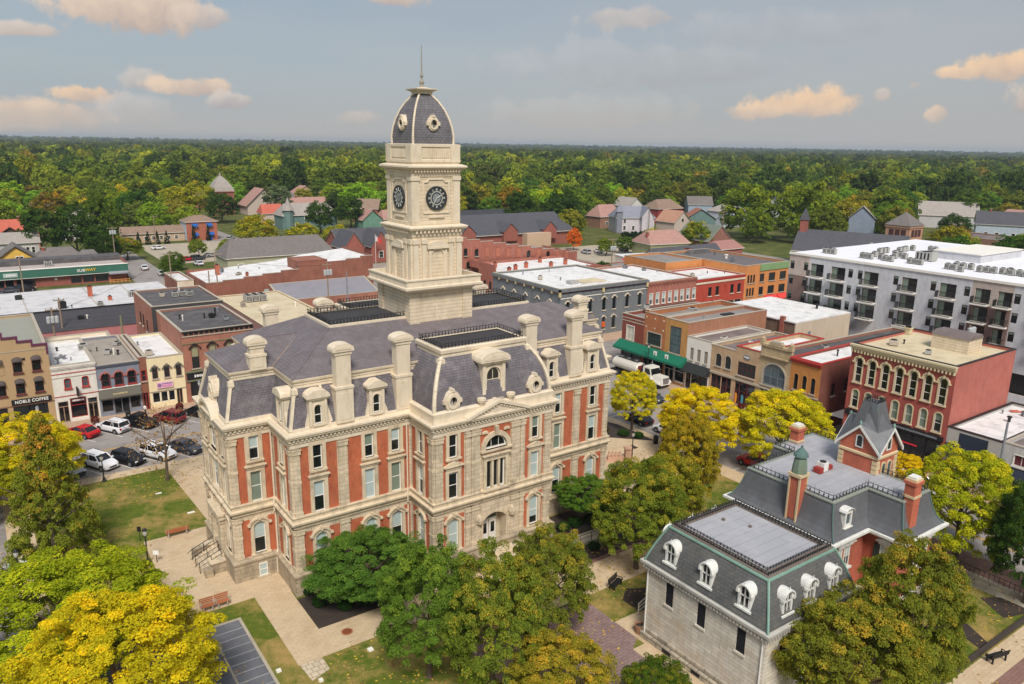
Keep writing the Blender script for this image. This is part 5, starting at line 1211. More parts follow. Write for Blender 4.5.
awning(WSH, -.1, 4.9, 4.2, 3.1, 1.3, AWNK, .15)
TS = M('tan_stone', (190,160,126), 'ashlar', col2=(160,134,106), bw=.9, bh=.3, mo=.012, var=.08)
TA1 = east('arched_tan_shop', 'tan stone shop with two round arched upstairs windows and maroon shopfront', 22.15, 17.6, 15, 8.0, TS, BRROOF, .4, [(1.0,2.05,5.0,6.9),(2.75,3.8,5.0,6.9),(.4,2.2,.2,3.6),(2.3,4.1,.2,3.6)])
wt = win_T('ta', 1.05, 1.9, .5, frame=M('dark_frame',(0,0,0)), glass=DGLASS, fill=TS, trim=CAPST, tw=.1, tp=.05, sill=CAPST, nx=2)
inst(wt, TA1, (1.52,0,5.0)); inst(wt, TA1, (3.27,0,5.0)); storefront(TA1, [(.4,1.3),(1.35,2.2),(2.3,3.2),(3.25,4.1)], 0, 3.6, MAROON, door=(2,))
strip_sign(TA1, 0, 4.55, 3.75, 4.05, CAPST, 0, .15)
TA2 = east('oval_sign_shop', 'tan stone shop with wide maroon window under a small oval sign', 17.6, 13.4, 15, 8.75, TS, WROOF, .6, [(.5,3.6,4.6,6.6),(.3,3.8,.2,3.6)], cap=RED)
inst(win_T('tb', 3.1, 2.0, 0, frame=MAROON, glass=DGLASS, sill=CAPST, nx=4, ny=2, tw=.03), TA2, (2.05,0,4.6)); storefront(TA2, [(.3,1.0),(1.05,2.4),(2.45,3.8)], 0, 3.5, MAROON, door=(0,))
b = MB(); b.lathe([(.62,0),(.62,.06),(.5,.07)],0,0,GREYFR,16,1,.6); b.v = [(x+2.0,-.02-z,y+7.5) for x,y,z in b.v]; s = b.build('sign', TA2, (0,0,0)); scribble(s, 1.6, 2.4, 7.5, .24, SIGNW, -.1, 15)
strip_sign(TA2, 0, 4.2, 3.75, 4.05, CAPST, 0, .15)
TS2 = M('carved_stone', (186,166,132), 'ashlar', col2=(150,132,104), bw=.8, bh=.35, mo=.015, var=.12, stain=((150,128,92), .5))
ST2 = east('carved_stone_shop', 'carved stone shop with one great arched window and tilted parapet blocks', 13.4, 8.4, 34, 8.6, TS2, BROOF, .35, [(.7,4.3,4.4,7.6),(.5,4.5,.2,3.7)], side=M('aged_red_brick',(0,0,0)), back_h=8.2)
bw_ = win_T('tc', 3.6, 3.2, 1.35, frame=GREYFR, glass=BGLASS, trim=CAPST, tw=.2, tp=.08, sill=CAPST, nx=3, ny=2, fill=TS2, fw=.14)
inst(bw_, ST2, (2.5,0,4.4)); storefront(ST2, [(.5,1.7),(1.75,3.2),(3.25,4.5)], 0, 3.6, GREYFR, door=(1,))
b = MB(); b.box(0,5.0,-.02,.32,8.72,9.9,TS2); b.box(.3,4.7,-.35,.1,8.5,8.7,TS2); b.box(.1,4.9,-.2,.3,9.9,10.2,TS2); b.box(1.4,3.6,-.25,.35,10.2,10.6,TS2); b.box(1.7,3.3,-.25,.35,10.6,10.85,CAPST)
for x in (.2,4.8): b.box(x-.3,x+.3,-.25,.35,10.0,10.7,TS2); b.lathe([(.3,10.7),(.34,10.9),(.1,11.1)],x,.05,TS2,8)
for i in range(9): b.box(.5+i*.47,.68+i*.47,-.28,0,8.36,8.6,TS2)
b.build('cornice', ST2, (0,0,0))
strip_sign(ST2, 0, 5.0, 3.75, 4.0, CAPST, 0, .2)
OR = east('orange_shop', 'small orange brick shop with three arched windows and red cornice by the alley', 8.4, 3.8, 16, 9.3, M('orange_shop_brick', (196,132,66), 'brick', col2=(168,112,62), var=.07), WROOF, .3, [(x-.33,x+.33,5.0,7.2) for x in (1.0,2.3,3.6)]+[(.4,4.2,.2,3.4)], side=M('ivy_brick', (130,74,60), 'brick', col2=(104,66,58), var=.2, stain=((90,60,48), .7)), cap=RED)
for x in (1.0,2.3,3.6): inst(win_T('orw', .66, 2.2, .33, frame=DARKF, glass=DGLASS, fill=M('orange_shop_brick',(0,0,0)), sill=CAPST, tw=.08, trim=OBR2, tp=.04), OR, (x,0,5.0))
storefront(OR, [(.4,1.6),(1.7,2.9),(3.0,4.2)], 0, 3.3, DARKF, door=(1,)); cornice(OR, 0, 4.6, 8.75, 9.3, .35, RED)
strip_sign(OR, 0, 4.6, 4.4, 4.6, CAPST, 0, .12); cornice(OR, 0, 4.6, 3.5, 3.8, .3, MAROON)
for x, z in ((3.0,4.6),(6.0,4.8),(9.0,4.6),(12.5,4.8)): inst(win_T('orside', .8, 1.7, 0, frame=MAROON, glass=DGLASS, sill=CAPST, tw=.02), OR, (4.73,x,z), RAD(90))
brick_chimney('brick chimney at the alley edge of the orange shop white roof', (83.5,4.1,9.0), .6, 1.0)
# ---- three storey red brick corner building
R3B = M('painted_red_brick', (170,84,72), 'brick', col2=(146,76,68), var=.07, stain=((150,58,50), .4))
R3S = M('pink_red_brick', (186,110,96), 'brick', col2=(160,92,80), var=.16, stain=((172,86,76), .6), stsc=(.3,.3,.3))
w_ = 12.7
xs = [1.2+i*1.72 for i in range(7)]
R3 = east('red_corner_building', 'three storey red brick corner building with arched cream window hoods and long bracketed cornice', .0, -w_, 14.5, 13.1, R3B, TROOF, .35, [(x-.42,x+.42,8.3,11.4) for x in xs]+[(x-.42,x+.42,5.0,7.3) for x in xs]+[(.5,w_-.5,.3,3.9)], side=R3S, cap=DARKF, th_par=.2)
CRH = M('cream_hood', (206,192,156), var=.06)
wu = win_T('r3u', .84, 3.1, .42, frame=WHITE, glass=DGLASS, trim=CRH, tw=.16, tp=.08, hood='arch', hm=CRH, sill=CRH, fill=CRH, ny=3, fw=.06)
wl_ = [win_T('r3l%d' % i, .84, 2.3, .42, frame=WHITE, glass=DGLASS, blind=BLIND2, bl=[.98,.4][i], trim=CRH, tw=.12, tp=.06, sill=CRH, fill=CRH, ny=2, fw=.06) for i in (0,1)]
for i, x in enumerate(xs): inst(wu, R3, (x,0,8.3)); inst(wl_[0 if 2 < i < 6 else 1], R3, (x,0,5.0))
storefront(R3, [(.5+k*1.68,.5+k*1.68+1.6) for k in range(7)], 0, 3.8, DARKF, door=(2,5))
s = strip_sign(R3, .2, w_-.2, 3.95, 4.6, SIGNK); scribble(s, .9, 5.4, 4.28, .26, GREYFR, -.22, 17); scribble(s, 6.4, w_-.9, 4.28, .26, GREYFR, -.22, 18)
for a, c in ((1.2,4.9),(6.6,9.6)): s = strip_sign(R3, a, c, 2.45, 2.65, M('red_banner', (204,44,60), var=.05), .05, .04)
cornice(R3, 0, w_, 12.35, 13.1, .5, CRH, CRH, .42)
b = MB(); b.box(w_-.75,w_-.25,-.25,.02,2.2,3.5,M('green_stone', (120,128,96), var=.1)); b.build('side_pier', R3, (0,0,0))
PH = thing('roof_penthouse', 'cream box penthouse with brown shed roof on the red corner building roof', 'penthouse', (83.8,-7.9,12.75))
b = MB(); b.box(-1.7,1.7,-2.2,2.2,0,1.75,M('cream_siding', (0,0,0))); b.build('wall', PH, (0,0,0)); b = MB(); b.taper((-1.8,1.8,-2.3,2.3),1.75,(-.9,1.2,-2.3,2.3),2.25,BRROOF); b.build('roof', PH, (0,0,0))
brick_chimney('low cream chimney at the back left edge of the red corner building roof', (86.5,-.4,12.9), .8, .8, CRH)
# ---- black and white shopfront and white block to the south
BW = east('black_white_shop', 'low white roofed shop with black and grey panelled front beside the red corner building', -w_-.05, -18.6, 16, 6.0, M('grey_panel', (176,172,166), var=.06), WROOF, .3, [(.4,5.6,.2,3.2)], zones=[(1.3,4.4,4.2,5.7,M('navy_panel', (40,48,64), var=.1)),(0,6,3.2,4.2,M('dark_band', (44,46,54), var=.1))], cap=DARKF)
storefront(BW, [(.4,1.3),(1.4,2.6),(2.7,3.9),(4.0,5.6)], 0, 3.0, WHITE, door=(2,)); awning(BW, .1, 5.8, 4.1, 3.3, 1.2, M('navy_awning', (30,36,52), var=.15), .3)
vent('single dark vent on the white roof of the black and white shop', (83,-15.5,5.75), .5, .18); b = thing('roof_pipes', 'rusty pipes lying across the white roof behind the black and white shop', 'pipes', (87.5,-14.6,5.75)); q = MB(); q.tube((-.6,.5,.1),(.9,-.6,.1),.1,CHB,6); q.tube((-.4,.8,.1),(.5,.2,.1),.08,CHB,6); q.build('pipe', b, (0,0,0))
WB = east('grey_siding_shop', 'grey sided low shop with one double window and navy awning at the right edge', -18.65, -26, 15, 6.1, M('light_grey_siding', (190,188,184), 'siding', col2=(170,168,164), var=.05), BRROOF, .3, [(1.2,2.7,3.9,5.1),(.5,6.8,.2,2.8)], cap=CAPST)
inst(win_T('wbw', 1.5, 1.2, 0, frame=WHITE, glass=MAROON, sill=WHITE, nx=2, ny=1, tw=.05, trim=WHITE), WB, (1.95,0,3.9)); storefront(WB, [(.5,2.6),(2.7,4.7),(4.8,6.8)], 0, 2.8, WHITE, door=(1,)); awning(WB, .1, 7.2, 3.6, 2.8, 1.2, M('navy_awning',(0,0,0)), .3)
# ================================================================== BACK BLOCKS (north)
PINKW = M('pink_wall', (182,120,120), var=.08, stain=((150,96,96), .5))
b_ = thing('pink_wall_building', 'low building with pink south wall, sloped black band and broad patched white roof', 'building', (-2,96,0), world=True)
mb = MB(); mb.box(-20,17.6,96,96.3,-.15,4.6,PINKW); mb.box(-20,17.6,96.3,127,-.15,4.5,CREAM); mb.box(-20,17.6,103.5,127,4.4,6.35,CREAM); mb.build('wall', b_)
mb = MB(); mb.add([(-20.1,95.9,4.6),(17.7,95.9,4.6),(17.7,103.6,6.5),(-20.1,103.6,6.5)],[[0,1,2,3]],M('black_band', (66,64,68), 'siding', col2=(50,48,52), bh=.4, var=.15)); mb.add([(-20.1,95.9,4.5),(17.7,95.9,4.5),(17.7,95.9,4.62),(-20.1,95.9,4.62)],[[0,1,2,3]],BROOF); mb.build('black_roof', b_)
mb = MB(); mb.box(-20,17.6,103.6,127,6.36,6.52,M('patched_white_roof', (206,204,204), var=.1, stain=((150,150,156), .7), stsc=(.3,.3,.3)))
for x in (-8,3,10): mb.box(x,x+.15,103.6,127,6.5,6.6,CAPST)
mb.box(-20,17.6,103.6,103.9,6.5,6.75,IRON); mb.build('roof', b_)
brick_chimney('orange brick chimney on the patched white roof behind the pink wall', (3.2,116,6.5), .8, 2.0); brick_chimney('small brick chimney at the right end of the patched white roof', (15.8,106,6.5), .7, 1.2); brick_chimney('short brick chimney near the middle of the patched white roof', (5.8,110,6.5), .6, .8)
unit('grey box unit on the right part of the patched white roof', (10.2,112,6.5), 0, (1.8,1.2,1.1)); unit('dark box unit beside the dark wall edge of the patched white roof', (-2.5,106,6.5), .1, (1.2,1,1.3), cm=IRON); unit('small box unit near the front edge of the patched white roof', (3.5,105.2,6.5), 0, (1,.8,.8)); unit('leftmost dark unit at the far side of the patched white roof', (-8.5,119,6.5), 0, (1.2,1,.8), cm=IRON)
unit('lone black box on the sloped black band above the pink wall', (-.4,99.8,5.5), 0, (1,.7,.6), cm=IRON); vent('white vent on the sloped black band above the pink wall', (.6,99.8,5.5), .5, .12, m=WHITE)
shop('white_rear_annex', 'low white roofed annex with ragged parapets behind the white and grey shops', 'building', (-8.1,76.5), 0, 10.0, 10, 5.8, CREAM, WROOF, .5)
unit('metal unit on the low white annex roof behind the grey shop', (-.8,79,5.3), 0, (1.4,1.1,.9))
# tan roofed building beside the brick corner shop
PK = M('mauve_wall', (176,140,132), var=.1, stain=((140,104,100), .5))
shop('tan_roof_building', 'building with broad pale tan roof and mauve side wall behind the courthouse roof', 'building', (20.4,YN), 0, 11.4, 30.5, 9.0, PK, TROOF, .12, cap=M('tan_roof',(0,0,0)))
for i in range(6): unit('grey unit packed in the cluster on the pale tan roof', (24.2+(i%3)*1.25,83.4+(i//3)*1.2,8.9), 0, (1.05,1.0,1.2), 'air units clustered on the tan roof')
s9 = M('blue_grey_roof', (138,136,144), var=.08, stain=((112,112,120), .5))
DSL_ = shop('slate_roof_brick_building', 'low brick building with three dark windows under a smooth grey roof behind courthouse deck', 'building', (36.5,103), 0, 22, 8.2, 4.4, RB2, s9, -.05, back_h=6.6)
for x in (1.5,5.2,8.4,11.5,16,19): inst(win_T('s9w', 1.0, 1.7, 0, frame=DARKF, glass=DGLASS, sill=CAPST, trim=CAPST, tw=.08, tp=.04), DSL_, (x,-.13,1.0))
shop('tan_rear_annex', 'brick annex partly hidden between tan roof and slate roofed building', 'building', (32.2,96), 0, 4.2, 12, 5.0, RB2, GROOF, .3)
# long brick building with stepped white roof
LB = thing('long_brick_building', 'long windowless brown brick building with stepped parapet and bright white roof', 'building', (42,111.5,0), world=True)
BRN = M('brown_red_brick', (158,102,82), 'brick', col2=(122,76,62), var=.14, stain=((104,60,48), .6), stsc=(.3,.3,.2))
stp = [(23.8,7.9),(27.2,8.2),(31.5,8.55),(35.5,8.9),(39.5,9.3),(43.5,11.0),(50,10.4),(54.5,10.8),(58,11.2),(61,11.5)]
mb = MB()
for (xa,za),(xb,zb) in zip(stp, stp[1:]): mb.box(xa,xb,111.5,111.8,-.15,za,BRN); mb.box(xa,xb,111.45,111.85,za,za+.1,CAPST if xa < 43 or xa > 50 else BRN)
mb.box(43.5,50,111.9,119,8,11.0,BRN)
mb.box(23.8,24.1,111.8,129,-.15,7.9,BRN); mb.box(60.7,61,111.8,129,-.15,11.3,BRN); mb.box(23.8,61,128.7,129,-.15,8.2,BRN); mb.build('wall', LB)
mb = MB(); mb.poly([(24.1,111.8,7.6),(43.5,111.8,8.9),(43.5,128.8,8.9),(24.1,128.8,7.6)],WROOF); mb.poly([(50,111.8,9.9),(61,111.8,10.9),(61,128.8,10.9),(50,128.8,9.9)],WROOF); mb.poly([(43.5,119,8.9),(50,119,9.9),(50,128.8,9.9),(43.5,128.8,8.9)],WROOF); mb.build('roof', LB)
mb = MB(); mb.box(35.6,37.4,111.44,111.5,4.6,5.6,M('pale_glass_block', (170,196,190), var=.1)); mb.build('window', LB)
brick_chimney('tall brick chimney on the left part of the bright white roof', (28.6,121,7.9), .8, 2.2); brick_chimney('small brick stub on the front parapet of the long brick building', (32.5,112.5,8.4), .5, .9)
shop('cream_brick_end_building', 'cream fronted low building with brick end wall left of the long brick building', 'building', (20.2,121), 0, 3.4, 13, 7.2, CREAM, WROOF, .3, side=BRN)
# green grey hall with long shingled roof
def gable_house(name, label, cat, c, sz, h, rh, wm, rm, rot=0.0, axis='x', hip=0.0, eave=.5, wins=(), chim=None, porch=None, group=None, trim=None):
    """a pitched roof building: c centre of its base, sz plan size, ridge along axis, hip = how far the ridge ends pull in"""
    o = thing(name, label, cat, (c[0],c[1],0), rot, group)
    a, d = sz[0]/2, sz[1]/2; T = trim or WHITE; FOOT.append((c[0],c[1],max(sz)/2))
    b = MB(); b.sweep(rect(-a,a,-d,d), [(0,-.15),(0,h)], wm)
    if hip < .1:
        if axis == 'x':
            for s in (-1,1): b.poly([(s*a,-d,h),(s*a,d,h),(s*a,0,h+rh*(d)/(d+eave)*1.0)], wm)
        else:
            for s in (-1,1): b.poly([(-a,s*d,h),(a,s*d,h),(0,s*d,h+rh*(a)/(a+eave))], wm)
    b.build('wall', o, (0,0,0))
    A, D = a+eave, d+eave; z0 = h-.12; b = MB(); t = .16
    if axis == 'x': r0, r1 = (-A+hip,0), (A-hip,0)
    else: r0, r1 = (0,-D+hip), (0,D-hip)
    for k, m in ((0,rm),(-t,T)):
        c0,c1,c2,c3 = [(x,y,z0+k) for x,y in ((-A,-D),(A,-D),(A,D),(-A,D))]; p0 = (*r0,h+rh+k); p1 = (*r1,h+rh+k)
        if axis == 'x':
            b.poly([c0,c1,p1,p0],m); b.poly([c2,c3,p0,p1],m)
            if hip > .1: b.poly([c1,c2,p1],m); b.poly([c3,c0,p0],m)
        else:
            b.poly([c1,c2,p1,p0],m); b.poly([c3,c0,p0,p1],m)
            if hip > .1: b.poly([c0,c1,p0],m); b.poly([c2,c3,p1],m)
    b.sweep(rect(-A,A,-D,D), [(0,z0-t),(0.01,z0)], T, skip=() if hip > .1 else ((1,3) if axis == 'x' else (0,2)))
    b.build('roof', o, (0,0,0))
    for (sd, u, z, w_, hh) in wins:
        Tm = win_T('gh%.1f_%.1f' % (w_,hh), w_, hh, 0, frame=WHITE, glass=DGLASS, trim=WHITE, tw=.1, tp=.04, ny=2, rec=-.02)
        th = {'S':0,'W':R0,'E':RAD(90)}[sd]; p = {'S':(u,-d-.03),'W':(-a-.03,u),'E':(a+.03,u)}[sd]; inst(Tm, o, (p[0],p[1],z), th)
    if chim:
        b = MB(); b.box(chim[0]-.4,chim[0]+.4,chim[1]-.4,chim[1]+.4,h-.5,h+rh+chim[2],M('house_chimney', (160,90,70), 'brick')); b.box(chim[0]-.48,chim[0]+.48,chim[1]-.48,chim[1]+.48,h+rh+chim[2]-.2,h+rh+chim[2],CAPST); b.build('chimney', o, (0,0,0))
    if porch:
        b = MB(); x0_,x1_,dp = porch
        b.add([(x0_,-d,2.9),(x1_,-d,2.9),(x1_,-d-dp,2.4),(x0_,-d-dp,2.4),(x0_,-d,2.75),(x1_,-d,2.75),(x1_,-d-dp,2.25),(x0_,-d-dp,2.25)],[[0,1,2,3],[7,6,5,4],[3,2,6,7],[0,3,7,4],[1,5,6,2]],rm)
        for x in (x0_+.15,(x0_+x1_)/2,x1_-.15): b.box(x-.08,x+.08,-d-dp+.1,-d-dp+.26,-.1,2.3,WHITE)
        b.box(x0_,x1_,-d-dp,-d,-.12,.35,CAPST); b.build('porch', o, (0,0,0))
    return o
SHG = M('grey_shingles', (120,114,110), 'shingle', col2=(100,95,92), var=.12); SHD = M('dark_shingles', (84,84,90), 'shingle', col2=(66,66,72), var=.12); SHB = M('brown_shingles', (146,122,104), 'shingle', col2=(122,102,88), var=.1); SHR = M('red_tile_roof', (196,104,82), 'shingle', col2=(164,84,70), var=.1); SHL = M('pale_shingles', (164,156,148), 'shingle', col2=(140,132,126), var=.1); SHP = M('pink_shingles', (176,136,124), 'shingle', col2=(150,114,104), var=.1)
gable_house('shingle_hall', 'long pale green walled hall with broad grey brown shingle roof and roof vents', 'hall', (58.5,173), (31,12), 4.7, 4.6, M('pale_green_wall', (170,170,140), var=.06), SHG, hip=3.0, wins=[('S',-12,1.2,1.4,1.6),('S',-6,1.2,1.4,1.6),('S',0,1.2,1.4,1.6),('S',6,1.2,1.4,1.6)])
for i in range(8): vent('small dark vent along the ridge of the long grey brown hall roof', (47+i*3.4,173.5,9.0), .35, .22, 'ridge vents of the shingled hall')
CHBR = M('church_red_brick', (158,92,78), 'brick', col2=(136,82,72), var=.08)
BG_ = gable_house('gabled_brick_hall', 'red brick hall with two steep gables and dark roofs left of the clock tower', 'hall', (92,182), (24,13), 5.0, 4.5, CHBR, SHD, wins=[('S',-9,1.5,1.2,1.8),('S',-4,1.5,1.2,1.8)])
for i, x in enumerate((-10.5,-1.5)):
    w2 = gable_house('gable_wing', '', '', (0,0), (6.5,10), 5.0, 4.8, CHBR, SHD, axis='y', eave=.35, wins=[('S',0,1.4,1.4,2.0)]); 
    for k in ('label','category'):
        if k in w2: del w2[k]
    for ch in list(w2.children):     # fold the wing's pieces into the hall as parts
        ch.parent = BG_; ch.matrix_parent_inverse = Matrix.Identity(4); ch.location = (x+ch.location.x, -8+ch.location.y, ch.location.z)
    bpy.data.objects.remove(w2)
def flag(label, x, y, z, m1, m2, hgt_=9):
    o = thing('flagpole', label, 'flag', (x,y,0)); b = MB(); b.tube((0,0,0),(0,0,hgt_),.06,WHITE,6); b.lathe([(.1,hgt_),(.12,hgt_+.12),(.03,hgt_+.2)],0,0,M('gold_letters',(0,0,0)),6); b.build('pole', o, (0,0,0))
    b = MB(); n = 6
    for i in range(n):
        p = [(.1+.35*i, .12*math.sin(i*1.1), hgt_-.3-.22*i), (.1+.35*(i+1), .12*math.sin((i+1)*1.1), hgt_-.3-.22*(i+1))]
        b.poly([p[0],p[1],(p[1][0],p[1][1],p[1][2]-1.5),(p[0][0],p[0][1],p[0][2]-1.5)], m1 if i > 1 else m2)
    b.build('flag', o, (0,0,0))
flag('red and white flag on a pole before the gabled brick hall', 87.2,166,0, M('flag_red', (200,70,64), var=.2), M('flag_pale', (214,206,206), var=.1)); flag('blue flag on a pole before the gabled brick hall', 92.6,166,0, M('flag_blue', (70,70,120), var=.2), M('flag_mauve', (150,100,130), var=.2))
# strip mall with the green fascia
SM = thing('strip_mall', 'brick strip mall with long green fascia, yellow and white sign and small storefronts', 'shopping strip', (0,172.5,0))
GFAS = M('green_fascia', (58,110,92), 'corr', col2=(48,92,78), bw=.5, mo=.02, var=.08)
mb = MB(); facade(mb, -26, 18.5, -.15, 3.4, [(-11.5,-9.2,.2,2.3),(-8.9,-7.2,.2,2.3),(-6.6,-2.6,.2,2.3),(5.2,7.6,.2,2.3),(7.9,10.5,.2,2.3),(10.8,13.8,.2,2.3),(-20,-13,.2,2.3)], CHBR, .3)
mb.box(-26,-25.8,0,14,-.15,5,CHBR); mb.box(18.3,18.5,0,14,-.15,5,CHBR); mb.box(-26,18.5,13.8,14,-.15,5,CHBR); mb.build('wall', SM, (0,0,0))
mb = MB(); mb.box(-26,18.6,-.9,.3,2.4,4.45,GFAS); mb.box(-26,18.6,-1.0,.35,4.45,4.55,WHITE); mb.box(-26,18.6,-.95,-.88,2.35,2.45,WHITE); mb.build('fascia', SM, (0,0,0))
mb = MB(); mb.poly([(-26,.3,4.3),(18.5,.3,4.3),(18.5,14,4.3),(-26,14,4.3)], M('strip_roof', (178,166,160), var=.12, stain=((120,110,106), .5), stsc=(.2,.2,.2))); mb.box(-26,18.5,8.5,14,4.3,5.6,BROOF); mb.build('roof', SM, (0,0,0))
storefront(SM, [(-20,-16.5),(-16.4,-13),(-11.5,-9.2),(-8.9,-7.2),(-6.6,-4.6),(-4.5,-2.6),(5.2,7.6),(7.9,10.5),(10.8,13.8)], 0, 2.3, DARKF)
s = MB(); s.box(4.9,12.6,-1.0,-.88,2.7,4.3,GFAS); s = s.build('sign', SM, (0,0,0)); sign_text(s, 'SUB', 7.6, 3.45, .98, SIGNW, -1.06, .04, 1.05); sign_text(s, 'WAY', 9.75, 3.5, .98, M('sign_yellow', (240,190,20), var=.03), -1.06, .04, 1.05)
s = MB(); s.box(-9.2,-6.2,-.99,-.88,2.9,3.9,M('pale_sign', (176,190,184), var=.08)); s.build('sign', SM, (0,0,0)); scribble(s if False else SM, -8.6, -6.6, 3.4, .5, SIGNW, -1.0, 21)
mb = MB(); mb.box(1.6,2.2,-.06,.02,1.3,1.9,WHITE); mb.build('notice', SM, (0,0,0))
aw = awning(SM, 13.9, 18.4, 3.0, 2.3, 1.8, M('silver_awning', (150,152,158), 'corr', bw=.3, var=.1), .3)
o = thing('patio_fence', 'orange wooden fence before the silver awning of the strip mall', 'fence', (15.9,168.6,0)); mb = MB(); mb.box(-2.4,2.4,-.05,.05,.35,.5,M('orange_wood', (206,140,70), var=.12)); mb.box(-2.4,2.4,-.05,.05,.8,.95,M('orange_wood',(0,0,0))); mb.build('rail', o, (0,0,0))
for k in range(6): MB().box(-2.4+k*.93,-2.25+k*.93,-.07,.07,0,1.05,M('orange_wood',(0,0,0))).build('post', o, (0,0,0))
unit('pale box unit at the middle of the strip mall roof', (1.0,178,4.3), 0, (1.8,1.4,1.2)); unit('small grey unit toward the right end of the strip mall roof', (14,182,4.3), 0, (1.2,1,.9))
# houses to the north west
gable_house('yellow_house', 'yellow gabled house with small white window behind the strip mall', 'house', (-5.2,197), (9,11), 4.6, 3.6, M('yellow_siding', (226,186,86), 'siding', col2=(206,166,74)), SHG, axis='y', wins=[('S',.3,4.2,.8,1.2),('S',1.2,4.2,.8,1.2)])
gable_house('yellow_rear_wing', 'yellow wing with grey roof and paired windows right of the yellow gable', 'house', (5.2,199), (11,9), 3.9, 2.6, M('yellow_siding',(0,0,0)), SHG, hip=2.6, wins=[('S',-2.6,2.0,.9,1.3),('S',-1.2,2.0,.9,1.3)], chim=(-3.6,-1,.4))
gable_house('dark_grey_annex', 'dark grey walled annex at the right end of the yellow wing', 'house', (12.5,198.5), (5,7), 3.6, 1.8, M('dark_grey_siding', (84,88,98), 'siding', col2=(74,78,88)), SHG, hip=1.5)
gable_house('grey_house', 'grey roofed pale house with white framed windows behind the yellow house', 'house', (-6,222), (16,9), 6.2, 2.6, M('pale_grey_siding', (190,188,186), 'siding'), SHL, hip=.0, wins=[('S',3.6,2.9,.9,1.9),('S',5.0,2.9,.9,1.9),('S',6.4,2.9,.9,1.9)])
gable_house('red_tile_house', 'brick house with bright red hipped tile roof and a dark dormer', 'house', (-6.5,243), (20,12), 6.2, 4.6, M('orange_wall', (196,126,84), var=.1), SHR, hip=5.5, wins=[('S',7,3,1,1.6)], chim=(5.5,2,.8))
gable_house('red_tile_dormer', 'small dark gabled dormer on the red tile roof', 'dormer', (-4.2,238.2), (3.2,3), 7.6, 1.4, M('dormer_dark', (92,76,66), var=.2), SHR, axis='y', eave=.6)
# long tan building and brick two storey with blue awnings
gable_house('long_tan_building', 'long low tan building with brown shingle roof beyond the pale parking lot', 'building', (40.5,257.5), (21,7), 3.2, 2.2, M('tan_siding', (196,168,142), var=.06), SHB, hip=0, wins=[('S',-8+i*2.6,.8,1.2,1.2) for i in range(7)])
BA = gable_house('blue_awning_building', 'two storey brick office with hipped roof and four bright blue awnings', 'office', (56.7,255.5), (11,9), 7.0, 1.9, M('office_brick', (178,104,78), 'brick', col2=(150,92,74)), SHB, hip=4.2, wins=[('S',-2.6,4.4,1.3,1.5),('S',2.6,4.4,1.3,1.5),('S',-2.6,.8,1.3,1.5)])
BLUEA = M('blue_awning', (30,92,170), var=.1)
for x, z in ((-2.6,5.9),(2.6,5.9),(-2.6,2.5),(3.0,2.6)):
    b = MB(); b.add([(x-1.1,-4.55,z+.3),(x+1.1,-4.55,z+.3),(x+1.1,-5.5,z-.5),(x-1.1,-5.5,z-.5),(x-1.1,-5.5,z-.8),(x+1.1,-5.5,z-.8)],[[0,1,2,3],[3,2,5,4]],BLUEA); b.build('awning', BA, (0,0,0))
b = MB(); b.box(2.4,3.6,-4.6,-4.5,0,2.0,BLUEA); b.build('door', BA, (0,0,0)); b = MB(); b.box(-5.6,-5.5,-4.4,4.4,0,7,M('pale_blue_siding', (180,192,204), 'siding')); b.build('side_wall', BA, (0,0,0))
# Victorian house with a turret, church tower, gables
TEAL = M('teal_siding', (104,130,126), 'siding', col2=(92,116,112))
VT = gable_house('teal_turret_house', 'teal Victorian house with pointed grey turret and long pale roof', 'house', (106,276), (24,11), 6.0, 4.6, TEAL, SHL, hip=3, wins=[('S',-6,1,1.2,1.8),('S',-2,1,1.2,1.8),('S',-2,4,1.2,1.6)])
b = MB(); b.lathe([(2.2,-.1),(2.2,8.2)],-9.5,-5.2,TEAL,8); b.build('turret', VT, (0,0,0)); b = MB(); b.lathe([(2.7,8.1),(1.3,10.4),(.1,13.4)],-9.5,-5.2,SHL,8); b.build('turret_roof', VT, (0,0,0))
CT = thing('church_steeple', 'brick church tower with pale bell shaped slate cap among the trees', 'church tower', (92,356,0)); b = MB(); b.sweep(rect(-5,5,-5,5), [(0,-.1),(0,10.8),(.4,11.1),(.4,11.5),(0,11.6)], CHBR); b.build('tower', CT, (0,0,0))
b = MB(); b.sweep(rect(-5,5,-5,5), [(.4,11.5),(-.4,13.5),(-1.9,15.9),(-3.6,18.1),(-4.5,18.9)], SHL); b.lathe([(.5,18.8),(.6,19.2),(.1,20.6)],0,0,SHL,6); b.build('cap', CT, (0,0,0))
gable_house('pale_gable_house', 'large house with pale triangular gable right of the church tower', 'house', (110,352), (17,14), 4.5, 8.4, M('pale_wall', (196,180,168), var=.06), SHP, axis='y', eave=.8, wins=[('S',0,6.2,1.6,1.8)])
gable_house('pink_roof_house', 'long pinkish roofed brick house between gable and teal house', 'house', (128,338), (26,10), 5, 3.6, CHBR, SHP, hip=2, chim=(-4,0,1))
gable_house('red_roof_cottage', 'cottage with a bright red roof left of the teal turret', 'house', (97.5,296), (10,8), 5.2, 3.8, M('pale_wall',(0,0,0)), SHR, hip=1)
gable_house('peach_gable_house', 'peach house with brown gables among trees above the teal house', 'house', (148,392), (16,10), 6.5, 5, M('peach_wall', (206,178,150), var=.06), SHP, axis='y', wins=[('S',-2,2.5,1.2,1.6),('S',2,2.5,1.2,1.6)])
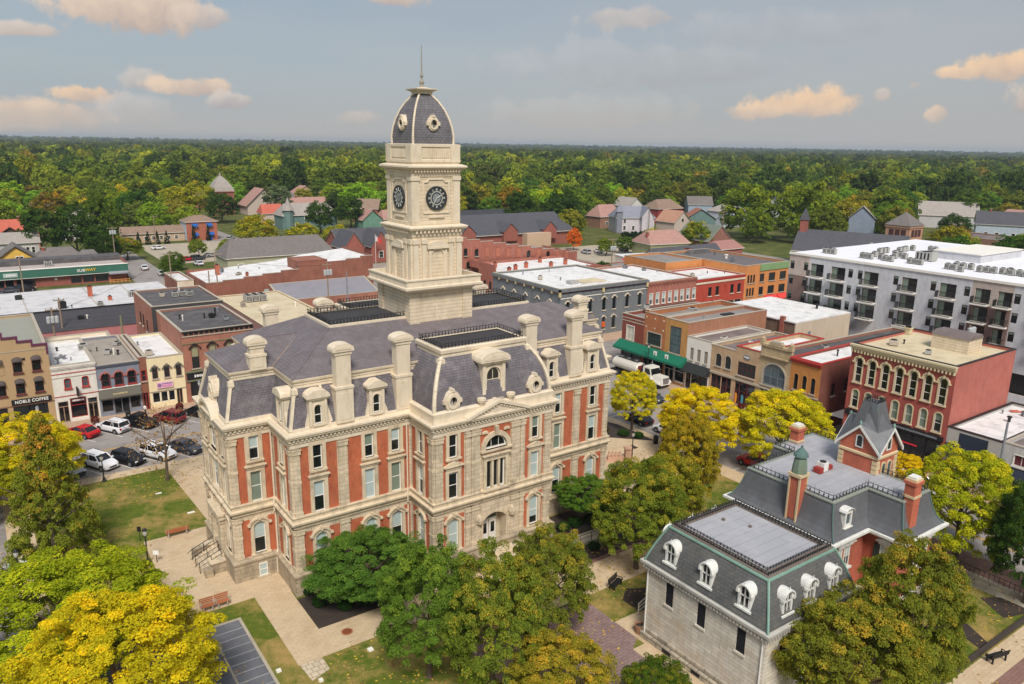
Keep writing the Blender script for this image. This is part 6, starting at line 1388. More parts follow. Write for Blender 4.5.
gable_house('green_gable_cottage', 'small green gabled cottage with brown roof left of the tower belfry', 'house', (129,262), (9,9), 4.0, 4.2, M('sage_siding', (110,150,130), 'siding'), SHP, axis='y'); gable_house('brown_roof_cottage', 'cottage with broad brown pink roof left of the tower belfry', 'house', (140,262), (12,10), 4.0, 3.6, M('pale_wall',(0,0,0)), SHP, hip=2)
# ================================================================== CENTRE AND RIGHT BLOCKS
# grey corner building and its neighbours on the north row
GRY = M('grey_painted_brick', (118,122,124), 'brick', col2=(104,108,110), var=.06)
xs_ = [1.9,4.6,7.6,11.2,13.9,17.4,20.9]
GB = shop('grey_corner_building', 'grey two storey corner building with cream window caps, maroon stripe and white roof', 'shop building', (75.6,60.3), 0, 23.0, 23, 10.0, GRY, WROOF, .35, [(x-.45,x+.45,z,z+2.6) for x in xs_ for z in (4.9,1.0)])
gw = win_T('gbw', .9, 2.6, .3, frame=DARKF, glass=DGLASS, fill=CREAM, sill=CREAM, tw=.05, hood='arch', hm=CREAM, trim=GRY, tp=.04)
for x in xs_:
    for z in (4.9,1.0): inst(gw, GB, (x,0,z))
for y in (3,7,11,15,19): inst(gw, GB, (-.03,y,4.9), R0); inst(gw, GB, (-.03,y,1.0), R0)
b = MB(); b.box(-.25,23.1,-.25,.0,9.25,9.4,MAROON); b.box(-.4,23.1,-.4,.0,9.45,9.95,GRY); b.box(0,23,-.1,0,8.1,8.25,WHITE); b.box(-.25,0,-.25,23,9.25,9.4,M('gold_brown', (150,104,60), var=.15)); b.box(-.4,0,-.4,23,9.45,9.95,GRY)
for i in range(12): b.box(.2+i*1.9,1.8+i*1.9,-.06,.0,8.4,9.1,GRY)
b.build('cornice', GB, (0,0,0))
b = MB()
for x, y in ((-.3,-.3),(10.6,-.3),(22.6,-.3)): b.box(x-.2,x+.2,y-.2,y+.1,8.6,9.5,M('gold_letters',(0,0,0)))
for i in range(7): b.box(-.42,-.1,2+i*3,2.3+i*3,9.0,9.45,M('gold_letters',(0,0,0)))
b.build('gold_bracket', GB, (0,0,0))
o = thing('roof_plywood', 'tan plywood covers and small boxes on the white roof of the grey corner building', 'roof cover', (88,66,9.7)); MB().box(-3,3,-1.5,2,0,.2,TROOF).build('cover', o, (0,0,0)); MB().box(-6,-4,-1,.5,0,.6,M('unit_metal',(0,0,0))).build('box', o, (0,0,0))
o = thing('courthouse_side_annex', 'low grey stone terrace with balustrade behind the courthouse roof', 'terrace', (62,58,0)); MB().box(-.5,.5,-.3,.3,0,.6,CAPST).build('base', o, (0,0,0)); bpy.data.objects.remove(o.children[0]); bpy.data.objects.remove(o)
BR8 = M('faded_brick', (176,112,94), 'brick', col2=(150,98,86), var=.12, stain=((134,78,66), .5))
x8 = [1.2+i*1.85 for i in range(8)]
N8 = shop('faded_brick_building', 'faded brick building with eight white upstairs windows over a black shopfront band', 'shop building', (98.65,60.3), 0, 14.7, 20, 9.3, BR8, WROOF, .3, [(x-.45,x+.45,4.6,6.9) for x in x8]+[(.3,14.4,.2,2.4)])
for x in x8: inst(win_T('n8', .9, 2.3, 0, frame=WHITE, glass=BGLASS, blind=BLIND, bl=.6, trim=WHITE, tw=.1, tp=.04, sill=WHITE), N8, (x,0,4.6))
storefront(N8, [(.3+i*2.35,.3+i*2.35+2.25) for i in range(6)], 0, 2.4, DARKF); b = MB(); b.box(.05,14.65,-.35,0,2.5,4.0,SIGNK); b.build('sign_band', N8, (0,0,0)); cornice(N8, 0, 14.7, 8.6, 9.2, .3, BR8, BR8, .9)
RDC = M('vermilion_brick', (180,76,56), 'brick', col2=(164,58,44), var=.06)
RC = shop('vermilion_building', 'bright red brick building with cream cornice stripe and white roof', 'shop building', (113.4,60.3), 0, 16.2, 12, 8.6, RDC, WROOF, .3, [(x-.55,x+.55,4.6,6.6) for x in (4.6,7.0,9.6,12.0,14.4)]+[(.5,15.7,.2,3.0)])
for x in (4.6,7.0,12.0,14.4): inst(win_T('rc', 1.1, 2.0, 0, frame=DARKF, glass=DGLASS, sill=CREAM, tw=.04), RC, (x,0,4.6))
inst(win_T('rcb', 1.1, 2.0, 0, frame=RDC, glass=RDC, tw=.02), RC, (9.6,0,4.6))
storefront(RC, [(.5+i*2.55,.5+i*2.55+2.4) for i in range(6)], 0, 3.0, CREAM); b = MB(); b.box(-.1,16.3,-.15,0,7.5,7.9,CREAM); b.box(-.1,16.3,-.12,0,8.1,8.6,RED); b.build('cornice', RC, (0,0,0))
ORG = M('bright_orange_brick', (212,144,86), 'brick', col2=(196,124,66), var=.06)
OG = shop('orange_corner_building', 'bright orange two storey corner building with green parapet strip and red awnings', 'shop building', (129.6,60.3), 0, 16, 26, 10.4, ORG, M('dark_gravel_roof', (104,98,98), var=.14, stain=((130,122,118), .5)), .4, [(x-w2/2,x+w2/2,z,z+1.9) for x,w2 in ((1.3,.7),(2.3,.7),(3.3,.7),(6.2,1.6),(9.9,2.4),(14.0,2.4)) for z in (6.3,3.2)])
for x, w2 in ((1.3,.7),(2.3,.7),(3.3,.7),(6.2,1.6),(9.9,2.4),(14.0,2.4)):
    for z in (6.3,3.2): inst(win_T('og%.1f' % w2, w2, 1.9, 0, frame=DARKF, glass=DGLASS, sill=CAPST, tw=.04, nx=max(1,int(w2)), fw=.06), OG, (x,0,z))
b = MB(); b.box(5.2,16,-.2,.3,8.9,10.45,M('green_parapet', (126,158,108), var=.1)); b.build('parapet_band', OG, (0,0,0))
aw = awning(OG, 7.6,11.8,2.9,2.0,1.2,M('red_awning', (216,64,56), var=.08),.2); aw = awning(OG, 12.2,15.9,2.9,2.0,1.2,M('red_awning',(0,0,0)),.2)
shop('orange_rear_block', 'plain orange brick block with flat dark roof behind the vermilion building', 'building', (117,73), 0, 12.4, 14, 10.4, ORG, GROOF, .4)
o = thing('roof_lump', 'two black covered lumps at the back of the dark roof behind the orange building', 'roof cover', (139,83,10.0)); MB().taper((-4,4,-1,1),0,(-3.5,3.5,-.6,.6),.9,BROOF).build('cover', o, (0,0,0))
vent('white vents on the dark roof of the orange corner building', (138,73,10), .8, .3, m=WHITE)
# brick blocks behind the grey building
DB = M('dusty_brick', (168,104,86), 'brick', col2=(142,84,70), var=.14, stain=((190,140,120), .35), stsc=(.4,.4,.2))
B20 = thing('stepped_brick_building', 'red brick building with arched side windows, stepped parapets and white roof behind the grey corner', 'building', (96,92,0), world=True)
mb = MB(); mb.box(82,82.3,85.5,99,-.15,8.2,DB); mb.box(82,82.3,92,103,8.2,9.9,DB); mb.box(82,82.3,85.5,92,8.2,8.5,DB); mb.box(82.3,110,85.5,85.8,-.15,8.0,DB)
prev = None
for i in range(8): x = 90+i*2.6; mb.box(x,x+2.6,85.5,85.9,8.0,8.9-.02*i+.35*math.sin(i/7*math.pi),DB)
mb.box(109.7,110,85.8,103,-.15,8.5,DB); mb.box(82.3,109.7,102.7,103,-.15,9.0,DB); mb.build('wall', B20)
mb = MB(); mb.poly([(82.3,85.8,8.0),(109.7,85.8,8.0),(109.7,102.7,8.4),(82.3,102.7,8.4)], WROOF); mb.build('roof', B20)
bw2 = win_T('b20', .8, 2.0, .4, frame=DARKF, glass=DGLASS, fill=DB, tw=.04, sill=CAPST)
for k in range(6): inst(bw2, B20, (81.87-96,87+k*2.3-92,4.0), R0)
for i, (x, y) in enumerate(((84.5,90),(88,92.5),(86,98),(92.5,94.5),(98,92),(104,94),(100,99))): brick_chimney(['squat brick chimney left on the white roof behind the grey corner building','brick chimney beside the arched brick parapet','brick chimney at the far side of the white roof','brick chimney in the middle of the stepped building white roof','brick chimney on the right of the stepped building white roof','last brick chimney toward the parking lot on the stepped building','back right brick chimney of the stepped building'][i], (x,y,8.2), .7, 1.3)
B19 = thing('long_red_warehouse', 'long red brick building with stepped top edge and bricked up windows right of clock tower', 'building', (97,104,0), world=True)
mb = MB()
for k in range(10):
    xa, xb = 78+k*3.8, 78+(k+1)*3.8; z_ = 14.9-k*.6; mb.box(xa,xb,104,104.3,-.15,z_,DB); mb.box(xa-.03,xb,103.94,104.36,z_,z_+.1,CAPST)
mb.box(78,78.3,104.3,119,-.15,14.9,DB); mb.box(115.7,116,104.3,119,-.15,9.4,DB); mb.box(78.3,115.7,118.7,119,-.15,9.0,DB); mb.build('wall', B19)
mb = MB(); mb.poly([(78.3,104.3,14.2),(115.7,104.3,8.9),(115.7,118.7,8.9),(78.3,118.7,14.2)], GROOF); mb.build('roof', B19)
wd = win_T('b19', 1.0, 1.8, .3, frame=DARKF, glass=DGLASS, fill=DB, tw=.04, sill=CAPST); wb = win_T('b19b', 1.2, 2.4, .3, frame=DB, glass=M('filled_brick', (188,116,92), 'brick', var=.1), fill=DB, tw=.04)
for k in range(11):
    x = 81.5+k*3.1; inst(wd if k in (0,1,6,8) else wb, B19, (x-97,103.87-104,10.6-k*.28), 0)
    if k < 8: inst(wd if k < 6 else wb, B19, (x+.8-97,103.87-104,7.4-k*.1), 0)
B18 = gable_house('dark_roof_school', 'long brick building with huge dark roof and small brick gables beyond the warehouse', 'school', (150,192), (52,26), 5.0, 6.0, CHBR, SHD, hip=0, eave=.8)
for x in (-22,-4,14):
    b = MB(); b.extr([(x-3,2.5),(x+3,2.5),(x+3,6),(x,8.6),(x-3,6)], -14.6, -10, CHBR); b.add([(x-3.3,-14.9,5.8),(x,-14.9,8.9),(x,-4,8.9),(x-3.3,-8,5.8),(x+3.3,-14.9,5.8),(x+3.3,-8,5.8)],[[0,1,2,3],[1,4,5,2]],SHD); b.build('gable', B18, (0,0,0))
b = MB(); b.box(2,13,-16.5,-13.2,0,5.0,M('tan_siding',(0,0,0))); b.build('entrance_block', B18, (0,0,0))
gable_house('black_roof_hall', 'low hall with a very dark roof behind the school at the clock tower side', 'hall', (160,236), (60,16), 5.5, 3, CHBR, M('very_dark_shingles', (60,60,66), 'shingle', var=.12), hip=0); gable_house('grey_roof_house', 'grey hipped roof house right of the clock face', 'house', (148,258), (16,12), 6, 4.5, M('pale_wall',(0,0,0)), SHG, hip=4)
# buildings round the car lot
o = thing('striped_canopy_building', 'low white building with a bold red stripe beside the car lot', 'building', (163,124,0), RAD(-12)); MB().box(-11,9,-2,3,0,3.0,M('lot_white', (214,200,186), var=.06)).build('wall', o, (0,0,0)); MB().box(-11.1,9.1,-2.1,-1.95,1.9,2.6,M('bold_red', (214,36,52), var=.04)).build('stripe', o, (0,0,0)); MB().box(-11.2,9.2,-2.2,3.2,3.0,3.15,WROOF).build('roof', o, (0,0,0))
shop('small_brick_block', 'small low brick block with grey roof by the utility pole', 'building', (128.5,99), 0, 11, 12, 4.2, DB, GROOF, .3)
gable_house('white_gable_barn', 'building with white triangular gable and wide dark grey roof behind the faded brick building', 'hall', (150,98), (26,13), 4.0, 5.6, M('white_siding', (222,212,206), 'siding', col2=(206,196,190)), SHD, hip=0, eave=.4)
brick_chimney('tall brick chimney in front of the wide dark grey roof', (140.5,88,5.5), 1.2, 5.0); 
gable_house('olive_house', 'olive house with brown hipped roof and brick chimney beyond the white gable', 'house', (182,138), (16,11), 4.6, 4.0, M('olive_siding', (154,156,116), 'siding', col2=(138,140,104)), SHP, hip=2.5, rot=RAD(-10), wins=[('S',-4,1.3,1.3,1.8),('S',0,1.3,1.3,1.8),('S',4,1.3,1.3,1.8)], chim=(-7,-2,-.2))
gable_house('brick_gable_house', 'brick house with plain gable and green grey roof near the orange building', 'house', (204,138), (12,15), 4.6, 5.2, M('quiet_brick', (150,106,90), 'brick'), M('green_grey_shingles', (116,124,112), 'shingle', var=.1), axis='y', wins=[('S',-2.6,1.6,1.2,1.6),('S',1.6,1.6,1.2,1.6)])
gable_house('pink_roof_annex', 'low annex with salmon roof beside the brick gable house', 'house', (197,123), (12,7), 3.4, 2.4, CHBR, M('salmon_roof', (160,116,108), var=.1), hip=1.5)
VG = gable_house('pale_victorian', 'large pale grey Victorian house with many steep grey gables beyond the car lot', 'house', (226,199), (17,12), 6.5, 4.6, M('lilac_siding', (200,192,198), 'siding', col2=(184,176,182)), M('blue_grey_shingles', (138,140,152), 'shingle', var=.1), hip=3, rot=RAD(-25), wins=[('S',-5,1.2,1.2,1.8),('S',-1,1.2,1.2,1.8),('S',3,1.2,1.2,1.8),('S',-5,4.2,1.2,1.6),('S',3,4.2,1.2,1.6)])
b = MB(); b.extr([(2,0),(7,0),(7,7),(4.5,10.8),(2,7)], -8.5, -3, M('lilac_siding',(0,0,0))); b.add([(1.6,-8.8,6.7),(4.5,-8.8,11.2),(4.5,0,11.2),(1.6,-3,6.7),(7.4,-8.8,6.7),(7.4,-3,6.7)],[[0,1,2,3],[1,4,5,2]],M('blue_grey_shingles',(0,0,0))); b.build('gable', VG, (0,0,0))
b = MB(); b.lathe([(1.6,0),(1.6,9),(2,9),(.1,12.6)],-7.5,-5.5,M('blue_grey_shingles',(0,0,0)),8); b.build('turret', VG, (0,0,0))
gable_house('pink_shingle_house', 'brown house with pinkish roof left of the pale Victorian', 'house', (229,220), (14,10), 5.2, 5, M('brown_siding', (150,112,92), 'siding'), SHP, hip=3, wins=[('S',-3,1.2,1.4,1.6),('S',3,1.2,1.4,1.6)])
gable_house('crimson_house', 'crimson two storey house with brown roof among the trees', 'house', (272,225), (17,11), 7.0, 4.2, M('crimson_siding', (152,62,58), 'siding', col2=(146,44,46)), SHB, hip=4, wins=[('S',-4,4,1.4,1.8),('S',0,4,1.4,1.8),('S',4,4,1.4,1.8)])
gable_house('orange_roof_cottage', 'cottage with orange roof and pale gable below the crimson house', 'house', (243,190), (10,11), 4.6, 4.8, M('pale_wall',(0,0,0)), M('orange_shingles', (184,138,114), 'shingle', var=.1), axis='y', wins=[('S',0,4.6,1.6,1.6)])
gable_house('teal_gable_house', 'small house with teal gable and rusty roof left of the big tree', 'house', (266,196), (14,10), 4.4, 4.6, M('teal_siding',(0,0,0)), M('rusty_shingles', (160,104,84), 'shingle', var=.1), axis='y', rot=RAD(-35))
gable_house('blue_white_house', 'pale house with blue shutters and grey roof between the trees', 'house', (286,196), (16,11), 7.4, 3.2, M('bluish_siding', (196,204,214), 'siding'), SHL, hip=5, wins=[('S',-5,4.6,1.4,1.8),('S',0,4.6,1.4,1.8),('S',5,4.6,1.4,1.8),('S',-5,1,1.4,1.8),('S',5,1,1.4,1.8)])
# church behind the apartments
CR = gable_house('stone_church', 'church with long dark grey roof and small belfry behind the apartments', 'church', (215,87), (32,15), 5.0, 6.2, M('church_stone', (176,150,128), 'ashlar', var=.1), SHD, rot=RAD(-68), hip=0, eave=.5)
b = MB(); b.box(-16,-13.8,-1.1,1.1,9,14.2,CHBR); b.build('belfry', CR, (0,0,0)); b = MB(); b.taper((-16.3,-13.5,-1.4,1.4),14.2,(-14.95,-14.85,-.05,.05),18,SHD); b.build('spire', CR, (0,0,0))
b = MB(); b.extr([(4,3),(9,3),(9,5.5),(6.5,8.5),(4,5.5)], -9.5, -4, CHBR); b.add([(3.6,-9.8,5.2),(6.5,-9.8,8.9),(6.5,-2,8.9),(3.6,-5,5.2),(9.4,-9.8,5.2),(9.4,-5,5.2)],[[0,1,2,3],[1,4,5,2]],SHL); b.build('gable', CR, (0,0,0))
PT = thing('pyramid_roof_tower', 'square pinkish brick tower with grey pyramid roof and dark louvred openings', 'tower', (272,101,0)); PKB = M('pink_brick', (196,152,124), 'brick', col2=(176,130,106)); h_ = 4.6
b = MB(); b.sweep(rect(-h_,h_,-h_,h_), [(0,-.1),(0,8.7),(.3,8.9),(.3,9.4),(0,9.5),(0,9.7)], PKB)
b.build('shaft', PT, (0,0,0)); b = MB(); b.taper((-h_-.5,h_+.5,-h_-.5,h_+.5),9.7,(-.1,.1,-.1,.1),14.4,SHG); b.lathe([(.12,14.2),(.2,14.6),(.03,15.9)],0,0,CHB,6); b.build('pyramid_roof', PT, (0,0,0))
for th in (0, R0):
    b = MB(); b.T = Matrix.Rotation(th, 4, 'Z')
    for x in (-2.3,0,2.3): b.box(x-.95,x+.95,-h_-.06,-h_+.05,5.6,8.2,M('louvre_brown', (74,44,44), var=.2))
    b.build('louvre', PT, (0,0,0))
gable_house('right_white_house', 'white house with steep front gable and dark roof at the right edge', 'house', (352,100), (22,12), 6.6, 5.2, M('pale_blue_siding',(0,0,0)), SHD, rot=RAD(-62), hip=0, wins=[('S',-7,1.2,1.4,2),('S',-3,1.2,1.4,2),('S',3,1.2,1.4,2),('S',7,1.2,1.4,2)], chim=(-6,0,1))
gable_house('grey_gables_house', 'pale grey house with wide gables between trees beyond the pyramid tower', 'house', (385,141), (26,13), 6, 6.4, M('pale_grey_siding',(0,0,0)), SHL, rot=RAD(-55), hip=0)
gable_house('cream_cottage', 'cream cottage with grey roof right of the pale gables', 'house', (352,122), (10,9), 5, 4.6, CREAM, SHG, axis='y', rot=RAD(-60))
gable_house('blue_house_far', 'tall blue grey house half hidden behind the long church roof', 'house', (292,130), (10,9), 9, 5, M('steel_blue_siding', (138,150,168), 'siding'), SHL, axis='y', rot=RAD(-60))
o = shop('low_tan_block', 'low tan brick block with flat brown roof at the right edge behind the apartments', 'building', (240,82), R0, 40, 22, 5.5, M('tan_office_brick', (192,146,112), 'brick'), GROOF, .4)
for k in range(7): inst(win_T('lt', 3.2, 1.6, 0, frame=DARKF, glass=DGLASS, sill=CAPST, nx=4, ny=1, tw=.05), o, (4+k*5.2,-.13,1.4))
shop('far_brown_block', 'long brown flat roofed block beyond the low tan block', 'building', (286,92), R0, 50, 20, 6, M('brown_siding',(0,0,0)), BRROOF, .4)
# ---- white roofed block with parapet posts, in the yard behind the east row
YB = thing('white_roof_yard_building', 'low building with bright white roof and brick posts along its dark side wall', 'building', (102,30,0), world=True)
mb = MB(); mb.box(94.6,110,22.2,38.6,-.15,8.7,M('brown_wall', (128,104,88), 'brick', var=.15, stain=((90,74,64), .5))); mb.box(94.5,110.1,22.0,22.2,-.15,8.75,M('plaster', (206,190,168), var=.08, stain=((176,158,136), .5))); mb.build('wall', YB)
mb = MB(); mb.box(94.4,110.1,22.0,38.7,8.75,8.95,WROOF); mb.build('roof', YB)
for y in (37.8,33.2,28.8,24.6): mb = MB(); mb.box(94.2,94.9,y-.35,y+.35,6.5,9.5,CHBR); mb.build('brick_post', YB)
mb = MB(); mb.box(98,98.7,21.9,22.0,4.0,7.0,GREYFR); mb.build('window', YB)
vent('dark bent vent near the right end of the white yard roof', (107.5,27,8.95), .7, .2)
shop('brown_yard_building', 'low building with patchy brown roof filling the yard behind the tan shops', 'building', (84,31), 0, 10, 8, 7.0, M('brown_wall',(0,0,0)), BRROOF, .3)
for i, (x, y) in enumerate(((79.5,24.2),(81.5,20.4),(84,18.6))): o = thing('skylight', 'small white skylight on the brown roofs behind the tan shops', 'skylight', (x,y,7.75), .3, 'skylights on the brown roofs'); MB().box(-.6,.6,-.4,.4,0,.25,WHITE).build('frame', o, (0,0,0)); MB().box(-.5,.5,-.3,.3,.25,.3,BGLASS).build('pane', o, (0,0,0))
# ================================================================== APARTMENTS
AP = thing('apartment_block', 'long white four storey apartment block with black balconies and flat white roof', 'apartments', (112,36.7,0), R0)
APW = M('white_panel', (196,196,200), 'siding', col2=(186,186,192), bh=.55, mo=.03, var=.04); APG = M('taupe_panel', (182,168,158), 'siding', col2=(166,152,142), bh=.55, mo=.03, var=.04); APB = M('brown_apartment_brick', (128,102,94), 'brick', col2=(110,90,84), var=.08)
L_ = 62.0; lv = [13.85,10.95,8.05]
def U(y): return 36.7-y
wins_y = [36.0,33.1,24.1,22.3,15.85,9.6,4.35,-2.85,-12.5,-18]
bal = [(32.1,29.4),(27.9,25.1),(21.65,18.9),(14.85,12.2),(8.6,5.95),(3.2,.9),(-.1,-2.2),(-6,-9)]
ops = []
for z in lv:
    ops += [(U(y)-.42,U(y)+.42,z+.75,z+2.25) for y in wins_y]+[(U(a)+.05,U(b)-.05,z+.02,z+2.25) for a, b in bal]
ops += [(U(29),U(-20),1.0,4.2)]
mb = MB(); facade(mb, 0, L_, -.15, 17.5, ops, APW, .3, M('taupe_panel',(0,0,0)), [(0,U(32.4),13.5,17.5,APG),(0,U(32.4),-.15,13.5,APB),(U(3.7),U(-2.3),13.5,17.5,APG),(U(3.7),U(-2.3),-.15,13.5,APB)])
mb.poly([(0,0,-.15),(0,45,-.15),(0,45,17.5),(0,0,17.5)],APW); mb.poly([(L_,0,-.15),(L_,45,-.15),(L_,45,17.5),(L_,0,17.5)],APW); mb.poly([(0,45,-.15),(L_,45,-.15),(L_,45,17.5),(0,45,17.5)],APW)
mb.build('wall', AP, (0,0,0))
mb = MB(); mb.poly([(-.1,-.15,17.52),(L_,-.15,17.52),(L_,45,17.52),(-.1,45,17.52)],M('white_apartment_roof', (232,232,236), var=.03, stain=((206,206,212), .5), stsc=(.1,.1,.1))); mb.box(-.12,L_,-.18,.1,17.3,17.7,WHITE); mb.build('roof', AP, (0,0,0))
apw = win_T('apw', .84, 1.5, 0, frame=DARKF, glass=DGLASS, blind=BLIND2, bl=.25, tw=.02, rec=.08)
mb = MB()
for a, b2 in ((0,1),): mb.box(U(27),U(-22),.8,1.0,1.0,4.2,IRON); mb.box(U(27),U(-22),1.0,1.1,1.0,4.2,IRON)
mb.build('garage_opening', AP, (0,0,0))
def apt_door(w_):
    b = MB(); b.box(0,w_,.22,.3,0,2.2,DARKF); pb = MB()
    pb.poly([(.08,.2,.08),(w_*.38,.2,.08),(w_*.38,.2,2.12),(.08,.2,2.12)],BLIND2)
    pb.poly([(w_*.44,.2,.75),(w_*.97,.2,.75),(w_*.97,.2,2.12),(w_*.44,.2,2.12)],DGLASS); b.box(w_*.7-.03,w_*.7+.03,.17,.22,.75,2.12,DARKF)
    return ('balcony_door', b.mesh('balcony_door'), [('pane', pb.mesh('pane'), [])])
def balcony(w_):
    b = MB(); b.box(-.15,w_+.15,-1.2,.0,-.22,0,WHITE); r = MB()
    for z in (.1,1.0): r.tube((-.1,-1.15,z),(w_+.1,-1.15,z),.05,IRON,4); r.tube((-.1,-1.15,z),(-.1,0,z),.03,IRON,4); r.tube((w_+.1,-1.15,z),(w_+.1,0,z),.03,IRON,4)
    k = int(w_/.14)
    for i in range(k+1): x = -.1+(w_+.2)*i/k; r.tube((x,-1.15,.1),(x,-1.15,1.0),.03,IRON,3,cap=False)
    for i in range(8): y = -1.15+1.15*i/8; r.tube((-.1,y,.1),(-.1,y,1.0),.03,IRON,3,cap=False)
    return ('balcony', b.mesh('balcony'), [('railing', r.mesh('railing'), [])])
TD, TB = {}, {}
for z in lv:
    for y in wins_y: inst(apw, AP, (U(y),0,z+.75))
    for a, b2 in bal:
        w_ = round(a-b2-.1, 2)
        if w_ not in TD: TD[w_] = apt_door(w_); TB[w_] = balcony(w_)
        inst(TD[w_], AP, (U(a)+.05,0,z)); inst(TB[w_], AP, (U(a)+.05,0,z))
mb = MB(); mb.box(U(-1.8),U(-2.3),-.4,.1,5,13.5,APB); mb.build('brick_pier', AP, (0,0,0))
mb = MB(); mb.box(U(19),U(11),18,34,17.5,18.9,APW); mb.box(U(19.2),U(10.8),17.8,34.2,18.9,19.05,WHITE); mb.build('stair_head', AP, (0,0,0))
C_UN = [(117.2,32.8),(117.4,32.0),(117.4,31.2),(117.5,25.5),(117.4,24.7),(117.4,23.9),(121.1,25.3),(126.4,27.4),(127.5,27.3),(128.6,27.3),(118.9,22.8),(117.7,21.3),(117.7,20.3),(125.8,24.1),(131.1,26.2),(132.5,26.3),(134.3,26.7),(136.5,26.5),(122.2,22.1),(124.8,22.5),(123.2,20.8),(118.5,17.3),(118.6,16.4),(118.5,15.5),(138.8,24.2),(138.5,23.1),(117.9,10.6),(117.9,9.6),(116.8,8.0),(120.9,10.6),(120.5,9.4),(120.9,8.3),(119.5,6.3),(120.0,5.4),(120.1,4.4),(120.6,3.3),(121.6,2.6),(120.3,1.9),(120.7,.9),(120.4,-.2)]
first = None
for i, (x, y) in enumerate(C_UN):
    if first is None: first = unit('small grey condenser standing among others on the white apartment roof', (x,y,17.52), R0, (.8,.75,1.0), 'condensers on the apartment roof')
    else: copy_tree(first, None, (x,y,17.52), R0+(i % 5-2)*.05)
unit('large grey louvred box standing higher than the condensers on the apartment roof', (124.8,17.8,17.52), R0, (3.0,2.0,1.6))

# houses half hidden among the far trees
RH = random.Random(12)
HR = [SHL, SHB, SHG, SHP, SHD, SHG]; HW = [M('far_white_siding', (214,212,206), var=.05), M('far_tan_siding', (192,172,146), var=.05), M('far_blue_siding', (150,166,184), var=.05), CHBR]
for i, (az_, d_) in enumerate(((84,330),(86,420),(80.5,520),(77,470),(74,560),(71,430),(68,500),(65.5,380),(66.5,640),(61,420),(57.5,520),(49,470),(46.5,430),(44.5,540),(41.5,450),(38.5,520),(36,430),(33.5,520),(30.5,470),(28,560),(25.5,470),(22,430),(47.5,650),(35,680),(79,700))):
    x, y = CAM[0]+d_*math.cos(RAD(az_)), CAM[1]+d_*math.sin(RAD(az_)); w2 = RH.uniform(11,16)
    gable_house('far_house', 'small pitched roof house half hidden among the far trees', 'house', (x,y), (w2,RH.uniform(8,11)), RH.uniform(5,7.5), RH.uniform(3.6,5.2), HW[i%4], HR[i%6], rot=RAD(RH.choice((0,90,0,-35))), hip=RH.choice((0,0,3)), wins=[('S',-3,1.4,1.3,1.6),('S',1,1.4,1.3,1.6),('W',0,1.4,1.3,1.6)], group='far houses among the trees')

# small clutter on the flat roofs
RV = random.Random(4)
for i in range(66):
    x0_, x1_, y0_, y1_, z_ = RV.choice(((-7.8,-3.4,62,74,7.33),(-2.7,1.8,62,76,6.78),(3.5,7.4,62,74,6.93),(8.6,17,62,76,10.03),(8.4,17.4,79,91,10.68),(21,31,64,90,8.86),(-18,16,105,126,6.5),(25,42,114,127,8.2),(76.5,97,63,81,9.63),(99.5,112.6,62,79,8.98),(114.5,128.6,62,71,8.28),(131,144.5,62,85,9.98),(76,91,27.5,41,9.6),(76,87,18,26.5,7.58),(77,106,9,13,8.1),(76,89,4.4,8,8.98),(76,88,-12,-1,12.73),(76,90,-18,-13,5.58),(96,109,24,38,8.93),(83,109,87,102,8.05)))
    x, y = RV.uniform(x0_,x1_), RV.uniform(y0_,y1_)
    if i % 3: vent('small vent pipe on one of the flat downtown roofs', (x,y,z_), RV.uniform(.25,.8), RV.uniform(.06,.14), 'small vents on the downtown roofs', RV.choice((IRON, GREYFR, WHITE)))
    else: unit('small box unit on one of the flat downtown roofs', (x,y,z_), RV.uniform(0,1.5), (RV.uniform(.6,1.3),RV.uniform(.6,1.0),RV.uniform(.4,.9)), 'small units on the downtown roofs', RV.choice((None, GREYFR, CAPST)))
# ================================================================== VEHICLES
def paint(name, col): return M(name, col, var=.03, rough=.25, metal=.0)
CGLASS = Mglass('car_glass', (24,28,32), .06, .8, .1); TYRE = M('tyre', (26,26,28), var=.2); RIM = M('wheel_rim', (150,150,152), var=.1, metal=.6, rough=.4); LAMP = M('lamp_glass', (226,228,226), var=.03, rough=.15); TAIL = M('tail_lamp', (170,24,24), var=.05, rough=.2)
def loft(mb, secs, m):
    """secs: list of (x, [(y,z)...]) closed sections with equal counts"""
    n = len(secs[0][1]); v = [(x,y,z) for x, s in secs for y, z in s]; f = []
    for k in range(len(secs)-1):
        for i in range(n): f.append([k*n+i, k*n+(i+1)%n, (k+1)*n+(i+1)%n, (k+1)*n+i])
    f.append(list(range(n))[::-1]); f.append(list(range((len(secs)-1)*n, len(secs)*n)))
    mb.add(v, f, m)
CARS = {}
SPEC = {  # length, width, bonnet line, belt, roof, cabin x0..x1 at belt, x0..x1 at roof
    'suv': (4.5,1.84,1.02,1.05,1.66,(-2.15,1.0),(-2.0,.25)), 'sedan': (4.6,1.8,.86,.92,1.42,(-1.85,1.15),(-1.1,.3)), 'hatch': (4.2,1.76,.9,.96,1.5,(-2.0,1.1),(-1.75,.3)), 'pickup': (5.2,1.9,1.08,1.1,1.76,(-.6,1.3),(-.45,.65))}
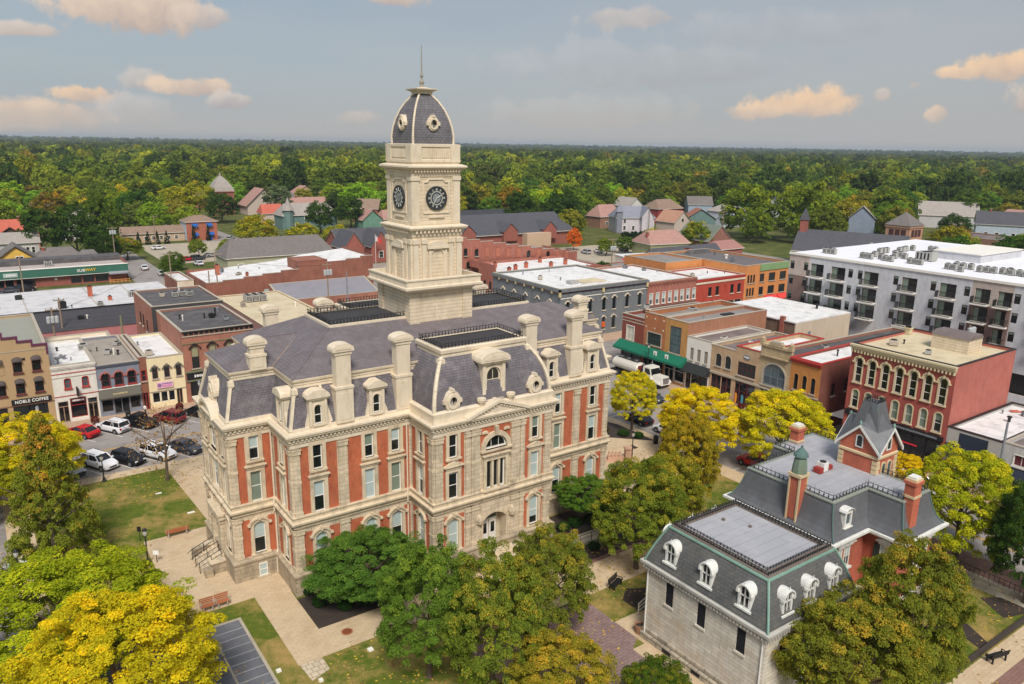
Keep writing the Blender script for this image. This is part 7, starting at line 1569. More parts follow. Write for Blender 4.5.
def car_T(kind, pm):
    key = (kind, pm.name)
    if key in CARS: return CARS[key]
    L_, W_, zb, zl, zr, cb, cr = SPEC[kind]; h = W_/2; a = L_/2; g = .24
    def sec(x, w_, z0, z1, t=.9): return (x, [(-w_*.92,z0),(-w_,z0+.2),(-w_,z1-.22),(-w_*t,z1),(w_*t,z1),(w_,z1-.22),(w_,z0+.2),(w_*.92,z0)])
    b = MB(); rear = zl if kind != 'sedan' else .94
    loft(b, [sec(-a,h*.82,.38,rear-.2),sec(-a+.15,h*.95,g,rear-.02),sec(-a+.8,h,g,rear),sec(-.2,h,g,zl),sec(cb[1]-.1,h,g,zl),sec(a-.7,h*.97,g,zb-.04),sec(a-.2,h*.9,.28,zb-.16),sec(a,h*.74,.36,zb-.34)], pm)
    hb, hr = h*.9, h*.76; t = .05
    def q(x, z): return x
    # roof panel and pillars
    v = [(cr[0]-.06,-hr-.03,zr-.07),(cr[1]+.06,-hr-.03,zr-.07),(cr[1]+.06,hr+.03,zr-.07),(cr[0]-.06,hr+.03,zr-.07),(cr[0]+.2,-hr*.85,zr),(cr[1]-.15,-hr*.85,zr),(cr[1]-.15,hr*.85,zr),(cr[0]+.2,hr*.85,zr)]
    b.add(v, [[4,5,6,7],[0,1,5,4],[1,2,6,5],[2,3,7,6],[3,0,4,7]], pm)
    for s in (-1,1):
        for xb, xr in ((cb[0],cr[0]),(cb[1],cr[1]),((cb[0]+cb[1])/2-.1,(cr[0]+cr[1])/2),(cb[0]*.55,cr[0]*.5)): b.tube((xb,s*hb,zl-.04),(xr,s*hr,zr-.06),.045,pm,4)
        b.box(.75,.95,s*(h+.08)-.09,s*(h+.08)+.09,zl-.02,zl+.14,pm)
        for xw in (a-.85,-a+.85): b.tube((xw,s*(h-.03),.36),(xw,s*(h+.012),.36),.41,TYRE,12)
        b.box(-a+.5,a-.5,s*h-.03,s*h+.03,g-.04,g+.08,DARKF)
    if kind == 'pickup': b.box(-a+.1,-.75,-h*.8,h*.8,zl-.02,zl+.01,DARKF)
    if kind in ('suv',): 
        for s in (-1,1): b.tube((cr[0]+.2,s*hr*.9,zr+.04),(cr[1]-.1,s*hr*.9,zr+.04),.03,DARKF,4)
    b.box(a-.06,a+.02,-h*.45,h*.45,.45,.62,DARKF); b.box(-a-.02,-a+.05,-h*.6,h*.6,.42,.55,DARKF)
    g_ = MB(); e = .015
    v = [(cb[0],-hb-e,zl-.02),(cb[1],-hb-e,zl-.02),(cb[1],hb+e,zl-.02),(cb[0],hb+e,zl-.02),(cr[0],-hr-e,zr-.06),(cr[1],-hr-e,zr-.06),(cr[1],hr+e,zr-.06),(cr[0],hr+e,zr-.06)]
    g_.add(v, [[0,1,5,4],[1,2,6,5],[2,3,7,6],[3,0,4,7]], CGLASS)
    ch = [('window', g_.mesh('window'), [])]
    for s in (-1,1):
        for xw in (a-.85,-a+.85):
            w_ = MB(); w_.tube((xw,s*(h-.18),.33),(xw,s*(h+.03),.33),.33,TYRE,14); r = MB(); r.tube((xw,s*(h+.02),.33),(xw,s*(h+.045),.33),.21,RIM,10)
            ch.append(('wheel', w_.mesh('wheel'), [('rim', r.mesh('rim'), [])]))
        l = MB(); l.box(a-.28,a-.06,s*h*.62-.16,s*h*.62+.16,zb-.34,zb-.18,LAMP); ch.append(('headlight', l.mesh('headlight'), []))
        l = MB(); l.box(-a-.01,-a+.12,s*h*.74-.12,s*h*.74+.12,rear-.42,rear-.16,TAIL); ch.append(('tail_light', l.mesh('tail_light'), []))
    CARS[key] = ('body', b.mesh('body', False), ch); return CARS[key]
def car(kind, pm, label, x, y, deg, group='cars parked round the square', z=-.14, name='parked_car', sc=1.0):
    o = thing(name, label, 'car', (x,y,z), RAD(deg), group); T = car_T(kind, pm)
    link(T[0], T[1], o, (0,0,0))
    for c in T[2]: inst(c, o)
    if sc != 1: o.scale = (sc,)*3
    return o
CWH, CBK, CRD, CGY, CSL, CMR, CBL = paint('car_white', (228,228,230)), paint('car_black', (28,28,32)), paint('car_red', (186,20,28)), paint('car_grey', (64,68,76)), paint('car_silver', (176,180,184)), paint('car_maroon', (118,34,40)), paint('car_blue', (60,76,108))
car('suv', CWH, 'white SUV nose to the lawn, left of the black crossover', -5.6, 42.3, -62); car('hatch', CBK, 'black crossover parked between two white cars by the lawn', -2.7, 41.9, -60); car('suv', CWH, 'white SUV parked behind the bare tree, right of the black crossover', .5, 41.8, -60); car('sedan', CGY, 'dark grey sedan by the lawn near the courthouse corner', 3.6, 42.0, -60); car('sedan', CSL, 'silver car half hidden under the yellow tree', -8.9, 42.2, -62)
car('sedan', CRD, 'bright red sedan before the white shop', -6.0, 54.2, 122); car('suv', CWH, 'white SUV on the shop side, right of the red sedan', -2.6, 54.0, 122); car('pickup', CBK, 'black pickup before the grey shop', .6, 54.2, 122); car('suv', CMR, 'maroon SUV before the cream shop', 4.2, 53.9, 122); car('hatch', CBK, 'black hatchback parked before the brick corner shop', 8.0, 54.2, 122)
car('sedan', CBK, 'black sedan parked on the left street beside the lamp with two signs', -16.9, 17.6, 80); car('sedan', paint('car_orange', (206,120,30)), 'orange car at the left picture edge on the left street', -18.4, 26.5, 110)
car('suv', CRD, 'red SUV on the side street behind the brick residence', 58.4, .9, 95, z=-.142); car('sedan', CGY, 'grey sedan in the side street beside the tanker truck', 65.6, 25.5, -90, z=-.142); car('hatch', CWH, 'white hatchback at the plaza kerb under the yellow trees', 57.4, 14.2, 90, z=-.142); car('sedan', CBK, 'black sedan at the plaza kerb behind the white hatchback', 57.3, 19.6, 90, z=-.142); car('hatch', CWH, 'white car at the east kerb half hidden by the middle yellow tree', 68.6, 20.6, -90, z=-.142)
car('sedan', CSL, 'silver sedan parked before the residence east side', 58.2, -12.5, 90, z=-.142); car('suv', CWH, 'white SUV on the side street behind the tower of the residence', 68.8, -13.0, -90, z=-.142)
for x, y, d, k, p_, lb in ((48.2,206,20,'sedan',CSL,'silver sedan alone in the middle of the pale lot'),(60,226,80,'suv',CSL,'silver SUV at the right edge of the pale lot'),(39.6,200.5,15,'hatch',CRD,'pinkish red hatchback at the near edge of the pale lot'),(43,201,15,'suv',CGY,'dark SUV beside the red hatchback in the pale lot'),(40.5,190,100,'sedan',CWH,'white sedan on the grass edge near the pale lot'),(-5.2,167.6,5,'suv',CBK,'black SUV before the green strip mall'),(-8.6,167.2,175,'sedan',CGY,'grey sedan before the left end of the strip mall'),(25.4,189,85,'sedan',CWH,'white car driving up the street left of the hedge'),(27.6,177,85,'hatch',CWH,'white hatchback at the foot of the street by the hedge'),(37.5,232,10,'sedan',CWH,'white sedan before the conical evergreens'),(65.5,247,60,'suv',CSL,'silver SUV in the shade right of the blue awning office')): car(k, p_, lb, x, y, d, 'cars in the back lots', -.13)
for r in range(2):
    for i in range(9):
        car(('sedan','suv','hatch')[(i+r)%3], (CWH,CSL,CGY,CWH,CBL)[(i*2+r)%5], 'car in the crowded dealer lot beyond the striped white building', 158+i*5.6+r*3, 131+r*22+((i*7)%3)*.3-.35*i, 82, 'rows of cars in the far lot', -.13)
# tanker truck
TK = thing('tanker_truck', 'white cab tanker truck parked beside the green awning', 'truck', (71.2,33.4,-.14), RAD(-90))
b = MB(); b.box(-5.8,5.2,-.5,.5,.75,1.0,DARKF); b.box(.2,1.6,-1.1,1.1,.6,1.0,DARKF); b.box(-5.9,-5.6,-1.2,1.2,.5,.9,DARKF); b.build('chassis', TK, (0,0,0))
TW_ = M('truck_white', (226,222,210), var=.05, rough=.3)
b = MB(); v = [(1.4,-1.15,1.0),(3.4,-1.15,1.0),(3.4,1.15,1.0),(1.4,1.15,1.0),(1.45,-1.05,3.0),(2.9,-1.05,3.0),(2.9,1.05,3.0),(1.45,1.05,3.0)]
b.add(v, [[3,2,1,0],[4,5,6,7],[0,1,5,4],[1,2,6,5],[2,3,7,6],[3,0,4,7]], TW_); b.taper((3.4,5.5,-1.0,1.0),.7,(3.3,5.3,-.72,.72),1.95,TW_); b.box(1.2,1.45,-1.1,1.1,.9,3.1,M('truck_dark', (40,42,46), var=.1))
for s in (-1,1): b.taper((3.9,5.4,s*1.2-.16,s*1.2+.16),.9,(4.1,5.2,s*1.15-.12,s*1.15+.12),1.25,TW_); b.tube((1.35,s*1.0,1),(1.35,s*1.0,3.5),.09,RIM,6)
b.build('cab', TK, (0,0,0))
b = MB(); b.add([(3.38,-.98,1.98),(3.38,.98,1.98),(3.0,.92,2.8),(3.0,-.92,2.8)],[[0,1,2,3]],CGLASS)
for s in (-1,1): b.add([(1.9,s*1.15,1.95),(3.2,s*1.15,1.95),(2.85,s*1.1,2.8),(1.9,s*1.1,2.8)],[[0,1,2,3]],CGLASS)
b.build('window', TK, (0,0,0)); b = MB(); b.box(5.36,5.5,-.6,.6,.85,1.8,RIM); b.build('grille', TK, (0,0,0))
for s in (-1,1): b = MB(); b.box(5.3,5.46,s*.85-.14,s*.85+.14,1.0,1.3,LAMP); b.build('headlight', TK, (0,0,0))
b = MB(); n = 16; prof = [(-6.0,.2),(-5.9,.75),(-5.6,.98),(-.2,.98),(.1,.75),(.2,.2)]; v = []; f = []
for x, r in prof: v += [(x,1.2*r*math.cos(2*math.pi*i/n),2.0+.95*r*math.sin(2*math.pi*i/n)) for i in range(n)]
for k in range(len(prof)-1):
    for i in range(n): f.append([k*n+i,k*n+(i+1)%n,(k+1)*n+(i+1)%n,(k+1)*n+i])
f += [list(range(n))[::-1], list(range(5*n,6*n))]; b.add(v, f, M('tank_steel', (206,200,186), var=.08, rough=.35)); b.box(-5.2,-.6,-.35,.35,2.9,3.0,DARKF)
for x in (-4.6,-2.9,-1.2): b.lathe([(.3,2.9),(.3,3.15),(.1,3.2)],x,0,RIM,10)
b.build('tank', TK, (0,0,0))
b = MB()
for x in (-5,-.8): b.tube((x,-.7,3.0),(x,-.7,3.4),.03,DARKF,4)
b.tube((-5,-.7,3.4),(-.8,-.7,3.4),.03,DARKF,4); b.build('handrail', TK, (0,0,0)); b = MB(); b.box(.12,.2,-.9,.9,1.3,2.6,M('dark_red_end', (120,40,40), var=.1)); b.build('tank_end', TK, (0,0,0))
for x in (4.5,.9,-4.4,-5.3):
    for s in (-1,1):
        w_ = MB(); w_.tube((x,s*.85,.5),(x,s*1.18,.5),.5,TYRE,14); o = w_.build('wheel', TK, (0,0,0)); r = MB(); r.tube((x,s*1.17,.5),(x,s*1.21,.5),.27,RIM,10); r.build('rim', o, (0,0,0))
# ================================================================== STREET FURNITURE
GLOBE = M('lamp_globe', (186,184,176), var=.03, rough=.3)
def lamp(label, x, y, h, z=0.0, m=IRON, group='street lamps of the square', arms=0):
    o = thing('street_lamp', label, 'lamp', (x,y,z), 0, group); b = MB(); b.lathe([(.22,0),(.24,.1),(.16,.2),(.13,.5),(.07,.6),(.055,h-.55),(.1,h-.5),(.12,h-.42)],0,0,m,10); b.build('post', o, (0,0,0))
    b = MB(); b.lathe([(.1,h-.42),(.17,h-.25),(.19,h-.05),(.15,h+.12),(.08,h+.2)],0,0,GLOBE,12); b.build('globe', o, (0,0,0)); b = MB(); b.lathe([(.22,h+.08),(.18,h+.2),(.04,h+.34)],0,0,m,10); b.build('lamp_cap', o, (0,0,0)); return o
lamp('black lamp post on the lawn kerb before the white SUV', -5.9, 37.4, 2.9); lamp('black lamp post at the corner of the west plaza', -5.3, 16.4, 3.2, 0); LC = lamp('black lamp post with two white signs on the left pavement', -14.75, 17.9, 3.4); lamp('tall black lamp post standing on the east plaza', 45.1, 8.1, 4.5); lamp('pale grey lamp post on the pavement before the brick corner shop', 8.9, 56.4, 3.8, 0, GREYFR); lamp('black lamp post on the far pavement by the tanker truck cab', 72.4, 33.2, 5.6); lamp('lamp post on the pavement before the black and white shop', 72.3, -13.2, 3.6); lamp('lamp post at the shop corner by the coffee sign', -10.4, 56.6, 3.6, 0, GREYFR)
def post_sign(label, x, y, h, sz, m, rot=0.0, mark=None):
    o = thing('sign_post', label, 'sign', (x,y,0), rot, 'small signs on posts'); MB().tube((0,0,0),(0,0,h),.035,IRON,6).build('post', o, (0,0,0)); b = MB(); b.box(-sz[0]/2,sz[0]/2,-.07,-.03,h-sz[1],h,m); b.build('panel', o, (0,0,0))
    if mark: scribble(o, -sz[0]*.38, sz[0]*.38, h-sz[1]*.35, sz[1]*.25, mark, -.08, 31); scribble(o, -sz[0]*.3, sz[0]*.3, h-sz[1]*.7, sz[1]*.2, mark, -.08, 33)
    return o
PALE = M('pale_blue_panel', (176,206,214), var=.06)
post_sign('pale blue sign panel left of the lamp on the left pavement', -15.1, 19.6, 1.7, (.75,1.1), PALE, RAD(-30), M('panel_text', (90,120,150), var=.1)); post_sign('white sign panel right of the lamp on the left pavement', -14.3, 19.7, 1.75, (.75,1.1), SIGNW, RAD(-30), M('panel_text',(0,0,0))); post_sign('small dark post sign at the north west corner of the west plaza', -5.1, 21.2, 1.5, (.35,.5), IRON, RAD(-30)); post_sign('white flag shaped sign beside the west plaza lamp', -4.6, 16.3, 1.2, (.5,.4), SIGNW, RAD(-30)); post_sign('dark parking sign by the side street path behind the orange tree', 51.0, 6.0, 1.6, (.4,.6), IRON, RAD(-30)); post_sign('sign on the pavement kerb left of the red sedan', -9.3, 55.9, 2.2, (.4,.6), SIGNW)
WOOD = M('bench_wood', (170,104,66), var=.2, sc=3)
def bench(label, x, y, deg, wm=WOOD, L_=1.75, legm=CAPST):
    o = thing('park_bench', label, 'bench', (x,y,.02), RAD(deg), 'benches round the courthouse'); b = MB()
    for k in range(4): b.box(-L_/2,L_/2,-.32+k*.13,-.21+k*.13,.42,.46,wm)
    b.build('seat', o, (0,0,0)); b = MB()
    for k in range(3): b.box(-L_/2,L_/2,.22+k*.03,.26+k*.03,.52+k*.15,.64+k*.15,wm)
    b.build('backrest', o, (0,0,0))
    for s in (-1,1):
        b = MB(); x_ = s*(L_/2-.2); b.box(x_-.05,x_+.05,-.3,-.2,0,.42,legm); b.box(x_-.05,x_+.05,.15,.25,0,.42,legm); b.tube((x_,.22,.4),(x_,.32,.95),.035,legm,4); b.box(x_-.04,x_+.04,-.32,.2,.36,.42,legm); b.build('leg', o, (0,0,0))
        b = MB(); b.box(s*(L_/2-.06)-.03,s*(L_/2-.06)+.03,-.32,.26,.6,.65,legm); b.box(s*(L_/2-.06)-.03,s*(L_/2-.06)+.03,-.32,-.26,.44,.6,legm); b.build('armrest', o, (0,0,0))
    return o
bench('wooden bench at the top edge of the west plaza beside the lawn', -2.0, 20.4, 180, L_=2.0); bench('wooden bench on the lower plaza edge, left one of the touching pair', -2.75, 6.42, 0, L_=1.1); bench('wooden bench on the lower plaza edge, right one of the touching pair', -1.6, 6.42, 0, L_=1.1); bench('black iron bench on the path at the lower right corner', 43.7, -32.2, 165, IRON, 1.7, IRON); bench('black bench under the trees before the jail side path', 26.8, -9.2, 20, IRON, 1.6, IRON)
def block(name, label, cat, x, y, sz, m, z=0, rot=0.0):
    o = thing(name, label, cat, (x,y,z), rot); b = MB(); b.taper((-sz[0]/2,sz[0]/2,-sz[1]/2,sz[1]/2),0,(-sz[0]*.45,sz[0]*.45,-sz[1]*.45,sz[1]*.45),sz[2],m); b.build('stone', o, (0,0,0)); return o
block('marker_stone', 'flat pale marker stone lying in the lawn above the west plaza bench', 'stone', .2, 24.6, (.7,.3,.06), WHITE); block('marker_stone', 'pale marker stone in the lawn near the courthouse north west corner', 'stone', -1.6, 31.0, (.6,.25,.06), WHITE); block('marker_stone', 'white marker stone at the east edge of the slate memorial court', 'stone', -.5, -4.0, (.35,.3,.15), WHITE); block('marker_stone', 'white stone beside the small stone slab at the path end', 'stone', 1.6, -6.6, (.3,.3,.15), WHITE); block('marker_stone', 'pale stone in the grass below the curved path edge', 'stone', 5.9, -5.4, (.4,.4,.12), WHITE)
o = thing('manhole_cover', 'round rusty manhole cover set in the south path', 'manhole', (5.35,-2.4,.018)); b = MB(); b.lathe([(.36,0),(.36,.02),(.3,.025)],0,0,M('rust', (128,66,40), var=.3),16); b.build('lid', o, (0,0,0)); b = MB(); b.lathe([(.46,0),(.46,.012)],0,0,M('rust_ring', (168,116,76), var=.3),16); b.build('ring', o, (0,0,0))
o = thing('stone_planter', 'round rusty brown planter tub at the corner of the stone jail', 'planter', (24.0,-15.0,.02)); b = MB(); b.lathe([(.3,0),(.38,.5),(.42,.75),(.34,.75),(.3,.65)],0,0,M('terracotta', (150,112,84), var=.2),12); b.build('tub', o, (0,0,0)); b = MB(); b.lathe([(.3,.66),(.2,.7),(.05,.72)],0,0,MULCH,10); b.build('soil', o, (0,0,0))
o = thing('stair_rail', 'white painted rail fence beside the side path of the stone jail', 'railing', (25.9,-13.1,0), RAD(15)); b = MB()
for x in (-.2,.9,2.0): b.box(x-.04,x+.04,-.04,.04,0,1.0,WHITE)
for z in (.25,.6,.95): b.box(-.2,2.0,-.03,.03,z-.04,z+.04,WHITE)
b.build('rail', o, (0,0,0))
o = thing('ramp_railing', 'low iron railing along the ramp to the south entrance', 'railing', (27.2,-.7,.0)); b = MB(); b.box(0,10,-1.6,-.1,0,.25,CONC2); b.build('ramp', o, (0,0,0)); b = MB()
for y in (-1.55,-.1):
    for k in range(8): b.tube((.1+k*1.4,y,.2),(.1+k*1.4,y,1.1),.03,IRON,5)
    b.tube((.1,y,1.1),(9.9,y,1.1),.03,IRON,5); b.tube((.1,y,.7),(9.9,y,.7),.02,IRON,5)
b.build('railing', o, (0,0,0))
o = thing('monument', 'small pinkish stone monument with a figure and bench like base on the east plaza', 'monument', (45.9,10.8,.02), RAD(-30)); MO = M('monument_stone', (196,158,132), var=.15); b = MB(); b.box(-1.6,.4,-.3,.3,0,.5,MO); b.box(-1.9,.7,-.45,.45,0,.12,MO); b.build('base', o, (0,0,0)); b = MB(); b.box(.5,1.3,-.4,.4,0,1.5,MO); b.box(.4,1.4,-.5,.5,1.5,1.65,MO); b.build('pedestal', o, (0,0,0)); b = MB()
for k in range(4): b.lathe([(.16,.5),(.2,.7),(.12,.95),(.15,1.1),(.05,1.25)],-1.4+k*.42,0,MO,7)
b.build('carving', o, (0,0,0))
def bin_(label, x, y, m): o = thing('litter_bin', label, 'bin', (x,y,0), 0, 'bins round the square'); b = MB(); b.lathe([(.28,0),(.32,.1),(.32,.85),(.26,.9)],0,0,m,12); b.build('bin_body', o, (0,0,0)); b = MB(); b.lathe([(.33,.9),(.3,1.0),(.12,1.12)],0,0,IRON,12); b.build('lid', o, (0,0,0))
bin_('dark litter bin at the plaza kerb near the parked white hatchback', 53.6, 11.2, IRON); bin_('second dark litter bin at the plaza kerb, nearer the courthouse', 53.4, 12.4, IRON); bin_('blue litter bin before the oval sign shop', 72.6, 12.2, M('bin_blue', (40,84,110), var=.1)); bin_('dark litter bin before the grey shop', -.2, 57.5, IRON)
# retaining rail along the east walk, lower right
o = thing('low_fence', 'low iron picket fence along the brick walk at the right', 'fence', (54.4,-20.5,0)); b = MB(); b.box(-.15,.15,-18,0,0,.3,CONC2); b.build('kerb', o, (0,0,0)); b = MB()
for k in range(44): b.tube((0,-.2-k*.41,.3),(0,-.2-k*.41,1.0),.025,IRON,4)
b.tube((0,0,.95),(0,-18,.95),.03,IRON,4); b.build('picket', o, (0,0,0))
o = thing('low_fence', 'low dark edging rail along the lower right path lawn', 'fence', (34,-31.15,0)); b = MB(); b.box(0,18,-.12,.12,0,.4,M('dark_edging', (62,54,48), var=.3)); b.build('kerb', o, (0,0,0))
# signal mast, poles and wires
def pole(label, x, y, h, arms=(), m=None, cat='pole', name='utility_pole', box=False, rot=0.0):
    m = m or M('pole_wood', (146,128,108), var=.2); o = thing(name, label, cat, (x,y,-.1), rot, 'utility poles'); b = MB(); b.tube((0,0,0),(0,0,h),.17,m,8,.12); b.build('post', o, (0,0,0))
    for z, w_ in arms: b = MB(); b.box(-w_/2,w_/2,-.08,.08,z-.08,z+.08,m); [b.lathe([(.06,z+.08),(.05,z+.3)],k*w_*.45,0,GREYFR,6) for k in (-1,0,1)]; b.build('cross_arm', o, (0,0,0))
    if box:
        for s in (-1,0,1): b = MB(); b.lathe([(.28,box-1.1),(.3,box-1.0),(.3,box-.1),(.2,box)],s*.6,-.3,M('transformer', (176,180,180), var=.08),10); b.build('transformer', o, (0,0,0))
    return o
pole('utility pole with transformers behind the coffee shop roof', -5.2, 92, 9.6, ((9.2,1.8),), box=8.2); pole('second utility pole beside the transformer pole on the left', -3.6, 97, 10.2, ((9.8,1.6),)); pole('thin greenish pole before the pink wall', 3.5, 82, 9.2, m=M('pole_green', (128,132,96), var=.1)); pole('utility pole with cross arms above the white row near the strip mall', 20.5, 128, 12.5, ((12.2,2.4),)); pole('tall pole right of the blue awning office lot with cross arm', 30.0, 128, 12.0, ((11.6,3.2),)); pole('pair pole between cream and long brick buildings, left one', 24.6, 112, 10.5); pole('pair pole between cream and long brick buildings, right one', 26.2, 112, 10.2)
pole('pole with transformers before the long brick building parapet', 43.8, 96, 13.0, ((12.5,2.0),), box=11.5); pole('slim pole right of the transformer pole behind the courthouse roof', 47.5, 95, 11.0, m=GREYFR); pole('big utility pole with transformers at the car lot corner', 122, 97, 13.5, ((13.1,3.2),), box=11.4); pole('slim dark pole at the right end of the striped white building', 142, 101, 9.0, m=DARKF); pole('pole with cross arm before the crimson house', 226, 188, 14, ((13.4,4),)); pole('pole with cross arm above the green grey roof', 226, 148, 13, ((12.5,4),)); pole('pole with cross arm behind the big round trees', 290, 134, 13, ((12.5,4),)); pole('pole with a big white box before the apartments', 101.5, -1.5, 12.5, ((11.8,1.6),), box=12.2); pole('pole at the left end of the strip mall street', -6.0, 158, 9.5); pole('pole beyond the strip mall with white box', 19.0, 195, 12, ((11.6,2.6),), box=11); pole('pole before the long tan building', 38, 238, 11, ((10.6,2.4),)); pole('grey pole at the right edge by the navy awning', 72.6, -19.3, 9.0, m=GREYFR)
def wire(label, a, c, sag=1.2, r=.03): 
    o = thing('overhead_wire', label, 'wire', a, 0, 'overhead wires'); b = MB(); a_, c_ = Vector(a), Vector(c); n = 10; pts = [(a_.lerp(c_, i/n)-a_)+Vector((0,0,-sag*4*(i/n)*(1-i/n))) for i in range(n+1)]
    for p, q_ in zip(pts, pts[1:]): b.tube(p, q_, r, IRON, 3, cap=False)
    b.build('cable', o, (0,0,0))
wire('wire from the transformer pole across the pink wall roof', (-5.2,92,8.9), (20.5,128,12.0)); wire('wire between the back poles above the white row', (20.5,128,12.0), (30,128,11.4), .4); wire('wire toward the transformer pole before the long brick building', (30,128,11.4), (43.8,96,12.4)); wire('wire from the big pole along the car lot', (122,97,12.8), (142,101,8.8), .6)
o = thing('traffic_signal', 'grey traffic signal mast with long arm at the street corner', 'traffic light', (81.5,55.0,-.05), RAD(205)); b = MB(); b.tube((0,0,0),(0,0,6.0),.12,GREYFR,8); b.tube((0,0,5.6),(7.5,0,6.3),.09,GREYFR,8,.06); b.build('mast', o, (0,0,0))
for x in (4.2,6.8): b = MB(); b.box(x-.18,x+.18,-.2,.15,5.2,6.25,M('signal_yellow', (190,150,50), var=.1)); [b.lathe([(.11,0),(.11,.04)],0,0,IRON,8) for _ in (0,)]; b.v[-16:] = [(a_+x,-.2-c_,b__+5.7) for a_,b__,c_ in b.v[-16:]]; b.build('signal_head', o, (0,0,0))
o = thing('signal_box', 'orange pedestrian signal on a post at the grey building corner', 'signal', (83.4,56.5,0)); MB().tube((0,0,0),(0,0,3),.07,GREYFR,6).build('post', o, (0,0,0)); MB().box(-.3,.3,-.2,.2,2.6,3.6,M('signal_orange', (220,96,30), var=.08)).build('signal_head', o, (0,0,0))
o = thing('market_umbrella', 'white canvas canopy in the alley between orange shop and red corner building', 'canopy', (77.5,2.0,0)); MB().tube((0,0,0),(0,0,2.6),.05,GREYFR,6).build('pole', o, (0,0,0)); b = MB(); b.lathe([(1.9,2.3),(.05,3.1)],0,0,SIGNW,4,rot=.78); b.build('canvas', o, (0,0,0))
# shopfront clutter on the east pavement
for i, (x, y, m, lb) in enumerate(((73.2,15.2,M('flag_teal', (60,140,160), var=.1),'teal feather banner before the oval sign shop'),(73.3,16.4,M('banner_orange', (226,140,40), var=.1),'orange feather banner before the arched tan shop'))):
    o = thing('feather_banner', lb, 'banner', (x,y,0)); MB().tube((0,0,0),(0,0,2.2),.03,IRON,5).build('pole', o, (0,0,0)); b = MB(); b.extr([(0,.5),(.45,.7),(.5,1.7),(.3,2.1),(0,2.2)],-.012,.012,m); b.build('cloth', o, (0,0,0))

# a pedestrian on the shop pavement
def person(label, x, y, rot, shirt, trousers, hair):
    o = thing('person', label, 'person', (x,y,.0), rot)
    J = {'hip':(0,0,.92),'w':(0,.0,1.08),'ch':(0,.0,1.3),'nk':(0,.0,1.46),'hd':(0,-.02,1.6),'ht':(0,-.01,1.7),'ls':(.19,0,1.38),'le':(.25,.03,1.1),'lh':(.24,-.1,.88),'rs':(-.19,0,1.38),'re':(-.26,.02,1.1),'rh':(-.27,-.08,.86),'lk':(.11,-.1,.5),'la':(.11,.04,.09),'lt':(.12,-.12,.04),'rk':(-.11,.02,.5),'ra':(-.11,.14,.1),'rt':(-.12,0,.04),'lp':(.1,0,.86),'rp':(-.1,0,.86)}
    R_ = {'hip':.14,'w':.125,'ch':.145,'nk':.06,'hd':.095,'ht':.07,'ls':.065,'le':.045,'lh':.04,'rs':.065,'re':.045,'rh':.04,'lk':.065,'la':.05,'lt':.045,'rk':.065,'ra':.05,'rt':.045,'lp':.09,'rp':.09}
    ks = list(J); E_ = [('hip','w'),('w','ch'),('ch','nk'),('nk','hd'),('hd','ht'),('ch','ls'),('ls','le'),('le','lh'),('ch','rs'),('rs','re'),('re','rh'),('hip','lp'),('lp','lk'),('lk','la'),('la','lt'),('hip','rp'),('rp','rk'),('rk','ra'),('ra','rt')]
    me = bpy.data.meshes.new('body'); me.from_pydata([J[k] for k in ks], [(ks.index(a), ks.index(b)) for a, b in E_], [])
    b = bpy.data.objects.new('body', me); COL.objects.link(b); md = b.modifiers.new('s', 'SKIN'); b.modifiers.new('d', 'SUBSURF').levels = 1
    for i, k in enumerate(ks): me.skin_vertices[0].data[i].radius = (R_[k], R_[k]*.85); me.skin_vertices[0].data[i].use_root = (k == 'hip')
    m2 = bpy.data.meshes.new_from_object(b.evaluated_get(bpy.context.evaluated_depsgraph_get())); bpy.data.objects.remove(b)
    for m in (shirt, trousers, M('skin', (206,158,130), var=.05)): m2.materials.append(m)
    for p in m2.polygons:
        c = p.center; p.use_smooth = True; p.material_index = 1 if c.z < .96 and abs(c.x) < .21 else 2 if c.z > 1.45 or c.z < 1.0 else 0
    link('body', m2, o, (0,0,0)); h = MB(); h.lathe([(.1,1.6),(.108,1.66),(.09,1.72),(.04,1.75)],0,.012,hair,10); h.build('hair', o, (0,0,0)); return o
person('person in white shirt and dark trousers walking before the grey shop', 1.9, 57.3, RAD(120), SIGNW, M('dark_trousers', (52,54,70), var=.1), M('brown_hair', (82,58,44), var=.2))
person('person in blue top and dark trousers standing before the arched tan shop', 73.0, 17.6, RAD(-70), M('flag_teal',(0,0,0)), M('dark_trousers',(0,0,0)), M('brown_hair',(0,0,0)))
# ================================================================== TREES
def leaf_mat(name, far=False):
    mt = bpy.data.materials.new(name); mt.use_nodes = True; t = NT(mt.node_tree)
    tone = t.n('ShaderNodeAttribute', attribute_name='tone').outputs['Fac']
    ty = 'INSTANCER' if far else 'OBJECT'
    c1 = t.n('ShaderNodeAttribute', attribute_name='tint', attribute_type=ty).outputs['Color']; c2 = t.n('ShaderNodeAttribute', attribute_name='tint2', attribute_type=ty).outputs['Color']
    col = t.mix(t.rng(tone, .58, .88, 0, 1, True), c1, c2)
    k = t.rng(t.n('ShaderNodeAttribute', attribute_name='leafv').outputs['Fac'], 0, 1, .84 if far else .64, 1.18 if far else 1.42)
    col = t.mix(1.0, col, t.n('ShaderNodeCombineColor', {0: k, 1: k, 2: k}).outputs[0], 'MULTIPLY')
    d = t.n('ShaderNodeBsdfDiffuse', {'Color': col}); tr = t.n('ShaderNodeBsdfTranslucent', {'Color': col})
    mx = t.n('ShaderNodeMixShader', {0: .4, 1: d.outputs[0], 2: tr.outputs[0]}); t.n('ShaderNodeOutputMaterial', {'Surface': mx.outputs[0]})
    return mt
LEAF = leaf_mat('leaf'); LEAFF = leaf_mat('leaf_far', True); BARK = M('bark', (92,78,66), var=.3, bump=.4)
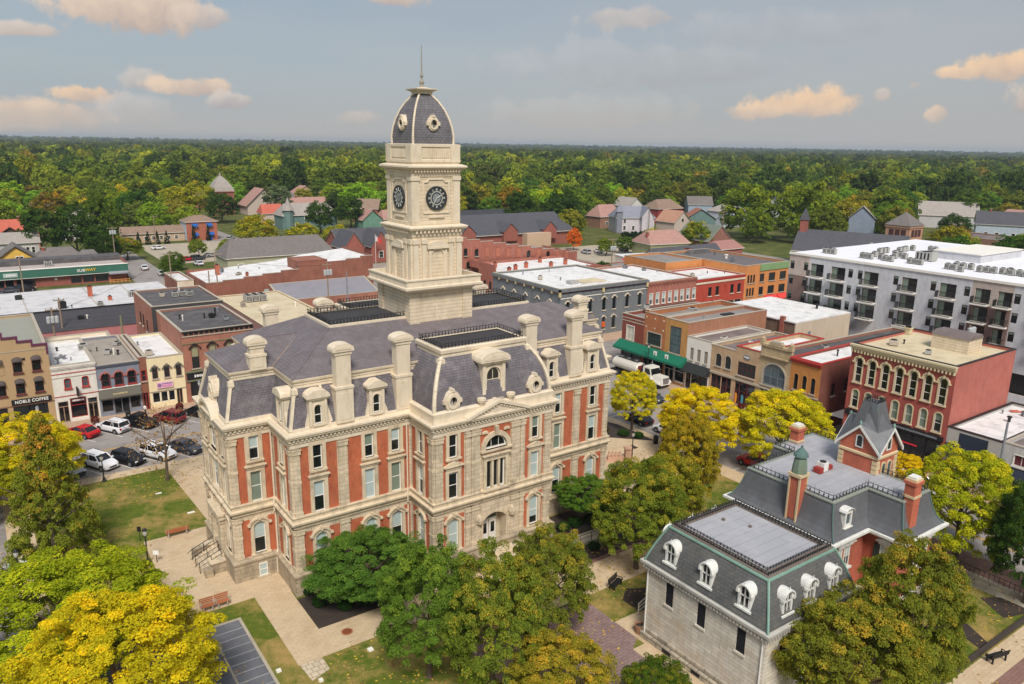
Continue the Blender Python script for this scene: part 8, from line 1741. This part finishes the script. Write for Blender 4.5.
def crown_arrays(seed, nc, nl, leaf, shape='round', cr=(.15,.27), hollow=.5):
    r = np.random.RandomState(seed); P, T, V = [], [], []
    ph = r.rand(6,3)*6.28; fr = r.randint(2,5,(6,3))
    cents = []
    while len(cents) < nc:
        d = r.normal(size=3); d /= np.linalg.norm(d)
        if shape == 'round' and d[2] < -.62: continue
        lump = 1+.10*np.mean([math.sin(f[0]*d[0]*2+f[1]*d[1]*2+f[2]*d[2]*2+p[0]) for f, p in zip(fr, ph)])*2.0
        q = (hollow+(1-hollow)*r.rand()**.6)*.86*lump; c = d*q
        if shape == 'cone':
            h = r.rand()**1.3; a = r.rand()*6.283; rad = (1-h)**.75*.92*(.35+.65*r.rand()**.5)*lump; c = np.array([rad*math.cos(a), rad*math.sin(a), -0.95+1.9*h])
        elif shape == 'spread': c[2] = c[2]*.9 if c[2] > 0 else c[2]*.55; c[:2] *= 1.03
        elif shape == 'bare': c *= 1.0
        cents.append((c, cr[0]+(cr[1]-cr[0])*r.rand(), r.rand()))
    for c, rad, rt in cents:
        d = r.normal(size=(nl,3)); d /= np.linalg.norm(d,axis=1)[:,None]; d[:,2] = np.where(d[:,2] < -.3, -d[:,2], d[:,2])
        p = c+d*(rad*(.45+.55*r.rand(nl,1)**.5))*np.array([1,1,.8])
        nrm = d*.6+np.array([0,0,.42])+r.normal(size=(nl,3))*.62+c*.35; nrm /= np.linalg.norm(nrm,axis=1)[:,None]
        t1 = np.cross(nrm, r.normal(size=(nl,3))); t1 /= np.linalg.norm(t1,axis=1)[:,None]; t2 = np.cross(nrm, t1)
        s = leaf*(.65+.7*r.rand(nl,1)); s2 = s*(.6+.4*r.rand(nl,1))
        P.append(np.stack([p-t1*s-t2*s2*.4, p-t1*s*.1-t2*s2, p+t1*s-t2*s2*.1, p+t1*s*.1+t2*s2], 1).reshape(-1,3))
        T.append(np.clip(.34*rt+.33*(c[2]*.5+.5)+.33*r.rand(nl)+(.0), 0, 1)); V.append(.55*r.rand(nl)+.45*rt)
    return np.concatenate(P), np.concatenate(T), np.concatenate(V)
def crown_mesh(name, arr, mats, extra=None):
    P, T, V = arr; n = len(T); me = bpy.data.meshes.new(name)
    ev, ef = ([], []) if extra is None else (extra.v, extra.f)
    me.from_pydata(np.concatenate([P, np.array(ev)]) if ev else P, [], []) if False else None
    verts = P.tolist()+[tuple(v) for v in ev]; faces = np.arange(4*n).reshape(n,4).tolist()+[[i+4*n for i in f] for f in ef]
    me.from_pydata(verts, [], faces)
    for m in mats: me.materials.append(m)
    pad = len(faces)-n
    me.polygons.foreach_set('material_index', [0]*n+[1]*pad)
    for nm, A in (('tone', T), ('leafv', V)):
        at = me.attributes.new(nm, 'FLOAT', 'FACE'); at.data.foreach_set('value', np.concatenate([A, np.full(pad,.5)]).astype(np.float32))
    me.update(); return me
def trunk_mb(seed, h, r0, limbs=6, reach=.6, top=.75):
    r = random.Random(seed); b = MB(); p = Vector((0,0,-.1)); q = Vector((r.uniform(-.05,.05)*h, r.uniform(-.05,.05)*h, h*.45)); e = Vector((q.x*1.4,q.y*1.4,h*top))
    b.tube((0,0,-.2),(0,0,.25),r0*1.5,BARK,8,r0*1.05,False); b.tube((0,0,.2), q, r0*1.05, BARK, 8, r0*.75, False); b.tube(q, e, r0*.75, BARK, 7, r0*.25)
    for k in range(limbs):
        a = 6.283*k/limbs+r.uniform(-.4,.4); z = h*r.uniform(.36,.6); s = q.lerp(e, max(0,(z-h*.45)/(h*(top-.45)))) if z > h*.45 else Vector((q.x*z/(h*.45), q.y*z/(h*.45), z)); L_ = h*reach*r.uniform(.6,1.0)
        m = s+Vector((math.cos(a)*L_*.5, math.sin(a)*L_*.5, L_*.42)); t = m+Vector((math.cos(a+.3)*L_*.45, math.sin(a+.3)*L_*.45, L_*.35))
        b.tube(s, m, r0*.42, BARK, 6, r0*.26, False); b.tube(m, t, r0*.26, BARK, 5, r0*.08)
        b.tube(m, m+Vector((math.cos(a-.6)*L_*.35, math.sin(a-.6)*L_*.35, L_*.3)), r0*.2, BARK, 5, r0*.06)
    return b
NEAR = {'round': [crown_mesh('crown', crown_arrays(11+i, 560, 165, .0125, 'round', (.055,.115), .62), [LEAF]) for i in range(3)],
        'spread': [crown_mesh('crown', crown_arrays(31+i, 540, 165, .0125, 'spread', (.055,.115), .6), [LEAF]) for i in range(2)],
        'cone': [crown_mesh('crown', crown_arrays(41, 520, 150, .0135, 'cone', (.05,.11)), [LEAF])],
        'bare': [crown_mesh('crown', crown_arrays(51, 90, 10, .022, 'round', (.1,.2), .3), [LEAF])]}
GRN, DGRN, LGRN, YGRN, YEL, ORA, BRN_ = (92,116,38), (66,92,36), (122,140,42), (160,164,42), (214,186,40), (196,142,44), (140,112,56)
cnt = [0]
def tree(label, x, y, zc, rx, rz, c1, c2, shape='round', name='broadleaf_tree', tr=.24, group=None, h=None):
    o = thing(name, label, 'tree', (x,y,0), 0, group); cnt[0] += 1; k = cnt[0]
    hh = h or (zc+rz*.4); b = trunk_mb(k, hh, tr*rx/4.5, 7, .5 if shape != 'bare' else .75, .85); b.build('trunk', o, (0,0,0))
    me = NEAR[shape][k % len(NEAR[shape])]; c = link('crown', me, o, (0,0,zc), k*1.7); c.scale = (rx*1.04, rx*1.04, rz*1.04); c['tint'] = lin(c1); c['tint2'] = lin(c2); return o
tree('big bright yellow tree at the bottom left corner beside the slate court', -10.4,-5.6,5.5,6.4,4.6, (204,192,36), (240,208,32))
tree('broad yellow green tree behind the bottom left yellow tree', -12.6,3.6,4.6,7.6,4.0, (158,172,36), (202,198,40), 'spread')
tree('pyramid shaped green tree turning orange, between plaza lawn and left street', -11.8,20.6,6.2,4.8,7.4, (138,148,50), (212,150,58), 'cone')
tree('yellow tree at the left edge before the coffee shop', -13.2,37.2,4.4,6.4,4.6, (206,196,34), (238,206,32))
tree('second yellow green tree at the left edge, nearer the street', -17.2,34,4.2,4.6,3.6, (170,174,38), (214,196,36))
tree('wide low deep green tree in the mulch bed against the courthouse', 8.8,.9,2.9,5.2,3.0, (94,130,50), (122,150,56), 'spread')
tree('round dark green tree at the south path, left of the turning trees', 8.1,-10.4,5.4,3.8,5.3, (108,138,50), (138,156,54))
tree('tall green tree with orange tinged leaves, left of two in the bottom middle', 10.6,-15.0,5.8,3.8,5.9, (124,142,50), (186,164,56))
tree('orange tinged green tree before the courthouse south door', 17.6,-11.6,4.9,3.5,4.9, (126,138,50), (190,162,56))
tree('rusty orange tree cut by the bottom edge before the brick court', 12.2,-19.8,4.0,3.7,3.2, (156,150,48), (206,166,54))
tree('small green tree at the bottom edge before the stone jail', 18.0,-22.6,2.6,2.6,2.0, (84,112,36), (150,140,40))
tree('small green tree in the mulch bed at the courthouse south east corner', 32.1,1.3,2.9,3.1,2.2, (94,130,44), (126,152,48), 'spread')
tree('tall golden brown tree behind the stone jail, rear one of the pair', 41.0,-3.8,6.4,3.3,5.4, (166,154,42), (210,172,46))
tree('large green and gold tree beside the stone jail, front one of the pair', 30.4,-8.0,5.5,4.4,5.4, (126,142,48), (192,164,52))
tree('green gold tree filling the gap left of the stone jail roof', 35.6,-6.4,5.2,3.5,4.6, (150,152,48), (202,170,52))
tree('small bright yellow tree in the bed at the plaza kerb', 54.2,17.6,4.5,3.3,3.9, (204,198,38), (246,216,30))
tree('bright yellow street tree before the arched tan shop', 53.4,5.7,5.2,5.3,4.5, (222,206,32), (248,214,30))
tree('bright yellow green street tree before the carved stone shop', 60.2,-1.2,5.2,5.9,4.8, (204,198,36), (244,214,32))
tree('yellow green tree right of the residence chimney', 56.2,-23.2,5.4,5.3,5.8, (176,184,38), (224,204,40))
tree('dark green tree at the right edge beside the brick walk', 53.8,-30.0,5.8,3.6,6.0, (70,98,40), (92,116,42))
tree('big bronze green tree at the lower right, upper one before the residence', 33.2,-30.4,6.6,3.9,6.2, (128,138,48), (190,156,54))
tree('bronze orange tree at the lower right, lower one before the jail', 28.4,-29.7,5.0,4.9,4.6, (136,142,48), (192,158,54))
tree('small yellow tree on the far pavement behind the residence tower', 65.6,-13.0,3.0,2.2,1.8, (224,200,28), (246,210,28))
tree('nearly bare young tree with a few tan leaves on the north lawn', -.1,34.0,4.6,4.4,4.2, (150,118,72), (196,150,84), 'bare', 'bare_tree', .17, h=7.6)
tree('thin yellowing young tree before the black shopfront of the red corner', 66.6,-8.6,3.0,1.8,2.4, (176,164,60), (206,180,50), 'bare', 'young_tree', .3)
def shrub(label, x, y, r, h, c1, c2, group):
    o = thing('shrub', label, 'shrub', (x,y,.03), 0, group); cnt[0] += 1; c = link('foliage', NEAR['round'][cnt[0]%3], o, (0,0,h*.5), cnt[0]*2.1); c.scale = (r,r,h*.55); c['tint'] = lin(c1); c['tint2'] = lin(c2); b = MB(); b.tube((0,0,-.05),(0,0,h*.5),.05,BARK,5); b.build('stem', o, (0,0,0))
for x, y, r in ((4.7,4.0,.5),(4.9,2.0,.7),(6.4,.4,.75),(7.9,.1,.7),(10.6,.2,.8),(12.2,1.4,.8)): shrub('clipped green shrub in the dark mulch bed under the wide low tree', x, y, r, r*1.3, (48,80,32), (70,100,36), 'shrubs in the west mulch bed')
for x, y, r in ((29.2,.9,.75),(30.8,1.0,.85),(32.4,.6,.8),(33.9,1.2,.8),(35.3,1.4,.85),(29.4,-3.4,.6),(31,-3.6,.6)): shrub('clipped round shrub in the mulch bed by the entrance ramp', x, y, r, r*1.25, (50,84,34), (76,106,38), 'shrubs in the ramp mulch bed')
for x, y, r, a, c in ((49.2,21.5,.9,(96,70,40),(150,110,50)),(50.4,19.0,.9,(84,86,38),(150,100,50)),(51.8,16.6,.9,(60,92,36),(90,112,40)),(52.9,15.0,.8,(56,96,36),(80,116,40)),(50.8,23.6,.9,(90,80,40),(140,110,50))): shrub('low mixed brown and green planting in the bed under the small yellow tree', x, y, r, .8, a, c, 'planting under the kerb tree')
for x, y, lb in ((-4.2,57.2,'small red leaved shrub on the pavement before the white shop'),(6.2,57.0,'red leaved shrub on the pavement before the cream shop'),(71.9,-9.8,'dark red shrub in a planter before the red corner building'),(72.6,14.6,'dark maroon shrub before the oval sign shop')): shrub(lb, x, y, .6, 1.2, (120,40,40), (160,56,48), None)
# ---- trees beyond the square, near ones as things
MIDS = []
for i in range(6):
    b = trunk_mb(100+i, 1.9, .06, 4, .4, .7); b.v = [(x,y,z-1.55) for x,y,z in b.v]
    MIDS.append(crown_mesh('tree', crown_arrays(60+i, 150, 46, .04, 'round', (.12,.22)), [LEAF, BARK], b))
PINE = crown_mesh('pine', crown_arrays(70, 120, 26, .06, 'cone', (.1,.17)), [LEAF, BARK], trunk_mb(120, .3, .05, 0))
def mid(label, x, y, zc, rx, rz, c1, c2, group=None, name='broadleaf_tree', me=None):
    cnt[0] += 1; o = bpy.data.objects.new(name, me or MIDS[cnt[0]%6]); COL.objects.link(o); tag(o, label, 'tree', group)
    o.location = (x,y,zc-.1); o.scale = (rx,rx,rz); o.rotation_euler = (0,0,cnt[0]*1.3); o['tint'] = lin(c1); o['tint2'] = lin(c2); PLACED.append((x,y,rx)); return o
PLACED = []
EXPL = [('dark green tree left in the clump above the green strip mall',3.5,224,8,7,8.5,DGRN,GRN),('dark green tree in the middle of the clump above the strip mall',12.5,228,8.5,7,9,DGRN,GRN),('tall green tree at the right of the clump above the strip mall',21.5,240,9,7.5,10.5,GRN,LGRN),('low dark tree in front of the clump above the strip mall',17.5,206,6,5.5,6.5,DGRN,GRN),
 ('rusty brown orange tree behind the red tile house',12,300,8,8,9,(124,116,40),ORA),('brilliant yellow tree behind the blue awning office',74,330,9,10,9.5,YGRN,YEL),('yellow tree joined to the brilliant yellow tree, left of it',66,338,8,8,8,YGRN,YEL),('dark green tree right of the brilliant yellow tree',80,312,7,7.5,7.5,DGRN,GRN),
 ('round golden tree in front of the blue awning office road',68,222,5.6,8,6.2,YGRN,(214,160,36)),('wide golden tree row behind the shingled hall, left part',81,212,4.8,6.5,4.6,YGRN,YEL),('wide golden tree row behind the shingled hall, right part',91,205,4.6,6,4.2,YGRN,YEL),('dark green tree before the teal turret house',103,252,6.8,6.6,7,DGRN,GRN),('dark green tree at the right end of the teal house',122,266,7,7.5,7.5,DGRN,GRN),('silvery green tree above the teal house roof',112,330,8.5,8,8,(112,128,84),(132,140,92)),
 ('small vivid orange tree by the warehouse right end',163,162,4,3,4.4,(222,120,40),(236,150,50)),('green tree in the car lot islands, left one',164,146,3.2,3.8,3,LGRN,YGRN),('green tree in the car lot islands, middle one',174,147,3.2,3.9,3,GRN,LGRN),('yellow green tree in the car lot islands, right one',181,145,3.2,3.4,2.9,LGRN,YGRN),
 ('huge spreading green gold tree near the stone church, left dome',254,158,10,13,14,LGRN,YGRN),('huge spreading green gold tree near the stone church, right dome',262,138,10.5,13,14.5,LGRN,YGRN),('green tree tucked below the huge green gold tree',242,144,6.0,6.6,7.4,(112,132,44),YGRN),('yellow green tree right of the olive house',198,136,5.4,6,6.6,LGRN,YEL),('small yellow tree before the brick gable house',192,152,4,4.4,4,YGRN,YEL),
 ('massive dark green tree behind the car lot, left of the grey Victorian',190,203,9,9,11,DGRN,GRN),('second massive dark tree behind the school roof',178,216,8.5,8.5,10,DGRN,GRN),('golden tree right of the clock face',170,262,9,9,9,YGRN,(214,160,36)),('orange gold tree beyond the school roof',204,262,8.5,9,9,(150,130,40),ORA),('green gold tree behind the pyramid roof tower',318,133,9,12,13,GRN,YGRN),('rounded bright green tree by the white house at the right',398,136,9,12,11,GRN,LGRN),('green tree before the pale gables house',322,106,6,7,6.0,DGRN,GRN),('brown leaved tree before the cream cottage',292,91,4.6,5.6,5.2,BRN_,(150,110,60)),
 ('orange and green tree at the street edge beyond the strip mall, left',24.6,212,3.6,5.2,3.8,LGRN,ORA),('green bush like tree at the street edge beyond the strip mall, low',29.5,173,2.6,3.4,3.0,GRN,DGRN),('tall green tree by the hedge at the back street corner',32,183,2.8,3.6,3.0,GRN,LGRN),('lime green tree at the near edge of the pale lot',44,205,3.2,3.2,3.2,LGRN,YGRN),('round lime bush tree in the pale lot',49.5,195,2.6,3,2.4,LGRN,YGRN),('lime bush tree near the right corner of the pale lot',55,212,2.6,3,2.4,LGRN,YGRN),('dark green evergreen left of the small brick block',119,97,3.6,3.6,4.6,DGRN,GRN),('second evergreen by the big utility pole',124,93,3.2,3,4,DGRN,GRN),('yellow green tree left behind the pale gable house',60,392,8,10,10,LGRN,YGRN)]
for a in EXPL: mid(*a)
for i in range(4): mid('dark conical evergreen before the long tan building', 34+i*3.1, 247, 2.2, 1.2, 2.4, (34,56,30), DGRN, 'conical evergreens before the tan building', 'evergreen', PINE)
for x in (53.2,58.4): mid('columnar evergreen against the blue awning office front', x, 249.6, 2.6, 1.1, 3.2, (34,56,30), DGRN, 'columnar evergreens of the office', 'evergreen', PINE)
for i in range(7): mid('dark hedge shrub below the grey Victorian house', 205+i*3.2, 180-i*1.6, 1.4, 2.2, 1.8, (34,58,30), DGRN, 'hedge below the Victorian', 'shrub')
RT = random.Random(5)
FOOT += [(256,150,15),(92,356,9),(272,101,8),(226,199,10),(150,98,13)]
CXY = Vector(CAM[:2])
KEEP = [(-60,150,-200,168),(150,215,-200,100),(-30,34,166,194),(19,30,166,260),(32,70,194,252),(148,214,122,178),(74,104,164,190),(118,180,176,208),(42,76,164,182)]
def ok(x, y, sp=6.0):
    for a, b, c, d in KEEP:
        if a < x < b and c < y < d: return False
    p = Vector((x,y)); dt = (p-CXY).length
    for fx, fy, fr in FOOT:
        q = Vector((fx,fy)); dh = (q-CXY).length
        if (p-q).length < fr+4.0: return False
        if 0 < dh-dt < 120 and dh < 470:
            cr = abs((p-CXY).normalized().cross((q-CXY).normalized()))*dh
            if cr < fr*.85+8.5: return False
    return True
KINDS = [('green', (104,122,42), (134,146,48), 34), ('dark green', (72,94,38), (100,118,42), 28), ('yellow green', (136,148,46), (168,168,46), 26), ('golden yellow', YGRN, YEL, 6), ('orange brown', (140,128,48), ORA, 2), ('olive', (104,112,50), (134,132,60), 6)]
def pick(az):
    w_ = [k[3]*(1.9 if i in (2,3) and az > RAD(60) else .65 if i in (2,3,4) and az < RAD(45) else 1) for i, k in enumerate(KINDS)]
    return RT.choices(KINDS, w_)[0]
cand = []
GRID = {}
def near_ok(x, y, sp):
    gx, gy = int(x//12), int(y//12)
    for i in (-1,0,1):
        for j in (-1,0,1):
            for px_, py_ in GRID.get((gx+i,gy+j), ()):
                if (px_-x)**2+(py_-y)**2 < sp*sp: return False
    GRID.setdefault((gx,gy), []).append((x,y)); return True
for x, y, r_ in PLACED: GRID.setdefault((int(x//12),int(y//12)), []).append((x,y))
for _ in range(26000):
    r_ = 205+RT.random()**.75*700; az_ = YAW+RAD(RT.uniform(-39,39)); x, y = CAM[0]+r_*math.cos(az_), CAM[1]+r_*math.sin(az_)
    if ok(x,y) and near_ok(x,y,12.0): cand.append((r_, x, y, az_))
cand.sort()
for r_, x, y, az_ in cand[:225]:
    nm, c1, c2, _w = pick(az_); s = RT.uniform(.75,1.2); j = [RT.uniform(.95,1.22) for _ in range(3)]
    mid(nm+' broadleaf tree in the leafy neighbourhood beyond the downtown roofs', x, y, 7.6*s, 8.2*s, 8.0*s, tuple(min(255,a*b) for a,b in zip(c1,j)), tuple(min(255,a*b) for a,b in zip(c2,j)), 'neighbourhood trees')
# ---- the far woods as one mass
pts, scl, t1, t2, ids = [], [], [], [], []
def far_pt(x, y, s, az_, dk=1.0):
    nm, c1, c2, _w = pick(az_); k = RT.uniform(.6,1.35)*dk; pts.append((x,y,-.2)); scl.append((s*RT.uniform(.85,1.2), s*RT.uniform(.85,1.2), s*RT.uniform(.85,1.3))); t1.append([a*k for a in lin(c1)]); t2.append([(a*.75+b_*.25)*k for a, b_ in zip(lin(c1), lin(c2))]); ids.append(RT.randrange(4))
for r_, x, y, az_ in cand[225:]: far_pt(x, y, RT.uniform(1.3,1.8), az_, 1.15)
r_ = 880.0
while r_ < 6200:
    sp = 14.5+ (r_-880)*.0056; n_ = int(r_*RAD(80)/sp); hole = 0
    for k in range(n_):
        az_ = YAW+RAD(-40)+RAD(80)*(k+RT.uniform(-.5,.5))/n_; q = r_+RT.uniform(-.5,.5)*sp
        x, y = CAM[0]+q*math.cos(az_), CAM[1]+q*math.sin(az_)
        g_ = math.sin(x*.0031+1.3)+math.sin(y*.0027)+math.sin((x+y)*.0017)
        if g_ > 1.75 and q > 1100: continue
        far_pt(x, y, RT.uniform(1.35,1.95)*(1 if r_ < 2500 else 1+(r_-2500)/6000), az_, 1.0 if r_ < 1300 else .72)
    r_ += sp*(1.0 if r_ < 2500 else 1.5)
far_protos = bpy.data.collections.new('woodland_kinds')
for i in range(4):
    a = crown_arrays(80+i, 80, 16, .085, 'round', (.15,.26)); a = (a[0]*np.array([5.6,5.6,6.2])+np.array([0,0,6.4]), a[1], a[2])
    o = bpy.data.objects.new('woodland_tree', crown_mesh('woodland_tree', a, [LEAFF])); far_protos.objects.link(o)
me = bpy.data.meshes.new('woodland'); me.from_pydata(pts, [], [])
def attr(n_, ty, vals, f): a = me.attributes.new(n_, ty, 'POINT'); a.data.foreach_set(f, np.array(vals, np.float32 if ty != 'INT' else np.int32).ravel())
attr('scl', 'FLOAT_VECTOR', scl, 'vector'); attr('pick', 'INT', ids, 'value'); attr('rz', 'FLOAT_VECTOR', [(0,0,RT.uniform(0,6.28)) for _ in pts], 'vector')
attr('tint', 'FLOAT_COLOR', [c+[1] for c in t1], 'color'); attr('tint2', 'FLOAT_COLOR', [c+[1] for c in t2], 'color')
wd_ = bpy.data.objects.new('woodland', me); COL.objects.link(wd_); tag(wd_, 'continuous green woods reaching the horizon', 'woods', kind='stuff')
ng = bpy.data.node_groups.new('woodland', 'GeometryNodeTree'); ng.interface.new_socket('Geometry', in_out='INPUT', socket_type='NodeSocketGeometry'); ng.interface.new_socket('Geometry', in_out='OUTPUT', socket_type='NodeSocketGeometry')
N_ = ng.nodes; gi, go = N_.new('NodeGroupInput'), N_.new('NodeGroupOutput'); ip = N_.new('GeometryNodeInstanceOnPoints'); ci = N_.new('GeometryNodeCollectionInfo'); ci.inputs[0].default_value = far_protos; ci.inputs['Separate Children'].default_value = True; ci.inputs['Reset Children'].default_value = True
def named(n_, ty): a = N_.new('GeometryNodeInputNamedAttribute'); a.data_type = ty; a.inputs[0].default_value = n_; return [s for s in a.outputs if s.enabled and s.name == 'Attribute'][0]
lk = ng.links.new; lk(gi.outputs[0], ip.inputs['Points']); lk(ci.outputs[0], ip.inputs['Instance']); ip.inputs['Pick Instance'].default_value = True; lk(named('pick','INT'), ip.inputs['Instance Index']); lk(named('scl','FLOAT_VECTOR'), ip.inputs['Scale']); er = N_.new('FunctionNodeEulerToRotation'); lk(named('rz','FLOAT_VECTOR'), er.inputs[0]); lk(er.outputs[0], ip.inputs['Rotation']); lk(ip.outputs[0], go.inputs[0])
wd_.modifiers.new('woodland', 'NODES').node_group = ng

# far pale sheds in clearings near the horizon
for i, (az_, d_, w_, h_) in enumerate(((79.5,2300,90,11),(82,2500,140,9),(77,2650,70,9),(84.5,2200,60,8),(62,2900,90,8),(49.8,2000,60,9),(51.2,2150,80,8),(33,3600,160,9),(28.5,3300,240,9),(26,3500,200,9))):
    x, y = CAM[0]+d_*math.cos(RAD(az_)), CAM[1]+d_*math.sin(RAD(az_)); o = thing('far_shed', 'long pale shed in a clearing far off near the horizon', 'shed', (x,y,0), RAD(az_-90), 'pale sheds near the horizon'); MB().box(-w_/2,w_/2,-15,15,0,h_+8,M('shed_white', (222,222,222), var=.05)).build('wall', o, (0,0,0)); b = MB(); b.extx([(-16,h_+8),(16,h_+8),(0,h_+11)],-w_/2-.5,w_/2+.5,SHL); b.build('roof', o, (0,0,0))
# fallen leaves on the lawns
RL = np.random.RandomState(3); n_ = 5200; PL = np.zeros((n_,4,3)); k = 0
cl = [(-10,-5.6,9),(-12,4,9),(-11.8,20.6,8),(-11,36,8),(8,-10,7),(11,-15,7),(17,-11,7),(41,-3.6,7),(30,-8,6),(34,-30,8),(50,-26,8),(-.1,34,6),(50,6,6)]
ce = np.array([cl[i % len(cl)] for i in range(n_)]); a = RL.rand(n_)*6.283; rr_ = ce[:,2]*RL.rand(n_)**.6; cx_ = ce[:,0]+rr_*np.cos(a); cy_ = ce[:,1]+rr_*np.sin(a)
th = RL.rand(n_)*6.283; s_ = .05+.06*RL.rand(n_)
for j in range(4): PL[:,j,0] = cx_+s_*np.cos(th+j*1.571); PL[:,j,1] = cy_+s_*np.sin(th+j*1.571); PL[:,j,2] = .045+.02*RL.rand(n_)
me = bpy.data.meshes.new('fallen_leaves'); me.from_pydata(PL.reshape(-1,3).tolist(), [], np.arange(4*n_).reshape(n_,4).tolist())
for m in (M('leaf_litter_tan', (176,138,70), var=.3), M('leaf_litter_yellow', (206,176,50), var=.2), M('leaf_litter_brown', (120,84,52), var=.3)): me.materials.append(m)
me.polygons.foreach_set('material_index', RL.randint(0,3,n_).tolist()); fl_ = bpy.data.objects.new('fallen_leaves', me); COL.objects.link(fl_); tag(fl_, 'scattered fallen leaves on the lawns', 'leaves', kind='stuff')
# ================================================================== AIR
HZ = MB(); HZ.box(-8600,8600,-8600,8600,-1.3,60,None); hz_o = HZ.build('haze'); tag(hz_o, 'thin bluish haze filling the air over the town', 'haze', kind='stuff')
hm_ = bpy.data.materials.new('haze_air'); hm_.use_nodes = True; t = NT(hm_.node_tree)
pv = t.n('ShaderNodeVolumePrincipled', {'Color': (.74,.86,.98,1), 'Density': 0.00013, 'Anisotropy': .2}); t.n('ShaderNodeOutputMaterial', {'Volume': pv.outputs[0]})
hz_o.data.materials.clear(); hz_o.data.materials.append(hm_)
